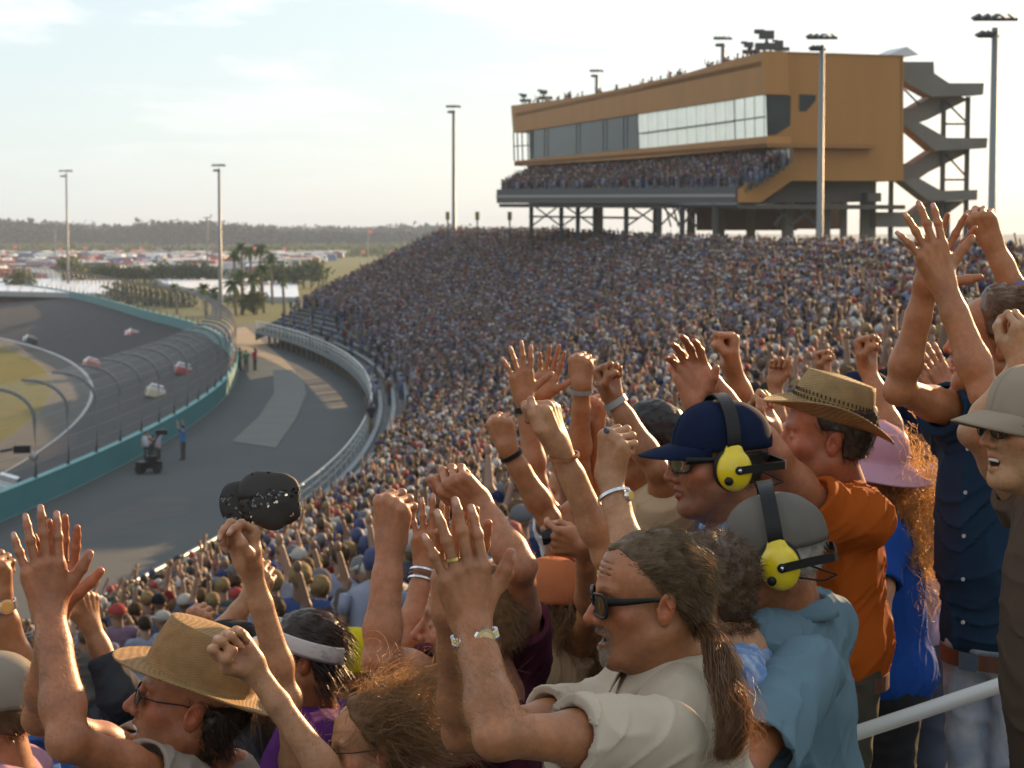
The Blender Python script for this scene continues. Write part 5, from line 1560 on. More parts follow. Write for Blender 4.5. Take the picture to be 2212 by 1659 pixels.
FM = np.array([[22, 3, 2], [14, 4, 3], [-20, 3, 4.0]])
def person(label, head=None, yaw=0, pitch=0, roll=0, s=1.0, group=None, skin=SKINBASE, mouth=.3, nose=1.0, jaw=1.0, age=.5, stubble=0, goatee=0,
           neck=None, byaw=None, torso=1.0, lean=(0, 0), arms=(), shirt=None, sleeve=.55, collar=None, pants=(.06, .07, .10), pants_m=None, vox=.0032, hvox=.0028, legs=True, fold=.006, sh_w=.165, belly=1.0, sl_r=1.28, hipdrop=.56, teeth=True, nofold=False, headless=False, extra=None, shirt_len=0.0):
    A = head_axes(yaw, pitch, roll); BA = head_axes(yaw if byaw is None else byaw)
    c = PW(head)
    T = None
    if neck is None: NB = c + np.array([0, 0, -.155 * s]) - BA[1] * .035 * s
    else: NB = PW(neck)
    wv = float(w_of(NB[0], NB[1])); sv = float(s_of(NB[0], NB[1])); tz = float(row_z(wv, sv))
    root = empty('person', (NB[0], NB[1], tz), label, 'person', group)
    groups = []; tips = []
    if not headless:
        hg, T = head_groups(c, A, s, mouth, nose, jaw, age); groups += hg; groups.append(neck_group(T, c, A, NB + np.array([0, 0, .01]), s, .054 * (1 + .1 * jaw) if jaw <= 1 else .058))
        groups.sort(key=lambda g: 0)   # keep the order given
    r_, f_, u_ = BA
    info = {}
    sh = {'n': NB - r_ * sh_w * s - u_ * .035 * s, 'f': NB + r_ * sh_w * s - u_ * .035 * s}
    limb = []
    for a in arms:
        S = PW(a['S']) if 'S' in a else sh[a['side']]
        E = PW(a['E']); Wr = PW(a['W']); hs = a.get('s', s)
        Y = a['Y'] if not isinstance(a['Y'], tuple) or len(a['Y']) != 0 else None
        Yv = screen(*a['Y']) if 'Y' in a and a['Y'] is not None else nrm(Wr - E)
        Xv = screen(*a['X'])
        hgp, tp, fr = hand_groups(Wr, Yv, Xv, a.get('zs', 1), a['pose'], hs)
        limb.append([(a.get('fat', 1.0))])
        groups.append(arm_groups(S, E, Wr, fr[0], s, a.get('fat', 1.0))); groups += [((.016 if i == 0 else g_[0]), g_[1]) for i, g_ in enumerate(hgp)]
        tips += tp; info[a['side']] = (S, E, Wr, fr, nrm(Wr - E)); 
    bodyV = None
    if groups:
        V, F = surf(groups, vox)
        V = smooth_mesh(V, F, 1, .4)
        C = skin_color(V, None if headless else c, A, s, skin, tips, stubble, goatee, mouth)
        mesh_np('body', V, F, m_skin, root, col=C); bodyV = (V, vnormals(V, F), C)
    # clothes
    if shirt is not None:
        k = torso
        sg = [rc(sh['n'] + r_ * .02, sh['f'] - r_ * .02, .063 * k, .063 * k, .04)]
        for q in ('n', 'f'): sg.append(rc(NB - u_ * .004 + (sh[q] - NB) * .18, sh[q] - u_ * .0, .050 * k, .060 * k, .05))
        L = np.array([lean[0], lean[1], 0.0])
        sg.append(ell(NB - u_ * .18 * k + f_ * .018 + L * .3, np.array([.178, .122, .19]) * k, .06, 0, BA))
        sg.append(ell(NB - u_ * .37 * k + f_ * .025 * belly + L * .7, np.array([.168, .118 * belly, .19]) * k, .07, 0, BA))
        sg.append(ell(NB - u_ * hipdrop * k + L, np.array([.170, .124, .10 + shirt_len]) * k, .06, 0, BA))
        # trim the lower edge
        G1 = [(.03, sg)]
        for a in arms:
            S, E, Wr, fr, fdir = info[a['side']]
            t = a.get('sleeve', sleeve); fa = a.get('fat', 1.0); r0 = max(.060 * s * 1.08, .053 * s * fa + .012); r1 = max(a.get('r1', .050) * s * 1.08, .046 * s * fa + .019)
            if t <= 0: continue
            if t <= 1: pts = [S, S + (E - S) * t]
            else: pts = [S, E, E + (Wr - E) * (t - 1)]
            e = pts[-1]; p_ = pts[-2]; d_ = nrm(e - p_); rr = (r1 if len(pts) == 2 else .044 * s) - .0125
            hole = rc(e - d_ * .022, e + d_ * .05, rr * .97, rr + .001, .001, op=1)
            if len(pts) == 2: G1.append((.045, [plane_cone(pts[0], pts[1], r0, r1, .03), hole]))
            else: G1.append((.045, [rc(pts[0], pts[1], r0, .056 * s, .03), plane_cone(pts[1], pts[2], .056 * s, .044 * s, .03), hole]))
        G1.append((-.012, [rc(NB + u_ * .015 + f_ * .006, NB + u_ * .09 + f_ * .01, .057 * s, .066 * s)]))
        hz_ = NB[2] - (hipdrop + .085 + shirt_len * .7) * k
        def disp(X, hz_=hz_, BA=BA):
            q = X @ BA.T * np.array([1.0, 1.0, .28])
            w_ = np.stack([vnoise(X * 5, 31), vnoise(X * 5, 32), vnoise(X * 5, 33)], -1) * .05
            n1 = 1 - np.abs(vnoise((q + w_) * 13, 11)); n3 = 1 - np.abs(vnoise((X + w_) @ FM * 1.0, 13))
            d = -(n1 ** 4) * fold * 1.0 - (n3 ** 5) * fold * .9 - vnoise(X * 6, 12) * fold * .5 + fold * .4
            return d if not nofold else d * .3
        V, F = surf(G1, hvox * 1.6, disp)
        keep = V[F].mean(1)[:, 2] > hz_
        F = F[keep]
        so = mesh_np('shirt', V, F, shirt, root)
        if collar:
            a = np.linspace(math.radians(-160), math.radians(160), 60)
            P = np.zeros((7, 60, 3))
            ct = NB + u_ * .028
            for i, (rr, hh) in enumerate(((.061, -.002), (.060, .018), (.0615, .034), (.066, .036), (.073, .030), (.082, .014), (.088, .000))):
                fr_ = np.clip(np.cos(a + math.pi), 0, 1)       # front
                ft = np.clip((np.abs(a) - 2.0) / .8, 0, 1)
                x = np.sin(a) * rr * 1.0; y = -np.cos(a) * rr * 1.08
                dz = hh - ft * .028 - (i >= 4) * ft * .022 * (i - 3) / 3
                yy = y + ft * .012 * (i / 6) + .004
                P[i] = ct + s * 1.10 * (x[:, None] * r_ + yy[:, None] * f_ + dz[:, None] * u_)
            g = MB(); g.sheet(P); co = g.build('collar', shirt, root, smooth=True)
            sd = co.modifiers.new('thick', 'SOLIDIFY'); sd.thickness = .003; sd.offset = 0
    if legs:
        L = np.array([lean[0], lean[1], 0.0]); k = torso
        hc = NB - u_ * (hipdrop + .02) * k + L
        pg = [ell(hc, np.array([.158, .112, .12]) * k, .04, 0, BA)]
        feet = []
        for q in (-1, 1):
            ft = np.array([hc[0], hc[1], tz]) + r_ * .10 * q; kn = (hc + ft) / 2 + r_ * .0 + f_ * .02 + np.array([0, 0, .03])
            hp = hc + r_ * .085 * q - u_ * .03
            pg += [rc(hp, kn, .085 * k, .066, .03), rc(kn, ft + u_ * .07, .066, .062, .02)]; feet.append(ft)
        V, F = surf([(.02, pg)], .008 if pants_m is not None else .012, lambda X: (1 - np.abs(vnoise(X * np.array([10, 10, 22]), 21))) ** 3 * -.008 + .003)
        mesh_np('trousers', V, F, pants_m or mat('trousers_%d_%d_%d' % tuple(int(q * 100) for q in pants), pants, .9, .2, var=.08, scale=20, bump=.3, bscale=500), root)
        V, F = surf([(.02, [rc(ft + u_ * .035 - f_ * .03, ft + u_ * .03 + f_ * .14, .04, .034, .02) for ft in feet])], .014)
        mesh_np('shoes', V, F, m_blackp, root)
    return dict(root=root, c=c, A=A, T=T, NB=NB, BA=BA, info=info, s=s, V=bodyV)
def hair(P, name, colr, grow, cut, n=2500, length=.03, width=.0011, flow=None, lift=.4, jit=.25, grav=0, curl=0, noise=.004, vox=.004, tr=.3, seg=5, hm=None, rootsel=None, cfreq=40, under=False, inset=.010):
    m = hm or hair_mat(name, colr, tr)
    if under: cut0 = cut; cut = lambda L: np.maximum(cut0(L), L[:, 2] - .030)
    cut_in = (lambda L: cut(L) + inset) if inset else cut
    V, F, Nn = shell(P['c'], P['A'], P['s'], grow, cut_in, vox, noise)
    o = mesh_np('hair', V, F, m, P['root'])
    if inset and P['V'] is not None:
        bV, bN, _ = P['V']; bL = ((bV - P['c']) @ P['A'].T) / P['s']
        sel = (np.linalg.norm(bL, axis=1) < .135) & (cut(bL) < .004) & (np.abs(bL[:, 0]) < .0785) & (bL[:, 2] > -.09) & (cut(bL) > -inset - .012)
        V = np.concatenate([V, np.repeat(bV[sel], 2, 0)]); Nn = np.concatenate([Nn, np.repeat(bN[sel], 2, 0)])
    if n:
        L = ((V - P['c']) @ P['A'].T) / P['s']
        r2 = np.linalg.norm(L / np.array([.077, .1, .09]), axis=1)
        ok = np.where((cut(L) <= .004) & (Nn @ P['A'][2] > -.75))[0]
        if rootsel is not None: ok = ok[rootsel(L[ok])]
        if len(ok):
            I = rng.choice(ok, n)
            A = P['A']; c = P['c']; s = P['s']
            fl = (lambda X: flow(((X - c) @ A.T) / s) @ A)
            Vs, Fs = strands(V[I] + rng.normal(size=(n, 3)) * .0015 - Nn[I] * .002, Nn[I], fl, length, width, seg, lift, jit, grav, curl, cfreq)
            mesh_np('hair_strands', Vs, Fs, m, P['root'], smooth=True)
    return o
def cut_short(front=.062, low=-.045, side=.035, temple=.02):
    """short back and sides: no hair on the face, in front of the ears or below the nape"""
    def f(L):
        x, y, z = L[:, 0], L[:, 1], L[:, 2]
        a = (y - front + np.maximum(.085 - z, 0) * .42)              # hairline slopes back downwards
        b = (low - z) + np.maximum(y + .02, 0) * .9                  # nape rises toward the ears
        d = np.where((np.abs(x) > .05) & (z < .022) & (y > -.036), np.minimum(y + .036, .022 - z), -1)   # around the ear
        return np.maximum(np.maximum(a, b), d)
    return f

def fuzz(P, sides='nf', n=1800, length=.010, width=.00045, up_arm=.25, m=None):
    """short fair hairs on the forearms"""
    V, Nn, _ = P['V']; Vs, Fs, off = [], [], 0
    for sd_ in sides:
        S, E, Wr, fr, fd = P['info'][sd_]
        L = np.linalg.norm(Wr - E); t = (V - E) @ fd / L; d = np.linalg.norm(V - E - np.clip(t, 0, 1)[:, None] * (Wr - E), axis=1)
        ok = np.where((t > -.02) & (t < .93) & (d < .065))[0]
        if not len(ok): continue
        I = rng.choice(ok, n); fl = lambda X, fd=fd, fr=fr: np.tile((fd * .55 - fr[0] * .5)[None], (len(X), 1))
        v, f = strands(V[I] - Nn[I] * .0004 + rng.normal(size=(n, 3)) * .0012, Nn[I], fl, length, width, 3, .75, .35)
        Vs.append(v); Fs.append(f + off); off += len(v)
    if Vs: mesh_np('arm_hair', np.concatenate(Vs), np.concatenate(Fs), m or hair_mat('fair_fuzz', (.36, .21, .10), .5), P['root'])
# ================================================================== the foreground people
def flow_back(L):
    """combed back and down"""
    x, y, z = L[:, 0], L[:, 1], L[:, 2]
    return np.stack([x * 3, -np.ones(len(L)), -.15 - np.clip((.06 - z) * 12, 0, 1.4) - (y < -.06) * .6], -1)
def flow_down(L):
    return np.stack([L[:, 0] * 4, -.5 * np.ones(len(L)) - L[:, 1] * 3, -np.ones(len(L)) + np.clip(L[:, 2] - .08, 0, .1) * 8], -1)
def flow_out(L): return np.stack([L[:, 0] * 5, L[:, 1] * 3 - .3, L[:, 2] * 2 - .15], -1)
DK = (.045, .028, .018); BR = (.13, .065, .028); LB = (.22, .115, .045); GR = (.17, .105, .052); RD = (.16, .075, .032); BK = (.02, .015, .012)
SK = np.array([.46, .21, .115]); SKT = np.array([.36, .165, .09]); SKP = np.array([.50, .28, .185]); SKR = np.array([.46, .20, .125])
c_polo = cloth_mat('cream_polo', (.46, .385, .30)); c_beige = cloth_mat('taupe_polo', (.27, .225, .185)); c_mar = cloth_mat('maroon_shirt', (.085, .018, .032))
c_blue = cloth_mat('faded_blue_shirt', (.125, .20, .25)); c_lblue = cloth_mat('light_blue_shirt', (.17, .28, .44)); c_org = cloth_mat('burnt_orange_tee', (.40, .085, .010), trans=.1)
c_navy = cloth_mat('navy_shirt', (.016, .038, .075)); c_brn = cloth_mat('brown_shirt', (.085, .058, .040)); c_black = cloth_mat('black_shirt', (.018, .018, .02)); c_gry = cloth_mat('charcoal_sweater', (.045, .045, .05))
c_roy = cloth_mat('royal_blue_top', (.012, .06, .28)); c_pur = cloth_mat('purple_shirt', (.09, .02, .13)); c_lil = cloth_mat('lilac_shirt', (.40, .30, .42)); c_wht = cloth_mat('white_shirt', (.62, .60, .60)); c_tan = cloth_mat('tan_shirt', (.42, .30, .18))
c_pat = mat('cloth_pale_blue_patterned', (.42, .50, .66), .8, .2, col2=(.14, .25, .48), scale=38, var=.1, trans=.2)
c_red = mat('cloth_red_white', (.50, .02, .03), .8, .2, col2=(.62, .58, .60), scale=5, trans=.1); c_bb = cloth_mat('bright_blue_shirt', (.07, .17, .50)); c_grn = cloth_mat('olive_shirt', (.16, .15, .08)); c_pink = cloth_mat('dusty_pink_shirt', (.42, .22, .28))
m_jean = mat('faded_denim', (.26, .32, .42), .9, .2, col2=(.42, .46, .54), scale=11, var=.12, bump=.3, bscale=600)
m_straw = mat('straw_weave', (.37, .225, .095), .7, .25, var=.18, scale=40, weave=95, bump=.5, bdist=.0012, trans=.18)
m_straw2 = mat('pale_straw_weave', (.36, .25, .115), .7, .25, var=.2, scale=30, weave=70, bump=.5, bdist=.0015, trans=.15)
m_leather = mat('brown_leather', (.10, .04, .025), .5, .4, var=.15, scale=30)

# 1 man with pony tail ------------------------------------------------
P = person('grey haired man with a ponytail, cream polo, dark sunglasses and goatee, clapping beside his face', head=(1403, 1292, 3.5), yaw=-8, pitch=-2, s=.96, mouth=.5, nose=1.04, jaw=1.08, age=1, goatee=.9, stubble=.3,
    neck=(1452, 1482, 3.54), byaw=-12, torso=1.2, belly=1.35, shirt=c_polo, collar=True, sh_w=.17, fold=.006, skin=(.43, .20, .118), vox=.0025, hvox=.0025, lean=(.05, 0),
    arms=[dict(side='n', S=(1440, 1600, 3.26), E=(1075, 1590, 3.06), W=(1020, 1350, 3.22), pose='clap', Y=(-.17, .97, .0), X=(.9, .15, -.3), zs=1, sleeve=.58, fat=1.12, r1=.066, s=1.08),
          dict(side='f', S=(1390, 1540, 3.8), E=(1000, 1580, 3.5), W=(975, 1335, 3.36), pose='clap', Y=(.16, .97, .1), X=(.92, .0, .1), zs=-1, sleeve=.56, fat=1.06, r1=.062, s=1.05)])
def cut_recede(L):
    x, y, z = L[:, 0], L[:, 1], L[:, 2]
    a = y - .068 + np.maximum(.1 - z, 0) * .95 - .02 * np.exp(-(x / .02) ** 2)
    b = (-.05 - z) + np.maximum(y + .03, 0) * .9
    d = np.where((np.abs(x) > .05) & (z < .020) & (y > -.036), np.minimum(y + .036, .020 - z), -1)
    return np.maximum(np.maximum(a, b), d)
hair(P, 'grey_brown', GR, .003, cut_recede, n=11000, length=.030, width=.0011, flow=flow_back, lift=.14, jit=.2, curl=.6, noise=.003, cfreq=50, tr=.5)
sunglasses(P['root'], P['c'], P['A'], P['s'], 'wayfarer')
X_, Y_, Z_ = P['info']['n'][3]; Wn = P['info']['n'][2]; fn = P['info']['n'][4]
cW, rx_, rz_, _o = link_bracelet(P['root'], Wn, fn, X_, Z_)
dn = nrm(Z_ + X_ * .15)
for nm, r_, h_, m_ in (('watch_case', .0185, .006, m_chrome), ('watch_bezel', .0160, .0072, m_gold), ('watch_dial', .0135, .0078, mat('champagne_dial', (.62, .52, .30), .3, .5))):
    g = MB(); disc(g, cW + dn * (rz_ + .0008), dn, fn, r_, h_, 32); g.build(nm, m_, P['root'], smooth=False)
g = MB()
for q in range(12):
    a = q / 12 * 2 * math.pi; u1 = nrm(np.cross(dn, fn)); e_ = fn * math.cos(a) + u1 * math.sin(a)
    g.tube([cW + dn * (rz_ + .0092) + e_ * .0098, cW + dn * (rz_ + .0092) + e_ * .0122], .0004, 4)
g.tube([cW + dn * (rz_ + .0094), cW + dn * (rz_ + .0094) + nrm(fn + u1) * .0085], .0005, 4); g.tube([cW + dn * (rz_ + .0094), cW + dn * (rz_ + .0094) + nrm(-u1 + .3 * fn) * .006], .0006, 4)
g.build('watch_hands', m_blackp, P['root'])
# wedding ring
g = MB(); Wp, Xp, Yp, Zp = Wn, X_, Y_, Z_; kx, ky, Lf, rf = FIN[2]
g2c = Wp + (Xp * (kx - .002) + Yp * (ky + .016) + Zp * .0005) * 1.08; band_ring(g, g2c, Yp, Xp, .0112, .0112, .005, 20, .0012); g.build('ring', m_gold, P['root'])
# pony tail
T = P['T']
def ponytail(P, pts, n, rad, width, hm, seg=14, wob=.006, name='ponytail'):
    Q = np.array([PW(p) for p in pts]); t = np.linspace(0, 1, seg + 1)
    tt = np.linspace(0, 1, len(Q)); C_ = np.stack([np.interp(t, tt, Q[:, k]) for k in range(3)], -1)
    for _ in range(2): C_[1:-1] = (C_[:-2] + 2 * C_[1:-1] + C_[2:]) / 4
    prof = rad * (np.sin(np.clip(t * 1.25 + .08, 0, 1) * math.pi * .62) * .9 + .12) * np.where(t > .8, 1 - (t - .8) * 2.8, 1)
    off = rng.normal(size=(n, 3)); off /= np.linalg.norm(off, axis=1, keepdims=True); off *= (rng.random((n, 1)) ** .5)
    V = C_[None] + off[:, None] * prof[None, :, None]
    ph = rng.random((n, 1)) * 6; V = V + np.stack([np.sin(t * 16 + ph), np.cos(t * 13 + ph * 1.3), 0 * t + 0 * ph], -1) * wob * t[None, :, None]
    side = rng.normal(size=(n, 3)); side /= np.linalg.norm(side, axis=1, keepdims=True)
    w = (np.linspace(1, .4, seg + 1) * width / 2)[None, :, None]
    VV = np.stack([V - side[:, None] * w, V + side[:, None] * w], 2).reshape(n, -1, 3); i = np.arange(seg) * 2; q = np.stack([i, i + 1, i + 3, i + 2], -1)
    F = (q[None] + (np.arange(n) * (seg + 1) * 2)[:, None, None]).reshape(-1, 4)
    return mesh_np(name, VV.reshape(-1, 3), F, hm, P['root'])
hm_pt = hair_mat('auburn', (.20, .10, .045), .55)
ponytail(P, [(1508, 1345, 3.5), (1538, 1375, 3.42), (1556, 1450, 3.3), (1580, 1520, 3.22), (1588, 1580, 3.2), (1570, 1630, 3.2)], 3000, .026, .0010, hm_pt, 22, .013)
ponytail(P, [(1508, 1345, 3.5), (1545, 1380, 3.40), (1572, 1460, 3.3), (1596, 1530, 3.2), (1600, 1590, 3.2), (1560, 1645, 3.2)], 260, .040, .0008, hm_pt, 22, .022, name='loose_strands')
g = MB(); a0, a1 = PW((1516, 1352, 3.48)), PW((1524, 1364, 3.46)); band_ring(g, (a0 + a1) / 2, a1 - a0, (0, 1, 0), .011, .011, .014); g.build('hair_tie', m_blackp, P['root'])

bV, bN, bC = P['V']; bL = ((bV - P['c']) @ P['A'].T) / P['s']
d1 = np.linalg.norm((bL - np.array([0, .085, -.100])) / np.array([.026, .045, .018]), axis=1); d2 = np.linalg.norm((bL - np.array([0, .095, -.050])) / np.array([.028, .02, .006]), axis=1)
ok = np.where(np.minimum(d1, d2) < 1.05)[0]; I = rng.choice(ok, 1500); A_ = P['A']
v, f = strands(bV[I] + rng.normal(size=(1500, 3)) * .0012, bN[I], lambda X: np.tile((-A_[2] * .8)[None], (len(X), 1)), .0045, .0008, 3, .6, .4)
mesh_np('beard', v, f, hair_mat('grey_beard', (.34, .28, .22), .3), P['root'])
fuzz(P, n=3200)
# 2 man in straw hat with both hands clapping --------------------------
P = person('smiling man in flat topped straw hat, small sunglasses and taupe polo, clapping raised hands', head=(410, 1518, 4.1), yaw=-6, pitch=13, s=1.06, mouth=.8, nose=1.1, jaw=1.0, age=.9, stubble=.2, skin=(.46, .195, .12),
    neck=(458, 1705, 4.2), byaw=-5, torso=1.05, shirt=c_beige, collar=True, vox=.0028,
    arms=[dict(side='n', S=(400, 1715, 4.0), E=(146, 1600, 3.72), W=(106, 1318, 3.86), pose='flat', Y=(-.13, .99, 0), X=(.93, .1, -.2), zs=1, sleeve=.42, fat=1.08, r1=.060),
          dict(side='f', S=(370, 1665, 4.5), E=(88, 1550, 4.2), W=(118, 1318, 4.05), pose='flat', Y=(.10, .99, .1), X=(.9, -.1, .1), zs=-1, sleeve=.40, r1=.058)])
hair(P, 'curly_dark_brown', DK, .012, lambda L: np.maximum(cut_short(.03, -.085)(L), L[:, 2] - .022), n=2600, length=.035, width=.0012, flow=flow_down, lift=.4, jit=.5, curl=1.6, noise=.005, cfreq=110)
hat(P['root'], P['c'], P['A'], P['s'], m_straw, crown_h=.098, brim=.060, rx=.086, ry=.111, z0=.052, tilt=9, topr=.86, side_up=.008, front=-.012, back=-.008, name='straw_hat')
sunglasses(P['root'], P['c'], P['A'], P['s'], 'small')
g = MB(); g.tube([P['T']((-.017, .086, -.0675)), P['T']((0, .0935, -.0655)), P['T']((.017, .086, -.0675))], .0042, 6, flat=1); g.build('teeth', m_teeth, P['root'], smooth=True)

fuzz(P, n=2600)
# 3 woman with blowing hair, fist and cap in the air --------------------
P = person('woman with windblown auburn hair and sunglasses, one fist up, other hand holding a black cap', head=(806, 1612, 3.95), yaw=-12, pitch=-5, s=.82, mouth=.2, age=.2, skin=SKP, neck=(858, 1785, 4.0), byaw=40, torso=.9, shirt=c_black, sh_w=.14, vox=.0028,
    arms=[dict(side='n', S=(862, 1790, 3.8), E=(744, 1722, 3.68), W=(545, 1442, 3.7), pose='fist', Y=(-.62, .72, .25), X=(-.62, -.62, .3), zs=1, sleeve=.2, fat=.92, s=.92),
          dict(side='f', S=(655, 1800, 4.15), E=(622, 1510, 3.95), W=(541, 1225, 3.9), pose='grip', Y=(-.15, .9, .2), X=(.75, .25, .6), zs=-1, sleeve=.2, fat=.9, s=.92)])
def cut_long(L): 
    x, y, z = L[:, 0], L[:, 1], L[:, 2]
    return np.maximum(y - .058 + np.maximum(.09 - z, 0) * .55, np.where((np.abs(x) > .05) & (z < .03) & (y > 0), np.minimum(y, .03 - z), -1))
hm_w = hair_mat('auburn_windblown', (.29, .165, .075), .6)
hair(P, 'auburn_windblown', RD, .010, cut_long, n=2600, length=.06, width=.0012, flow=flow_back, lift=.3, jit=.25, curl=.5, hm=hm_w)
T = P['T']
def lock_field(P, n, start, L0, width, dirv, curl, hm, seg=12, grav=.1, spread=.5, cfreq=14, name='blown_hair', jit=.3):
    S = start(n); d0 = np.array(dirv, float)
    fl = lambda X: np.tile(d0[None], (len(X), 1))
    V, F = strands(S, rng.normal(size=S.shape) * spread, fl, L0, width, seg, 1.0, jit, grav, curl, cfreq, .25)
    return mesh_np(name, V, F, hm, P['root'])
cw, Aw = P['c'], P['A']
st_ = lambda n: cw + (rng.normal(size=(n, 3)) * np.array([.05, .045, .04]) + np.array([0, -.045, .045])) @ Aw
lock_field(P, 1500, st_, .14, .0012, (.85, .0, .35), 1.0, hm_w, grav=.04, spread=.32, cfreq=16)
lock_field(P, 1100, st_, .17, .0012, (.8, .1, -.3), .9, hm_w, grav=.22, spread=.3, cfreq=18)
lock_field(P, 400, st_, .12, .0011, (.35, .1, .75), 1.3, hm_w, grav=.16, spread=.3, cfreq=16)
lock_field(P, 110, st_, .26, .0008, (.9, .0, .15), 1.5, hm_w, grav=.05, spread=.5, cfreq=10)
sunglasses(P['root'], P['c'], P['A'], P['s'], 'round')
fuzz(P, n=1500)
# the cap she waves: a thing of its own
m_net = bpy.data.materials.new('black_net'); m_net.use_nodes = True
nt = m_net.node_tree; bs = nt.nodes['Principled BSDF']; bs.inputs['Base Color'].default_value = (.020, .016, .013, 1); bs.inputs['Roughness'].default_value = .75
tcn = nt.nodes.new('ShaderNodeTexCoord'); vo = nt.nodes.new('ShaderNodeTexVoronoi'); vo.inputs['Scale'].default_value = 120; nt.links.new(tcn.outputs['Object'], vo.inputs['Vector'])
n2 = nt.nodes.new('ShaderNodeTexNoise'); n2.inputs['Scale'].default_value = 16; nt.links.new(tcn.outputs['Object'], n2.inputs['Vector'])
m1 = nt.nodes.new('ShaderNodeMath'); m1.operation = 'LESS_THAN'; m1.inputs[1].default_value = .42; nt.links.new(vo.outputs['Distance'], m1.inputs[0])
m2 = nt.nodes.new('ShaderNodeMath'); m2.operation = 'GREATER_THAN'; m2.inputs[1].default_value = .55; nt.links.new(n2.outputs['Fac'], m2.inputs[0])
m3 = nt.nodes.new('ShaderNodeMath'); m3.operation = 'MULTIPLY'; nt.links.new(m1.outputs[0], m3.inputs[0]); nt.links.new(m2.outputs[0], m3.inputs[1])
tp = nt.nodes.new('ShaderNodeBsdfTransparent'); mx = nt.nodes.new('ShaderNodeMixShader'); nt.links.new(m3.outputs[0], mx.inputs['Fac']); nt.links.new(bs.outputs[0], mx.inputs[1]); nt.links.new(tp.outputs[0], mx.inputs[2]); nt.links.new(mx.outputs[0], nt.nodes['Material Output'].inputs['Surface'])
hatc = PW((560, 1080, 3.95))
hr = empty('cap', hatc, 'black open weave cap held up in the air by its peak', 'cap')
f_h = nrm(np.array([-1, -.25, .12])); up_ = np.array([-.15, -.9, .35]); up_ = nrm(up_ - f_h * (up_ @ f_h)); Ah = np.stack([np.cross(f_h, up_), f_h, up_])
hatc = PW((582, 1082, 3.95))
cap(hr, hatc, Ah, .76, m_net, z0=-.03, peak_len=.066, curve=.016, pexp=7, crump=.045, r=(.082, .072, .07), height=.95, button=False, name='crown')

# 4 man in maroon ------------------------------------------------------
P = person('shouting man in a maroon shirt behind the clapping hands, one fist up and thumb pointing', head=(1015, 1350, 4.7), yaw=0, pitch=4, s=1.12, mouth=.8, age=.5, skin=(.48, .225, .145), neck=(1066, 1510, 4.75), byaw=10, torso=1.08, shirt=c_mar, sh_w=.19, vox=.003,
    arms=[dict(side='n', S=(950, 1475, 4.45), E=(822, 1425, 4.3), W=(842, 1178, 4.35), pose='fist', Y=(.05, 1, 0), X=(-.75, .1, -.5), zs=-1, sleeve=.35, fat=1.0, s=1.1),
          dict(side='f', S=(1128, 1430, 4.9), E=(1125, 1225, 4.6), W=(1035, 1088, 4.7), pose='thumb', Y=(-.65, .55, .3), X=(-.55, .35, .2), zs=-1, sleeve=.45, fat=.98, s=1.05)])
fuzz(P, n=1500)
hair(P, 'short_brown', LB, .010, cut_short(.052, -.05), n=4500, length=.022, width=.0011, flow=flow_back, lift=.55, jit=.3)

# 5 hands clapping with bracelets --------------------------------------
P = person('mostly hidden person clapping bracelet-hung hands behind the man in maroon', head=(1010, 1345, 5.2), yaw=0, s=.95, skin=SK, neck=(1040, 1480, 5.2), shirt=c_black, vox=.0042, hvox=.004,
    arms=[dict(side='n', S=(960, 1450, 5.0), E=(880, 1390, 4.9), W=(920, 1222, 5.0), pose='flat', Y=(.05, 1, 0), X=(.9, 0, -.2), zs=1, sleeve=.3), dict(side='f', E=(940, 1390, 5.3), W=(955, 1225, 5.15), pose='flat', Y=(.2, 1, 0), X=(.9, 0, .2), zs=-1, sleeve=.3)])
for k in (0, 1, 2):
    i_ = P['info']['n']; g = MB(); band_ring(g, i_[2] - i_[4] * (.02 + .012 * k), i_[4], i_[3][0], .036, .031, .005); g.build('bracelet', (m_chrome, m_leather, m_chrome)[k], P['root'])

# 6 orange cap, long hair -----------------------------------------------
P = person('person in rust orange cap with long sunlit brown hair, holding something small and black', head=(1186, 1300, 6.0), yaw=30, s=1.0, skin=SK, shirt=c_tan, vox=.0042, hvox=.004,
    arms=[dict(side='f', S=(1240, 1440, 6.1), E=(1272, 1330, 5.8), W=(1262, 1182, 5.6), pose='grip', Y=(-.95, .25, .1), X=(-.2, .9, .2), zs=1, sleeve=.4)])
m_oc = cloth_mat('rust_cap', (.42, .13, .05)); cap(P['root'], P['c'], P['A'], 1.14, m_oc, z0=.02)
hm_l = hair_mat('light_brown', LB, .5); hair(P, 'light_brown', LB, .010, cut_long, n=1500, length=.05, width=.0016, flow=flow_down, hm=hm_l, under=True)
st_ = lambda n, P=P: P['c'] + (rng.normal(size=(n, 3)) * np.array([.05, .03, .04]) + np.array([0, -.06, -.02])) @ P['A']
lock_field(P, 1500, st_, .26, .0018, (.45, .0, -.85), .8, hm_l, grav=.15, spread=.3, cfreq=16)
g = MB(); p_ = PW((1180, 1162, 5.6)); g.tube([p_ + np.array([-.012, 0, .0]), p_ + np.array([.05, 0, .012])], [.022, .02], 12); g.build('black_device', m_blackp, P['root'])

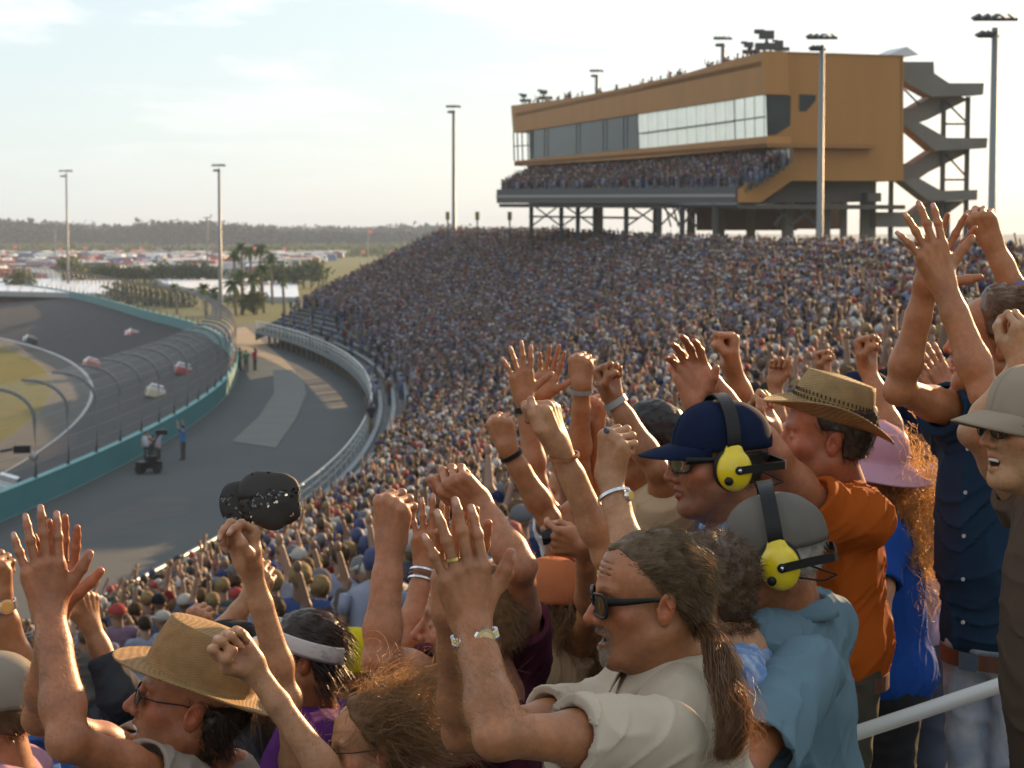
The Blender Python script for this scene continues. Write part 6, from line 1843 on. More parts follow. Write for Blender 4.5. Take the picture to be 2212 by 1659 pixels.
# 7 short curly hair, silver watch -------------------------------------
P = person('short haired person in pale blue patterned sleeveless top behind the ponytail man, fists up', head=(1514, 1282, 4.25), yaw=2, s=.98, skin=SKP, age=.2, neck=(1592, 1420, 4.25), byaw=8, torso=.95, shirt=c_pat, sleeve=0, sh_w=.15, vox=.003,
    arms=[dict(side='n', S=(1560, 1440, 4.02), E=(1375, 1240, 3.95), W=(1315, 1030, 4.05), pose='fist', Y=(.12, .97, .1), X=(-.62, .25, -.7), zs=-1, sleeve=0, fat=.92, s=.95),
          dict(side='f', S=(1500, 1410, 4.4), E=(1312, 1200, 4.15), W=(1207, 962, 4.1), pose='thumb', Y=(-.25, .95, .1), X=(-.35, .2, .9), zs=-1, sleeve=0, fat=.92, s=.97)])
hair(P, 'brown_cropped', (.10, .055, .028), .012, lambda L: np.maximum(cut_short(.06, -.075)(L), -1), n=6500, length=.024, width=.0011, flow=flow_out, lift=.5, jit=.5, curl=1.2, noise=.006, cfreq=60)
i_ = P['info']['n']; watch(P['root'], i_[2], i_[4], i_[3][0], i_[3][2], .95, fr=.013, h=.007, off=-.045, facedir=-i_[3][0] * .3 + np.array([.75, -.5, .2]), rx=.036, rz=.030)
i_ = P['info']['f']; g = MB(); band_ring(g, i_[2] - i_[4] * .025, nrm(i_[4] + np.array([.3, 0, .0])), i_[3][0], .0345, .030, .007, 30, .003); g.build('bracelet', m_copper, P['root'])
i_ = P['info']['n']; g = MB(); kx, ky, _, _ = FIN[1]; g.tube([i_[2] + (i_[3][0] * kx + i_[3][1] * (ky + .002) + i_[3][2] * .012), i_[2] + (i_[3][0] * kx + i_[3][1] * (ky + .002) + i_[3][2] * .017)], .006, 10); g.build('ring_stone', mat('blue_stone', (.03, .06, .12), .2, .8), P['root'])
g = MB(); disc(g, P['T']((-.086, .006, -.036)), -P['A'][0], P['A'][2], .0022, .0015, 8); g.build('earring', m_chrome, P['root'])

# 8 grey cap and yellow headset ----------------------------------------
P = person('older man in a grey cap, yellow radio headset and faded blue shirt seen from behind', head=(1668, 1198, 4.45), yaw=4, pitch=-10, s=1.04, skin=SKR, age=1, neck=(1712, 1352, 4.5), byaw=28, torso=1.25, belly=1.5, shirt=c_blue, collar=True, sh_w=.16, fold=.008, vox=.003, hvox=.0028,
    arms=[dict(side='n', S=(1745, 1450, 4.2), E=(1610, 1660, 3.95), W=(1470, 1760, 4.1), pose='loosefist', Y=(-.9, -.2, 0), X=(0, .9, 0), zs=-1, sleeve=.82, r1=.075, fat=1.1), dict(side='f', E=(1640, 1620, 4.8), W=(1560, 1700, 4.5), pose='loosefist', Y=(-.9, -.2, 0), X=(0, .9, 0), zs=1, sleeve=.8, r1=.07)])
m_gc = cloth_mat('washed_grey_cap', (.14, .13, .115)); hair(P, 'white_grey', (.45, .42, .38), .004, cut_short(.03, -.05), n=1200, length=.015, width=.0012, flow=flow_down, under=True)
cap(P['root'], P['c'], P['A'], 1.07, m_gc, z0=.030, height=.98); headset(P['root'], P['c'], P['A'], 1.13, -1)

# 9 navy cap and yellow headset ----------------------------------------
P = person('man in a navy cap, wraparound sunglasses and yellow radio headset, lips closed', head=(1548, 995, 4.7), yaw=-12, pitch=-2, s=1.06, mouth=.0, jaw=1.15, skin=(.42, .20, .13), age=.5, stubble=.7, neck=(1600, 1150, 4.75), byaw=0, torso=1.15, shirt=c_lblue, sh_w=.19, vox=.0034, hvox=.0034, arms=[dict(side='n', E=(1560, 1450, 4.4), W=(1500, 1560, 4.4), pose='loosefist', Y=(-.5, -.8, 0), X=(-.3, .5, .4), zs=1)])
m_nc = cloth_mat('navy_cap', (.008, .014, .040)); hair(P, 'near_black', BK, .004, cut_short(.03, -.055), n=900, length=.012, width=.0012, flow=flow_down, under=True)
cap(P['root'], P['c'], P['A'], 1.10, m_nc, z0=.040, height=.9, peak_len=.08, curve=.014); sunglasses(P['root'], P['c'], P['A'], 1.08, 'wrap', mlens=mat('green_mirror_lens', (.03, .05, .045), .08, .9, coat=.6)); headset(P['root'], P['c'], P['A'], 1.08, -1)

# 10 orange shirt -------------------------------------------------------
P = person('shouting man in a burnt orange shirt and cowboy style straw hat, hands raised to clap', head=(1782, 945, 5.1), yaw=3, pitch=3, s=1.07, mouth=.9, nose=1.1, jaw=1.0, age=.6, skin=(.47, .195, .125), neck=(1812, 1066, 5.15), byaw=-8, torso=1.04, belly=1.15, hipdrop=.37, shirt=c_org, sh_w=.19, fold=.008, vox=.0034, hvox=.003, pants=(.07, .065, .05),
    pants_m=mat('olive_trousers', (.06, .055, .04), .9, .2, var=.1), shirt_len=.02,
    arms=[dict(side='n', S=(1775, 1120, 4.95), E=(1672, 985, 4.85), W=(1566, 872, 4.85), pose='cup', Y=(-.72, .62, .1), X=(-.55, -.7, -.3), zs=-1, sleeve=.32, r1=.068, fat=1.12, s=1.0),
          dict(side='f', S=(1760, 1060, 5.2), E=(1590, 1010, 5.0), W=(1512, 880, 4.85), pose='cup', Y=(-.2, .95, .0), X=(.6, .2, .3), zs=-1, sleeve=.35, r1=.07)])
hair(P, 'dark_brown', DK, .008, cut_short(.05, -.05), n=1500, length=.018, width=.0013, flow=flow_down)
m_hs = m_straw2
hat(P['root'], P['c'], P['A'], P['s'], m_hs, crown_h=.100, brim=.058, rx=.083, ry=.104, z0=.048, tilt=14, topr=.80, side_up=.038, front=-.004, back=-.012, pinch=.35, name='straw_hat')
g = MB(); Rt = np.array(Matrix.Rotation(math.radians(14), 3, 'X'))
for i in range(56):
    a = i / 56 * 2 * math.pi
    for zz_ in (.034, .047):
        f = 1 - .20 * (zz_ / .1) ** 1.6 + .012
        L = np.array([.083 * f * math.sin(a), .104 * f * math.cos(a), zz_]); p_ = P['c'] + ((Rt @ L + np.array([0, -.008, .048])) * P['s']) @ P['A']
        Mx = np.stack([nrm(np.array([math.cos(a), -math.sin(a), 0]) @ P['A']), nrm(np.array([math.sin(a), math.cos(a), 0]) @ P['A']), P['A'][2]], 1)
        g.box(p_, (.0035, .002, .0095), M=Mx)
g.build('vent_holes', mat('vent_shadow_weave', (.05, .03, .015), .9), P['root'])
g = MB(); bc = P['NB'] + np.array([0, 0, -.475]); band_ring(g, bc, (0, 0, 1), P['BA'][0], .163, .128, .04, 40, .004); g.build('belt', m_leather, P['root'])

# 11 pink hat -----------------------------------------------------------
P = person('woman in a pink sun hat with sunlit curly red hair and a royal blue top', head=(1880, 1012, 5.8), yaw=12, s=.97, skin=SKP, age=.1, neck=(1912, 1130, 5.82), byaw=15, torso=1.05, hipdrop=.42, shirt=c_roy, shirt_len=.0, vox=.0045, hvox=.004, pants=(.02, .02, .022), arms=[dict(side='n', E=(1900, 1345, 5.5), W=(1800, 1420, 5.4), pose='loosefist', Y=(-.9, 0, 0), X=(0, 1, 0), zs=-1, sleeve=.55)], lean=(.03, 0))
m_pk = cloth_mat('pink_felt_hat', (.56, .33, .42), trans=.3); hat(P['root'], P['c'], P['A'], 1.0, m_pk, crown_h=.115, brim=.075, rx=.088, ry=.105, z0=.028, tilt=6, dome=1, side_up=-.045, front=-.03, back=-.045, name='sun_hat')
hm_r = hair_mat('curly_red', (.48, .27, .10), .6)
st_ = lambda n, P=P: P['c'] + (rng.normal(size=(n, 3)) * np.array([.06, .075, .10]) + np.array([0, -.125, -.12])) @ P['A']
lock_field(P, 3200, st_, .17, .0019, (.28, .0, -.9), 1.9, hm_r, grav=.12, spread=.4, cfreq=38, seg=10)
hair(P, 'curly_red', RD, .014, lambda L: np.maximum(cut_long(L), L[:, 2] - .015), n=900, length=.05, width=.0018, flow=flow_down, hm=hm_r, curl=1.2)

# 12 man in navy shirt ----------------------------------------------------
P = person('tall brown haired man in a navy button shirt and ripped jeans, clapping high overhead', head=(2152, 742, 4.95), yaw=10, pitch=8, s=1.03, skin=SK, age=.2, neck=(2172, 892, 5.0), byaw=-40, torso=.98, shirt=c_navy, collar=False, sh_w=.18, shirt_len=.0, vox=.0034, hvox=.003, pants_m=m_jean, fold=.009,
    arms=[dict(side='n', S=(2185, 925, 4.78), E=(2128, 850, 4.55), W=(2037, 612, 4.6), pose='spread', Y=(-.36, .93, .0), X=(.85, .42, -.2), zs=1, sleeve=.35, fat=1.05, s=1.03),
          dict(side='f', S=(2098, 905, 5.05), E=(1942, 842, 4.85), W=(2000, 622, 4.78), pose='spread', Y=(.36, .9, .1), X=(.88, -.3, .1), zs=-1, sleeve=.40, fat=1.02, r1=.062)])
hair(P, 'brown_wavy', (.13, .065, .03), .020, cut_short(.055, -.06), n=4500, length=.06, width=.0013, flow=flow_back, lift=.3, jit=.25, curl=.7, noise=.006)
bc = P['NB'] + np.array([0, 0, -.615]); g = MB(); band_ring(g, bc, (0, 0, 1), P['BA'][0], .163, .124, .040, 40, .004); g.build('belt', m_leather, P['root'])
fF = P['BA'][1]; g = MB(); g.box(bc + fF * .130, (.012, .055, .045), rz=math.atan2(fF[1], fF[0])); g.build('belt_buckle', m_chrome, P['root'])
g = MB()
for k in range(5): disc(g, P['NB'] + np.array([0, 0, -.08 - .108 * k]) + fF * (.150 + .01 * math.sin(min(k, 4) * .6)), fF, (0, 0, 1), .0052, .003, 10)
g.build('shirt_buttons', mat('pearl_button', (.5, .5, .5), .35, .5), P['root'])

# 13 youth with beige cap at the right edge -------------------------------
P = person('pale youth in beige cap, round sunglasses and brown shirt, mouth open, at right edge', head=(2226, 925, 4.0), yaw=-20, pitch=2, s=.95, mouth=.75, nose=.9, skin=(.52, .31, .21), age=.0, neck=(2325, 1085, 4.1), byaw=-10, torso=.95, shirt=c_brn, shirt_len=.10, vox=.0028, pants=(.085, .06, .045), pants_m=mat('brown_cargo_trousers', (.085, .058, .042), .9, .2, var=.1),
    arms=[dict(side='f', S=(2215, 1085, 4.35), E=(2105, 935, 4.25), W=(2208, 790, 4.2), pose='loosefist', Y=(.12, .98, 0), X=(-.85, .2, .3), zs=-1, sleeve=.2, fat=.95)])
m_bc = cloth_mat('beige_cap', (.30, .235, .175)); hair(P, 'mousy_brown', BR, .004, cut_short(.05, -.05), n=1200, length=.02, width=.001, flow=flow_down, under=True)
cap(P['root'], P['c'], P['A'], 1.0, m_bc, z0=.030, peak_len=.085, curve=.03); sunglasses(P['root'], P['c'], P['A'], P['s'], 'round')
g = MB(); g.tube([P['T']((-.017, .086, -.0675)), P['T']((0, .0935, -.0655)), P['T']((.017, .086, -.0675))], .0036, 6); g.build('teeth', m_teeth, P['root'], smooth=True)
# ---------------------------------------------------------------- people farther back, mostly raised arms
lo = dict(vox=.0045, hvox=.0042, age=.2)
def more(label, head, W_, E_, pose, Y, X, zs, shirt, skin=SK, hairc=DK, S=None, sleeve=.4, side='n', fat=1.0, hatk=None, hatm=None, s=1.0, arms2=None, yaw=0, hl=.02, **k):
    a = dict(side=side, E=E_, W=W_, pose=pose, Y=Y, X=X, zs=zs, sleeve=sleeve, fat=fat)
    if S: a['S'] = S
    kw = dict(lo); kw.update(k)
    P = person(label, head=head, yaw=yaw, s=s, skin=skin, shirt=shirt, arms=[a] + (arms2 or []), **kw)
    if hatk == 'cap': cap(P['root'], P['c'], P['A'], s * 1.06, hatm, z0=.03)
    hair(P, {DK: 'dark_brown', BR: 'mousy_brown', LB: 'light_brown', BK: 'near_black', RD: 'auburn_short', GR: 'grey_brown'}[hairc], hairc, .007 if hatk else .012, cut_short(.05, -.05), n=800 if not hatk else 300, length=hl, width=.0018, flow=flow_back, vox=.006, tr=.35, under=bool(hatk))
    return P
def band(P, side, m, off=.02, h=.012, r=.033):
    i_ = P['info'][side]; g = MB(); band_ring(g, i_[2] - i_[4] * off, i_[4], i_[3][0], r + .003, r - .001, h); return g.build('wristband', m, P['root'])
P = more('person cut off by the right edge, blue sleeve and clenched fist held high', (2330, 770, 5.7), (2143, 525, 5.6), (2222, 690, 5.6), 'fist', (-.45, .85, .1), (-.8, -.1, -.3), -1, c_bb, S=(2300, 860, 5.7), sleeve=1.45, fat=1.1, hairc=BR)
P = more('person whose single fist rises above the navy cap, forearm sunlit from behind', (1735, 985, 6.1), (1582, 795, 5.6), (1640, 960, 5.7), 'fist', (-.1, 1, 0), (.3, .1, .9), -1, c_wht, S=(1690, 1060, 5.9), fat=1.1)
P = more('person with a black wristband holding a fist up in front of the shaded crowd', (1262, 1150, 6.6), (1096, 968, 6.0), (1185, 1120, 6.05), 'fist', (-.30, .95, 0), (-.85, .0, -.3), -1, c_grn, S=(1240, 1270, 6.4), fat=1.08); band(P, 'n', m_blackp, .025, .014)
P = more('dark haired person with a pale wristband and long sunlit forearm behind the navy cap', (1398, 960, 6.1), (1322, 858, 5.9), (1420, 1015, 5.9), 'fist', (-.25, .95, 0), (-.75, .1, .5), 1, c_tan, S=(1450, 1110, 6.0), fat=1.1, hairc=BK, skin=SKT); band(P, 'n', m_galv, .02, .02)
P = more('person with a grey wristband and a fist up right of the open hand', (1345, 1085, 6.9), (1256, 835, 6.3), (1252, 1010, 6.4), 'fist', (-.05, 1, 0), (-.8, .1, -.4), -1, c_blue, S=(1300, 1180, 6.7)); band(P, 'n', m_galv, .012, .014)
P = more('person with a dark watch and spread open hands, clapping above all the nearby fists', (1240, 1070, 7.2), (1132, 862, 6.5), (1160, 1045, 6.5), 'spread', (-.12, 1, 0), (.85, .1, -.2), 1, c_wht, S=(1210, 1180, 6.9), fat=1.05,
         arms2=[dict(side='f', E=(1215, 1010, 6.9), W=(1168, 860, 6.7), pose='flat', Y=(.28, .95, 0), X=(.8, -.2, .3), zs=-1, sleeve=.3)]); i_ = P['info']['n']; watch(P['root'], i_[2], i_[4], i_[3][0], i_[3][2], 1.0, m=m_blackp, face=m_blackp, off=-.035, facedir=(0, -1, .1))
P = more('small dim fist between the two decorated wrists', (1330, 1060, 7.2), (1284, 925, 6.4), (1292, 1060, 6.5), 'fist', (0, 1, 0), (-.6, .2, -.6), -1, c_gry)
P = more('person behind the straw hat brim with a pinkish fist beside its face', (1760, 1010, 6.3), (1668, 930, 5.5), (1712, 1040, 5.6), 'loosefist', (-.55, .8, 0), (-.5, -.2, .7), 1, c_wht, skin=SKP)
P = more('far little hand with its thumb out, left of the straw hat', (1720, 905, 8.3), (1674, 828, 8.0), (1680, 930, 8.0), 'thumb', (.25, .9, 0), (.7, .3, .3), -1, c_gry)
P = more('far fist showing just over the crown of the straw hat', (1830, 890, 8.8), (1778, 808, 8.5), (1790, 900, 8.5), 'fist', (-.1, 1, 0), (-.7, .1, .5), 1, c_blue)
P = more('navy capped person with a glowing forearm and fist raised above the pink hat', (1856, 885, 6.9), (1872, 795, 6.3), (1938, 960, 6.25), 'fist', (-.1, 1, 0), (-.7, .2, .5), 1, c_navy, S=(1915, 1040, 6.5), hatk='cap', hatm=m_nc, fat=1.08)
P = more('person in a navy cap and lilac shirt between pink hat and navy shirt', (1992, 925, 7.0), (1990, 1200, 6.8), (1965, 1120, 6.7), 'loosefist', (-.3, -.9, 0), (-.8, .3, 0), 1, c_lil, hatk='cap', hatm=m_nc, skin=SKR, yaw=-15)
P = more('person in a red and white shirt tucked behind the navy shirted man', (2052, 955, 7.4), (2040, 1230, 7.2), (2050, 1120, 7.1), 'loosefist', (-.3, -.9, 0), (-.8, .3, 0), 1, c_red, hairc=BK)
P = more('person clapping reddish hands behind the crossed arms', (2075, 830, 8.2), (2045, 838, 7.6), (2065, 920, 7.7), 'flat', (-.45, .85, 0), (.7, .4, 0), 1, c_gry, skin=SKR, arms2=[dict(side='f', E=(2050, 915, 8.0), W=(2030, 842, 7.9), pose='flat', Y=(-.6, .75, 0), X=(.6, .5, 0), zs=-1, sleeve=.4)])
# picture left
P = more('person in bright blue shirt at the left edge, watch on the raised wrist', (66, 1475, 5.4), (-2, 1292, 4.7), (48, 1468, 4.75), 'fist', (-.15, .98, 0), (-.7, .2, -.3), -1, c_bb, S=(95, 1590, 5.0), fat=1.08, hairc=BK); i_ = P['info']['n']; watch(P['root'], i_[2], i_[4], i_[3][0], i_[3][2], 1.05, facedir=(.5, -.8, .1), off=-.02)
P = more('person in a faded beige cap at the lower left corner, cut off by the frame', (-22, 1535, 4.6), (-60, 1850, 4.4), (-80, 1790, 4.4), 'loosefist', (0, -1, 0), (-1, 0, 0), 1, c_pink, hatk='cap', hatm=cloth_mat('faded_beige_cap', (.24, .21, .17)), hairc=BR, skin=SKR)
P = more('person in a long charcoal sleeve raising a fist beside the straw hat', (330, 1560, 5.9), (196, 1352, 5.5), (258, 1500, 5.5), 'fist', (-.12, .98, 0), (-.5, .2, .8), -1, c_gry, S=(330, 1650, 5.8), sleeve=1.55, fat=1.05)
P = more('person hidden behind the straw hat whose broad fist shows above its crown', (470, 1530, 6.4), (430, 1384, 6.0), (444, 1530, 6.0), 'fist', (0, 1, 0), (-.85, .1, -.35), -1, c_gry, fat=1.1)
P = more('person in black cap and charcoal sweater beside the straw hat brim, long hair', (492, 1448, 5.4), (470, 1750, 5.2), (560, 1720, 5.2), 'loosefist', (-.8, -.2, 0), (0, 1, 0), 1, c_gry, hatk='cap', hatm=cloth_mat('black_cap', (.015, .015, .017)), sleeve=1.8, yaw=10)
lock_field(P, 500, lambda n: P['c'] + (rng.normal(size=(n, 3)) * np.array([.04, .02, .03]) + np.array([0, -.07, -.04])) @ P['A'], .28, .0018, (.15, 0, -.95), .6, hm_l, grav=.1, spread=.2)
P = more('person whose pale bent forearm slants up behind the raised cap', (560, 1455, 6.6), (540, 1290, 6.2), (462, 1388, 6.2), 'loosefist', (.5, .8, 0), (-.6, .5, 0), -1, c_grn, S=(500, 1500, 6.4), skin=SKP)
# visor woman
P = person('dark haired woman in a broad white sun visor and purple shirt', head=(655, 1418, 5.1), yaw=2, pitch=-2, s=.90, skin=SKT, age=.2, shirt=c_pur, torso=1.05, vox=.004, hvox=.004, neck=(680, 1555, 5.15))
hair(P, 'dark_glossy', (.035, .018, .012), .010, cut_short(.06, -.09), n=2600, length=.05, width=.0014, flow=flow_back, lift=.15, jit=.1, curl=.2)
m_vis = cloth_mat('white_visor', (.62, .60, .58))
c_, A_ = P['c'], P['A']; a = np.linspace(-2.6, 2.6, 50); Pq = np.zeros((7, 50, 3))
for i, (rr, hh) in enumerate(((1.0, .048), (1.03, .060), (1.06, .085), (1.045, .088), (1.01, .052), (1.0, .040), (1.0, .048))):
    x = np.sin(a) * .090 * rr; y = np.cos(a) * .110 * rr - .014; Pq[i] = c_ + (np.stack([x, y, hh + y * .35 - .02 + 0 * x], -1)) @ A_
g = MB(); g.sheet(Pq); g.build('visor_band', m_vis, P['root'], smooth=True)
u_ = np.linspace(-1, 1, 25); Pq = np.zeros((8, 25, 3))
for i, t in enumerate(np.linspace(0, 1, 8)):
    Lk_ = .085 * (1 - np.abs(u_) ** 3); Pq[i] = c_ + np.stack([np.sin(u_ * 1.25) * .090, np.cos(u_ * 1.25) * .110 - .014 + Lk_ * t, .045 + .02 - .022 * u_ ** 2 - t * .035], -1) @ A_
g = MB(); g.sheet(Pq); o_ = g.build('visor_peak', m_vis, P['root'], smooth=True); sd = o_.modifiers.new('thick', 'SOLIDIFY'); sd.thickness = .003
sunglasses(P['root'], P['c'], P['A'], P['s'], 'wayfarer')
# yellow cap
P = person('person in a yellow cap with a small white patch, tucked behind a raised elbow', head=(752, 1456, 6.0), yaw=-8, pitch=0, s=.98, skin=SKT, age=.2, shirt=c_grn, vox=.0045, hvox=.0045)
m_yc = cloth_mat('yellow_cap', (.52, .40, .01)); cap(P['root'], P['c'], P['A'], 1.08, m_yc, z0=.03, mpeak=cloth_mat('grey_cap_peak', (.25, .25, .25)))
hair(P, 'near_black', BK, .006, cut_short(.04, -.05), n=200, length=.012, width=.0018, flow=flow_down, vox=.006, under=True)
sunglasses(P['root'], P['c'], P['A'], P['s'], 'wrap')
g = MB(); L = lambda x, z: P['c'] + (np.array([x, .103 - x * x * 6 - (z - .06) * .45, z]) * 1.08) @ P['A']
g.add([L(-.045, .058), L(-.012, .062), L(-.022, .090), L(-.040, .082)], [[0, 1, 2, 3]]); g.build('cap_patch', mat('white_patch', (.6, .6, .62), .8), P['root'])

# ================================================================== near spectators of the lower rows, one by one
HPT = []
def hp_person(k):
    """a spectator about 15-60 m off: body, shirt, trousers, hair or cap"""
    A = np.stack([np.array([1.0, 0, 0]), np.array([0, 1.0, 0]), np.array([0, 0, 1.0])])
    rs = np.random.default_rng(50 + k)
    c = np.array([0, .03, 1.60]); NB = np.array([0, 0, 1.44])
    body = [(.01, [ell(c + [0, -.015, .035], (.077, .098, .09), .01), ell(c + [0, .03, -.04], (.058, .055, .075), .03), rc(c + [0, .09, .01], c + [0, .11, -.03], .012, .014, .01), rc(c + [0, -.02, -.06], NB, .055, .06, .02), ell(c + [.082, -.01, -.005], (.008, .018, .03), .005), ell(c + [-.082, -.01, -.005], (.008, .018, .03), .005)])]
    sl = []
    for sx in (-1, 1):
        S = NB + np.array([.17 * sx, 0, -.04]); q = rs.integers(0, 6)
        if q in (0, 1, 2): E = S + np.array([.06 * sx, .02, -.28]); Wr = E + np.array([-.02 * sx, .18, -.16])
        elif q == 3: E = S + np.array([.04 * sx, .16, -.2]); Wr = E + np.array([-.14 * sx, .08, .2])
        elif q == 4: E = S + np.array([.12 * sx, .1, .22]); Wr = E + np.array([-.04 * sx, .05, .24])
        else: E = S + np.array([.08 * sx, .2, -.08]); Wr = E + np.array([-.1 * sx, .1, .2])
        body.append((.01, [rc(S, E, .05, .04, .02), rc(E, Wr, .04, .027, .02), ell(Wr + nrm(Wr - E) * .07, (.035, .035, .05), .02)]))
        sl.append(rc(S, S + (E - S) * .6, .066, .062, .03))
    V, F = surf(body, .011); b = (V, F)
    sh = [(.03, [rc((-.12, 0, 1.39), (.12, 0, 1.39), .07, .07, .04), ell((0, .015, 1.26), (.185, .12, .19), .06), ell((0, .03, 1.08), (.175, .125, .2), .06), ell((0, .0, .93), (.17, .125, .1), .06)] + sl)]
    V, F = surf(sh, .015, lambda X: -(1 - np.abs(vnoise(X * 9 + k, 2))) ** 3 * .012); s_ = (V, F)
    pg = [ell((0, 0, .92), (.165, .12, .12), .04)]
    for sx in (-1, 1): pg += [rc((.09 * sx, 0, .88), (.10 * sx, .02, .48), .088, .066, .03), rc((.10 * sx, .02, .48), (.10 * sx, 0, .06), .066, .058, .02), rc((.1 * sx, -.03, .04), (.1 * sx, .12, .035), .042, .036, .02)]
    V, F = surf([(.02, pg)], .02); p_ = (V, F)
    T = lambda p: c + np.array(p)
    hg = [(.01, [ell(T((0, -.02, .042)), (.087, .105, .096), .01)])]
    if k % 3 != 1:
        cut = cut_short(.055, -.06) if k % 3 == 0 else cut_long
        V, F = surf(hg, .011, lambda X: vnoise(X * 40, 4) * .006 + np.maximum(cut(X - c), 0) * 1.6); nm = 'hair'
    else:
        hg = [(.01, [ell(T((0, -.014, .045)), (.092, .112, .092), .01), ell(T((0, .125, .035)), (.062, .062, .010), .012)]), (-.005, [ell(T((0, -.0, -.07)), (.2, .2, .10), .01)])]
        V, F = surf(hg, .010); nm = 'cap'
    return b, s_, p_, (V, F), nm
m_oskin = mat('spectator_skin', rough=.55, spec=.35, objcol=True); m_ocl = mat('spectator_cloth', rough=.95, spec=.08, objcol=True, var=.08, scale=10, trans=.08); m_ohair = mat('spectator_hair', rough=.8, spec=.15, objcol=True, var=.3, scale=30, trans=.15)
TP = []
for k in range(12):
    b, s_, p_, h_, nm = hp_person(k)
    root = empty('spectator', (0, 0, 0))
    ch = [mesh_np('body', *b, m_oskin, root), mesh_np('shirt', *s_, m_ocl, root), mesh_np('trousers', *p_, m_ocl, root), mesh_np(nm, *h_, m_ohair if nm == 'hair' else m_ocl, root)]
    TP.append((root, ch, nm))
CN = ['white', 'white', 'pale blue', 'grey', 'black', 'navy', 'blue', 'red', 'red', 'mustard', 'dark green', 'tan', 'rust', 'olive', 'pink', 'charcoal']
HN = ['black', 'dark brown', 'brown', 'blond', 'white', 'red', 'navy', 'black', 'beige', 'grey']
usedt = set()
II = [i for i in order if near[i] < 1e8]
for n_, i in enumerate(II):
    t = int(rng.integers(0, 12)); root, ch, nm = TP[t]
    if t not in usedt: usedt.add(t); o = root; cc = ch
    else:
        o = root.copy(); COL.objects.link(o); cc = []
        for c in ch: d = c.copy(); COL.objects.link(d); d.parent = o; cc.append(d)
    o.location = CP[i]; o.rotation_euler = (0, 0, FACE[i]); k = float(rng.normal(1.0, .045)); o.scale = (k, k, k)
    si = int(rng.choice(16, p=SHP)); hi = int(rng.integers(0, 4)) if nm == 'hair' else int(rng.integers(4, 10)); sk = SKINS[rng.integers(0, 5)]
    cc[0].color = (*sk, 1); cc[1].color = (*SHIRTS[si], 1); cc[2].color = (*PANTS[rng.integers(0, 5)], 1); cc[3].color = (*HAIRS[hi], 1)
    u, v = hu[i], hv[i]
    reg = 'beside the front railing' if CP[i][2] < 3.2 else 'in the middle rows' if CP[i][2] < 6.5 else 'just below the raised hands' if u < 1200 else 'behind the raised fists'
    lab = f'distant spectator in a {CN[si]} top with {HN[hi]} {"hair" if nm == "hair" else "cap"} {reg}'
    tag(o, lab, 'person', lab.replace('distant spectator', 'spectators'))
for t in range(12):
    if t not in usedt:
        for c in TP[t][1]: bpy.data.objects.remove(c)
        bpy.data.objects.remove(TP[t][0])
# ---------------------------------------------------------------- trackside people
for i, (u, v, lab, sc_, shc, z) in enumerate(((396, 993, 'lone track worker in blue standing by the teal wall', 1.1, (.05, .16, .34), 0), (330, 1010, 'crouched photographer of the group beside the teal wall, left', 1.0, (.05, .05, .06), 0), (318, 1000, 'photographer in the group at the teal wall, centre', 1.0, (.5, .5, .6), 0), (342, 1003, 'photographer with a pale shirt at the right of the wall group', 1.0, (.35, .3, .4), 0), (518, 800, 'marshal by the far bend of the teal wall', 1.2, (.04, .10, .06), 0), (532, 805, 'marshal in green on the sandy path', 1.15, (.05, .14, .07), 0), (551, 800, 'person in red walking on the sandy path', 1.15, (.35, .04, .05), 0), (508, 812, 'worker leaning on the end of the teal wall', 1.2, (.10, .12, .12), 0))):
    p = G(u, v, 0.02); root, ch, nm = TP[(i * 5) % 12] if (i * 5) % 12 in usedt else TP[list(usedt)[0]]
    o = root.copy(); COL.objects.link(o)
    for j, c in enumerate(ch):
        d = c.copy(); COL.objects.link(d); d.parent = o; d.color = ((.4, .24, .16, 1), (*shc, 1), (.08, .08, .07, 1), (.05, .04, .03, 1))[j]
    o.location = p; o.rotation_euler = (0, 0, 1.2 + i); o.scale = (sc_,) * 3; tag(o, lab, 'person', 'people on the service road')
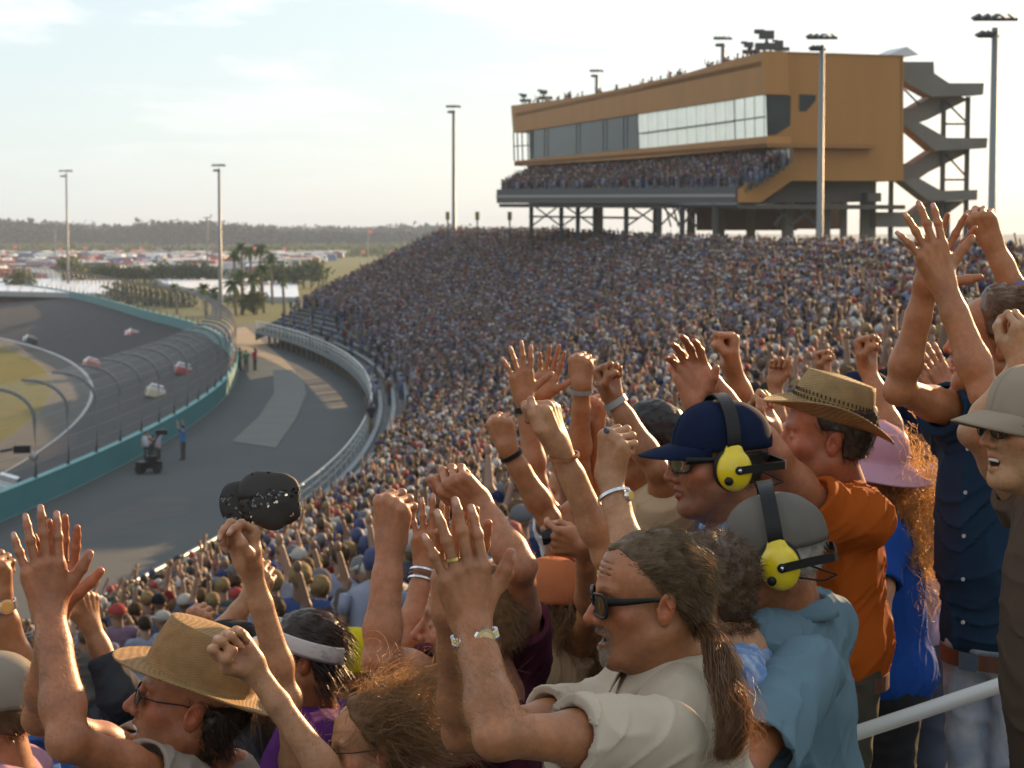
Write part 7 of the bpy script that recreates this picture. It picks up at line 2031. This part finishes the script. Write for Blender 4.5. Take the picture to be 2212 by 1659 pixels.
# camera cart by the wall and the lamp on the fence
p = G(322, 1022, 0.0); o = empty('camera_cart', p, 'low dark equipment cart with a tall camera arm beside the teal wall', 'cart')
g = MB(); g.box(p + Vector((0, 0, .45)), (1.2, .7, .35), rz=.5); g.box(p + Vector((.1, .1, .75)), (.5, .5, .3), rz=.5); g.build('cart_body', m_blackp, o)
for dx, dy in ((-.45, -.35), (.45, -.2), (-.4, .3), (.4, .4)):
    g = MB(); q = p + Vector((dx, dy, .22)); g.tube([q - Vector((0, .08, 0)), q + Vector((0, .08, 0))], .22, 12); g.build('wheel', m_tyre, o)
g = MB(); g.tube([p + Vector((0, 0, .8)), p + Vector((.3, .3, 1.7)), p + Vector((.5, .3, 2.0))], .05, 6); g.box(p + Vector((.6, .3, 2.1)), (.6, .25, .25), rz=.3); g.build('camera_arm', m_blackp, o)
p = W(47, 970, 84); o = empty('fence_camera', p, 'small dark camera with a pale lens clamped to a fence hook', 'camera')
g = MB(); g.box(p, (.7, .4, .32), rz=.3); g.tube([p + Vector((-.4, 0, 0)), p + Vector((-.9, 0, -.1))], .06, 6); g.build('camera_body', m_blackp, o)
g = MB(); g.tube([p + Vector((.4, -.1, -.25)), p + Vector((.65, -.15, -.35))], [.18, .16], 10); g.build('lens_hood', m_galv, o)
# ---------------------------------------------------------------- white handrail between the people
a_, b_ = PW((1860, 1580, 4.78)), PW((2215, 1462, 4.70)); d_ = b_ - a_
o = empty('handrail', (float(a_[0]), float(a_[1]), 9.6), 'thick white painted handrail rising to the right in front of the jeans', 'handrail')
g = MB(); g.tube([a_ - d_ * .5, a_ - d_ * .2, a_, b_, b_ + d_ * .5, b_ + d_ * 1.4], .0185, 20); g.build('rail_tube', mat('white_enamel_tube', (.62, .62, .62), .3, .5, coat=.3), o, smooth=True)
for t in (-.45, 1.4):
    q = a_ + d_ * t; g = MB(); g.tube([tuple(q), (q[0], q[1], q[2] - 1.1)], .022, 14); g.build('rail_post', MATS['white_enamel_tube'], o, smooth=True)
# ================================================================== air
hz = bpy.data.materials.new('haze_air'); hz.use_nodes = True
hn = hz.node_tree; hn.nodes.remove(hn.nodes['Principled BSDF'])
pv = hn.nodes.new('ShaderNodeVolumePrincipled'); pv.inputs['Color'].default_value = (.66, .80, 1, 1); pv.inputs['Density'].default_value = 0.0002; pv.inputs['Anisotropy'].default_value = 0
hn.links.new(pv.outputs[0], hn.nodes['Material Output'].inputs['Volume'])
g = MB(); g.box((0, 1500, 17), (5200, 5200, 46))
tag(g.build('haze', hz), 'thin pale evening haze over the speedway', 'haze', kind='stuff')
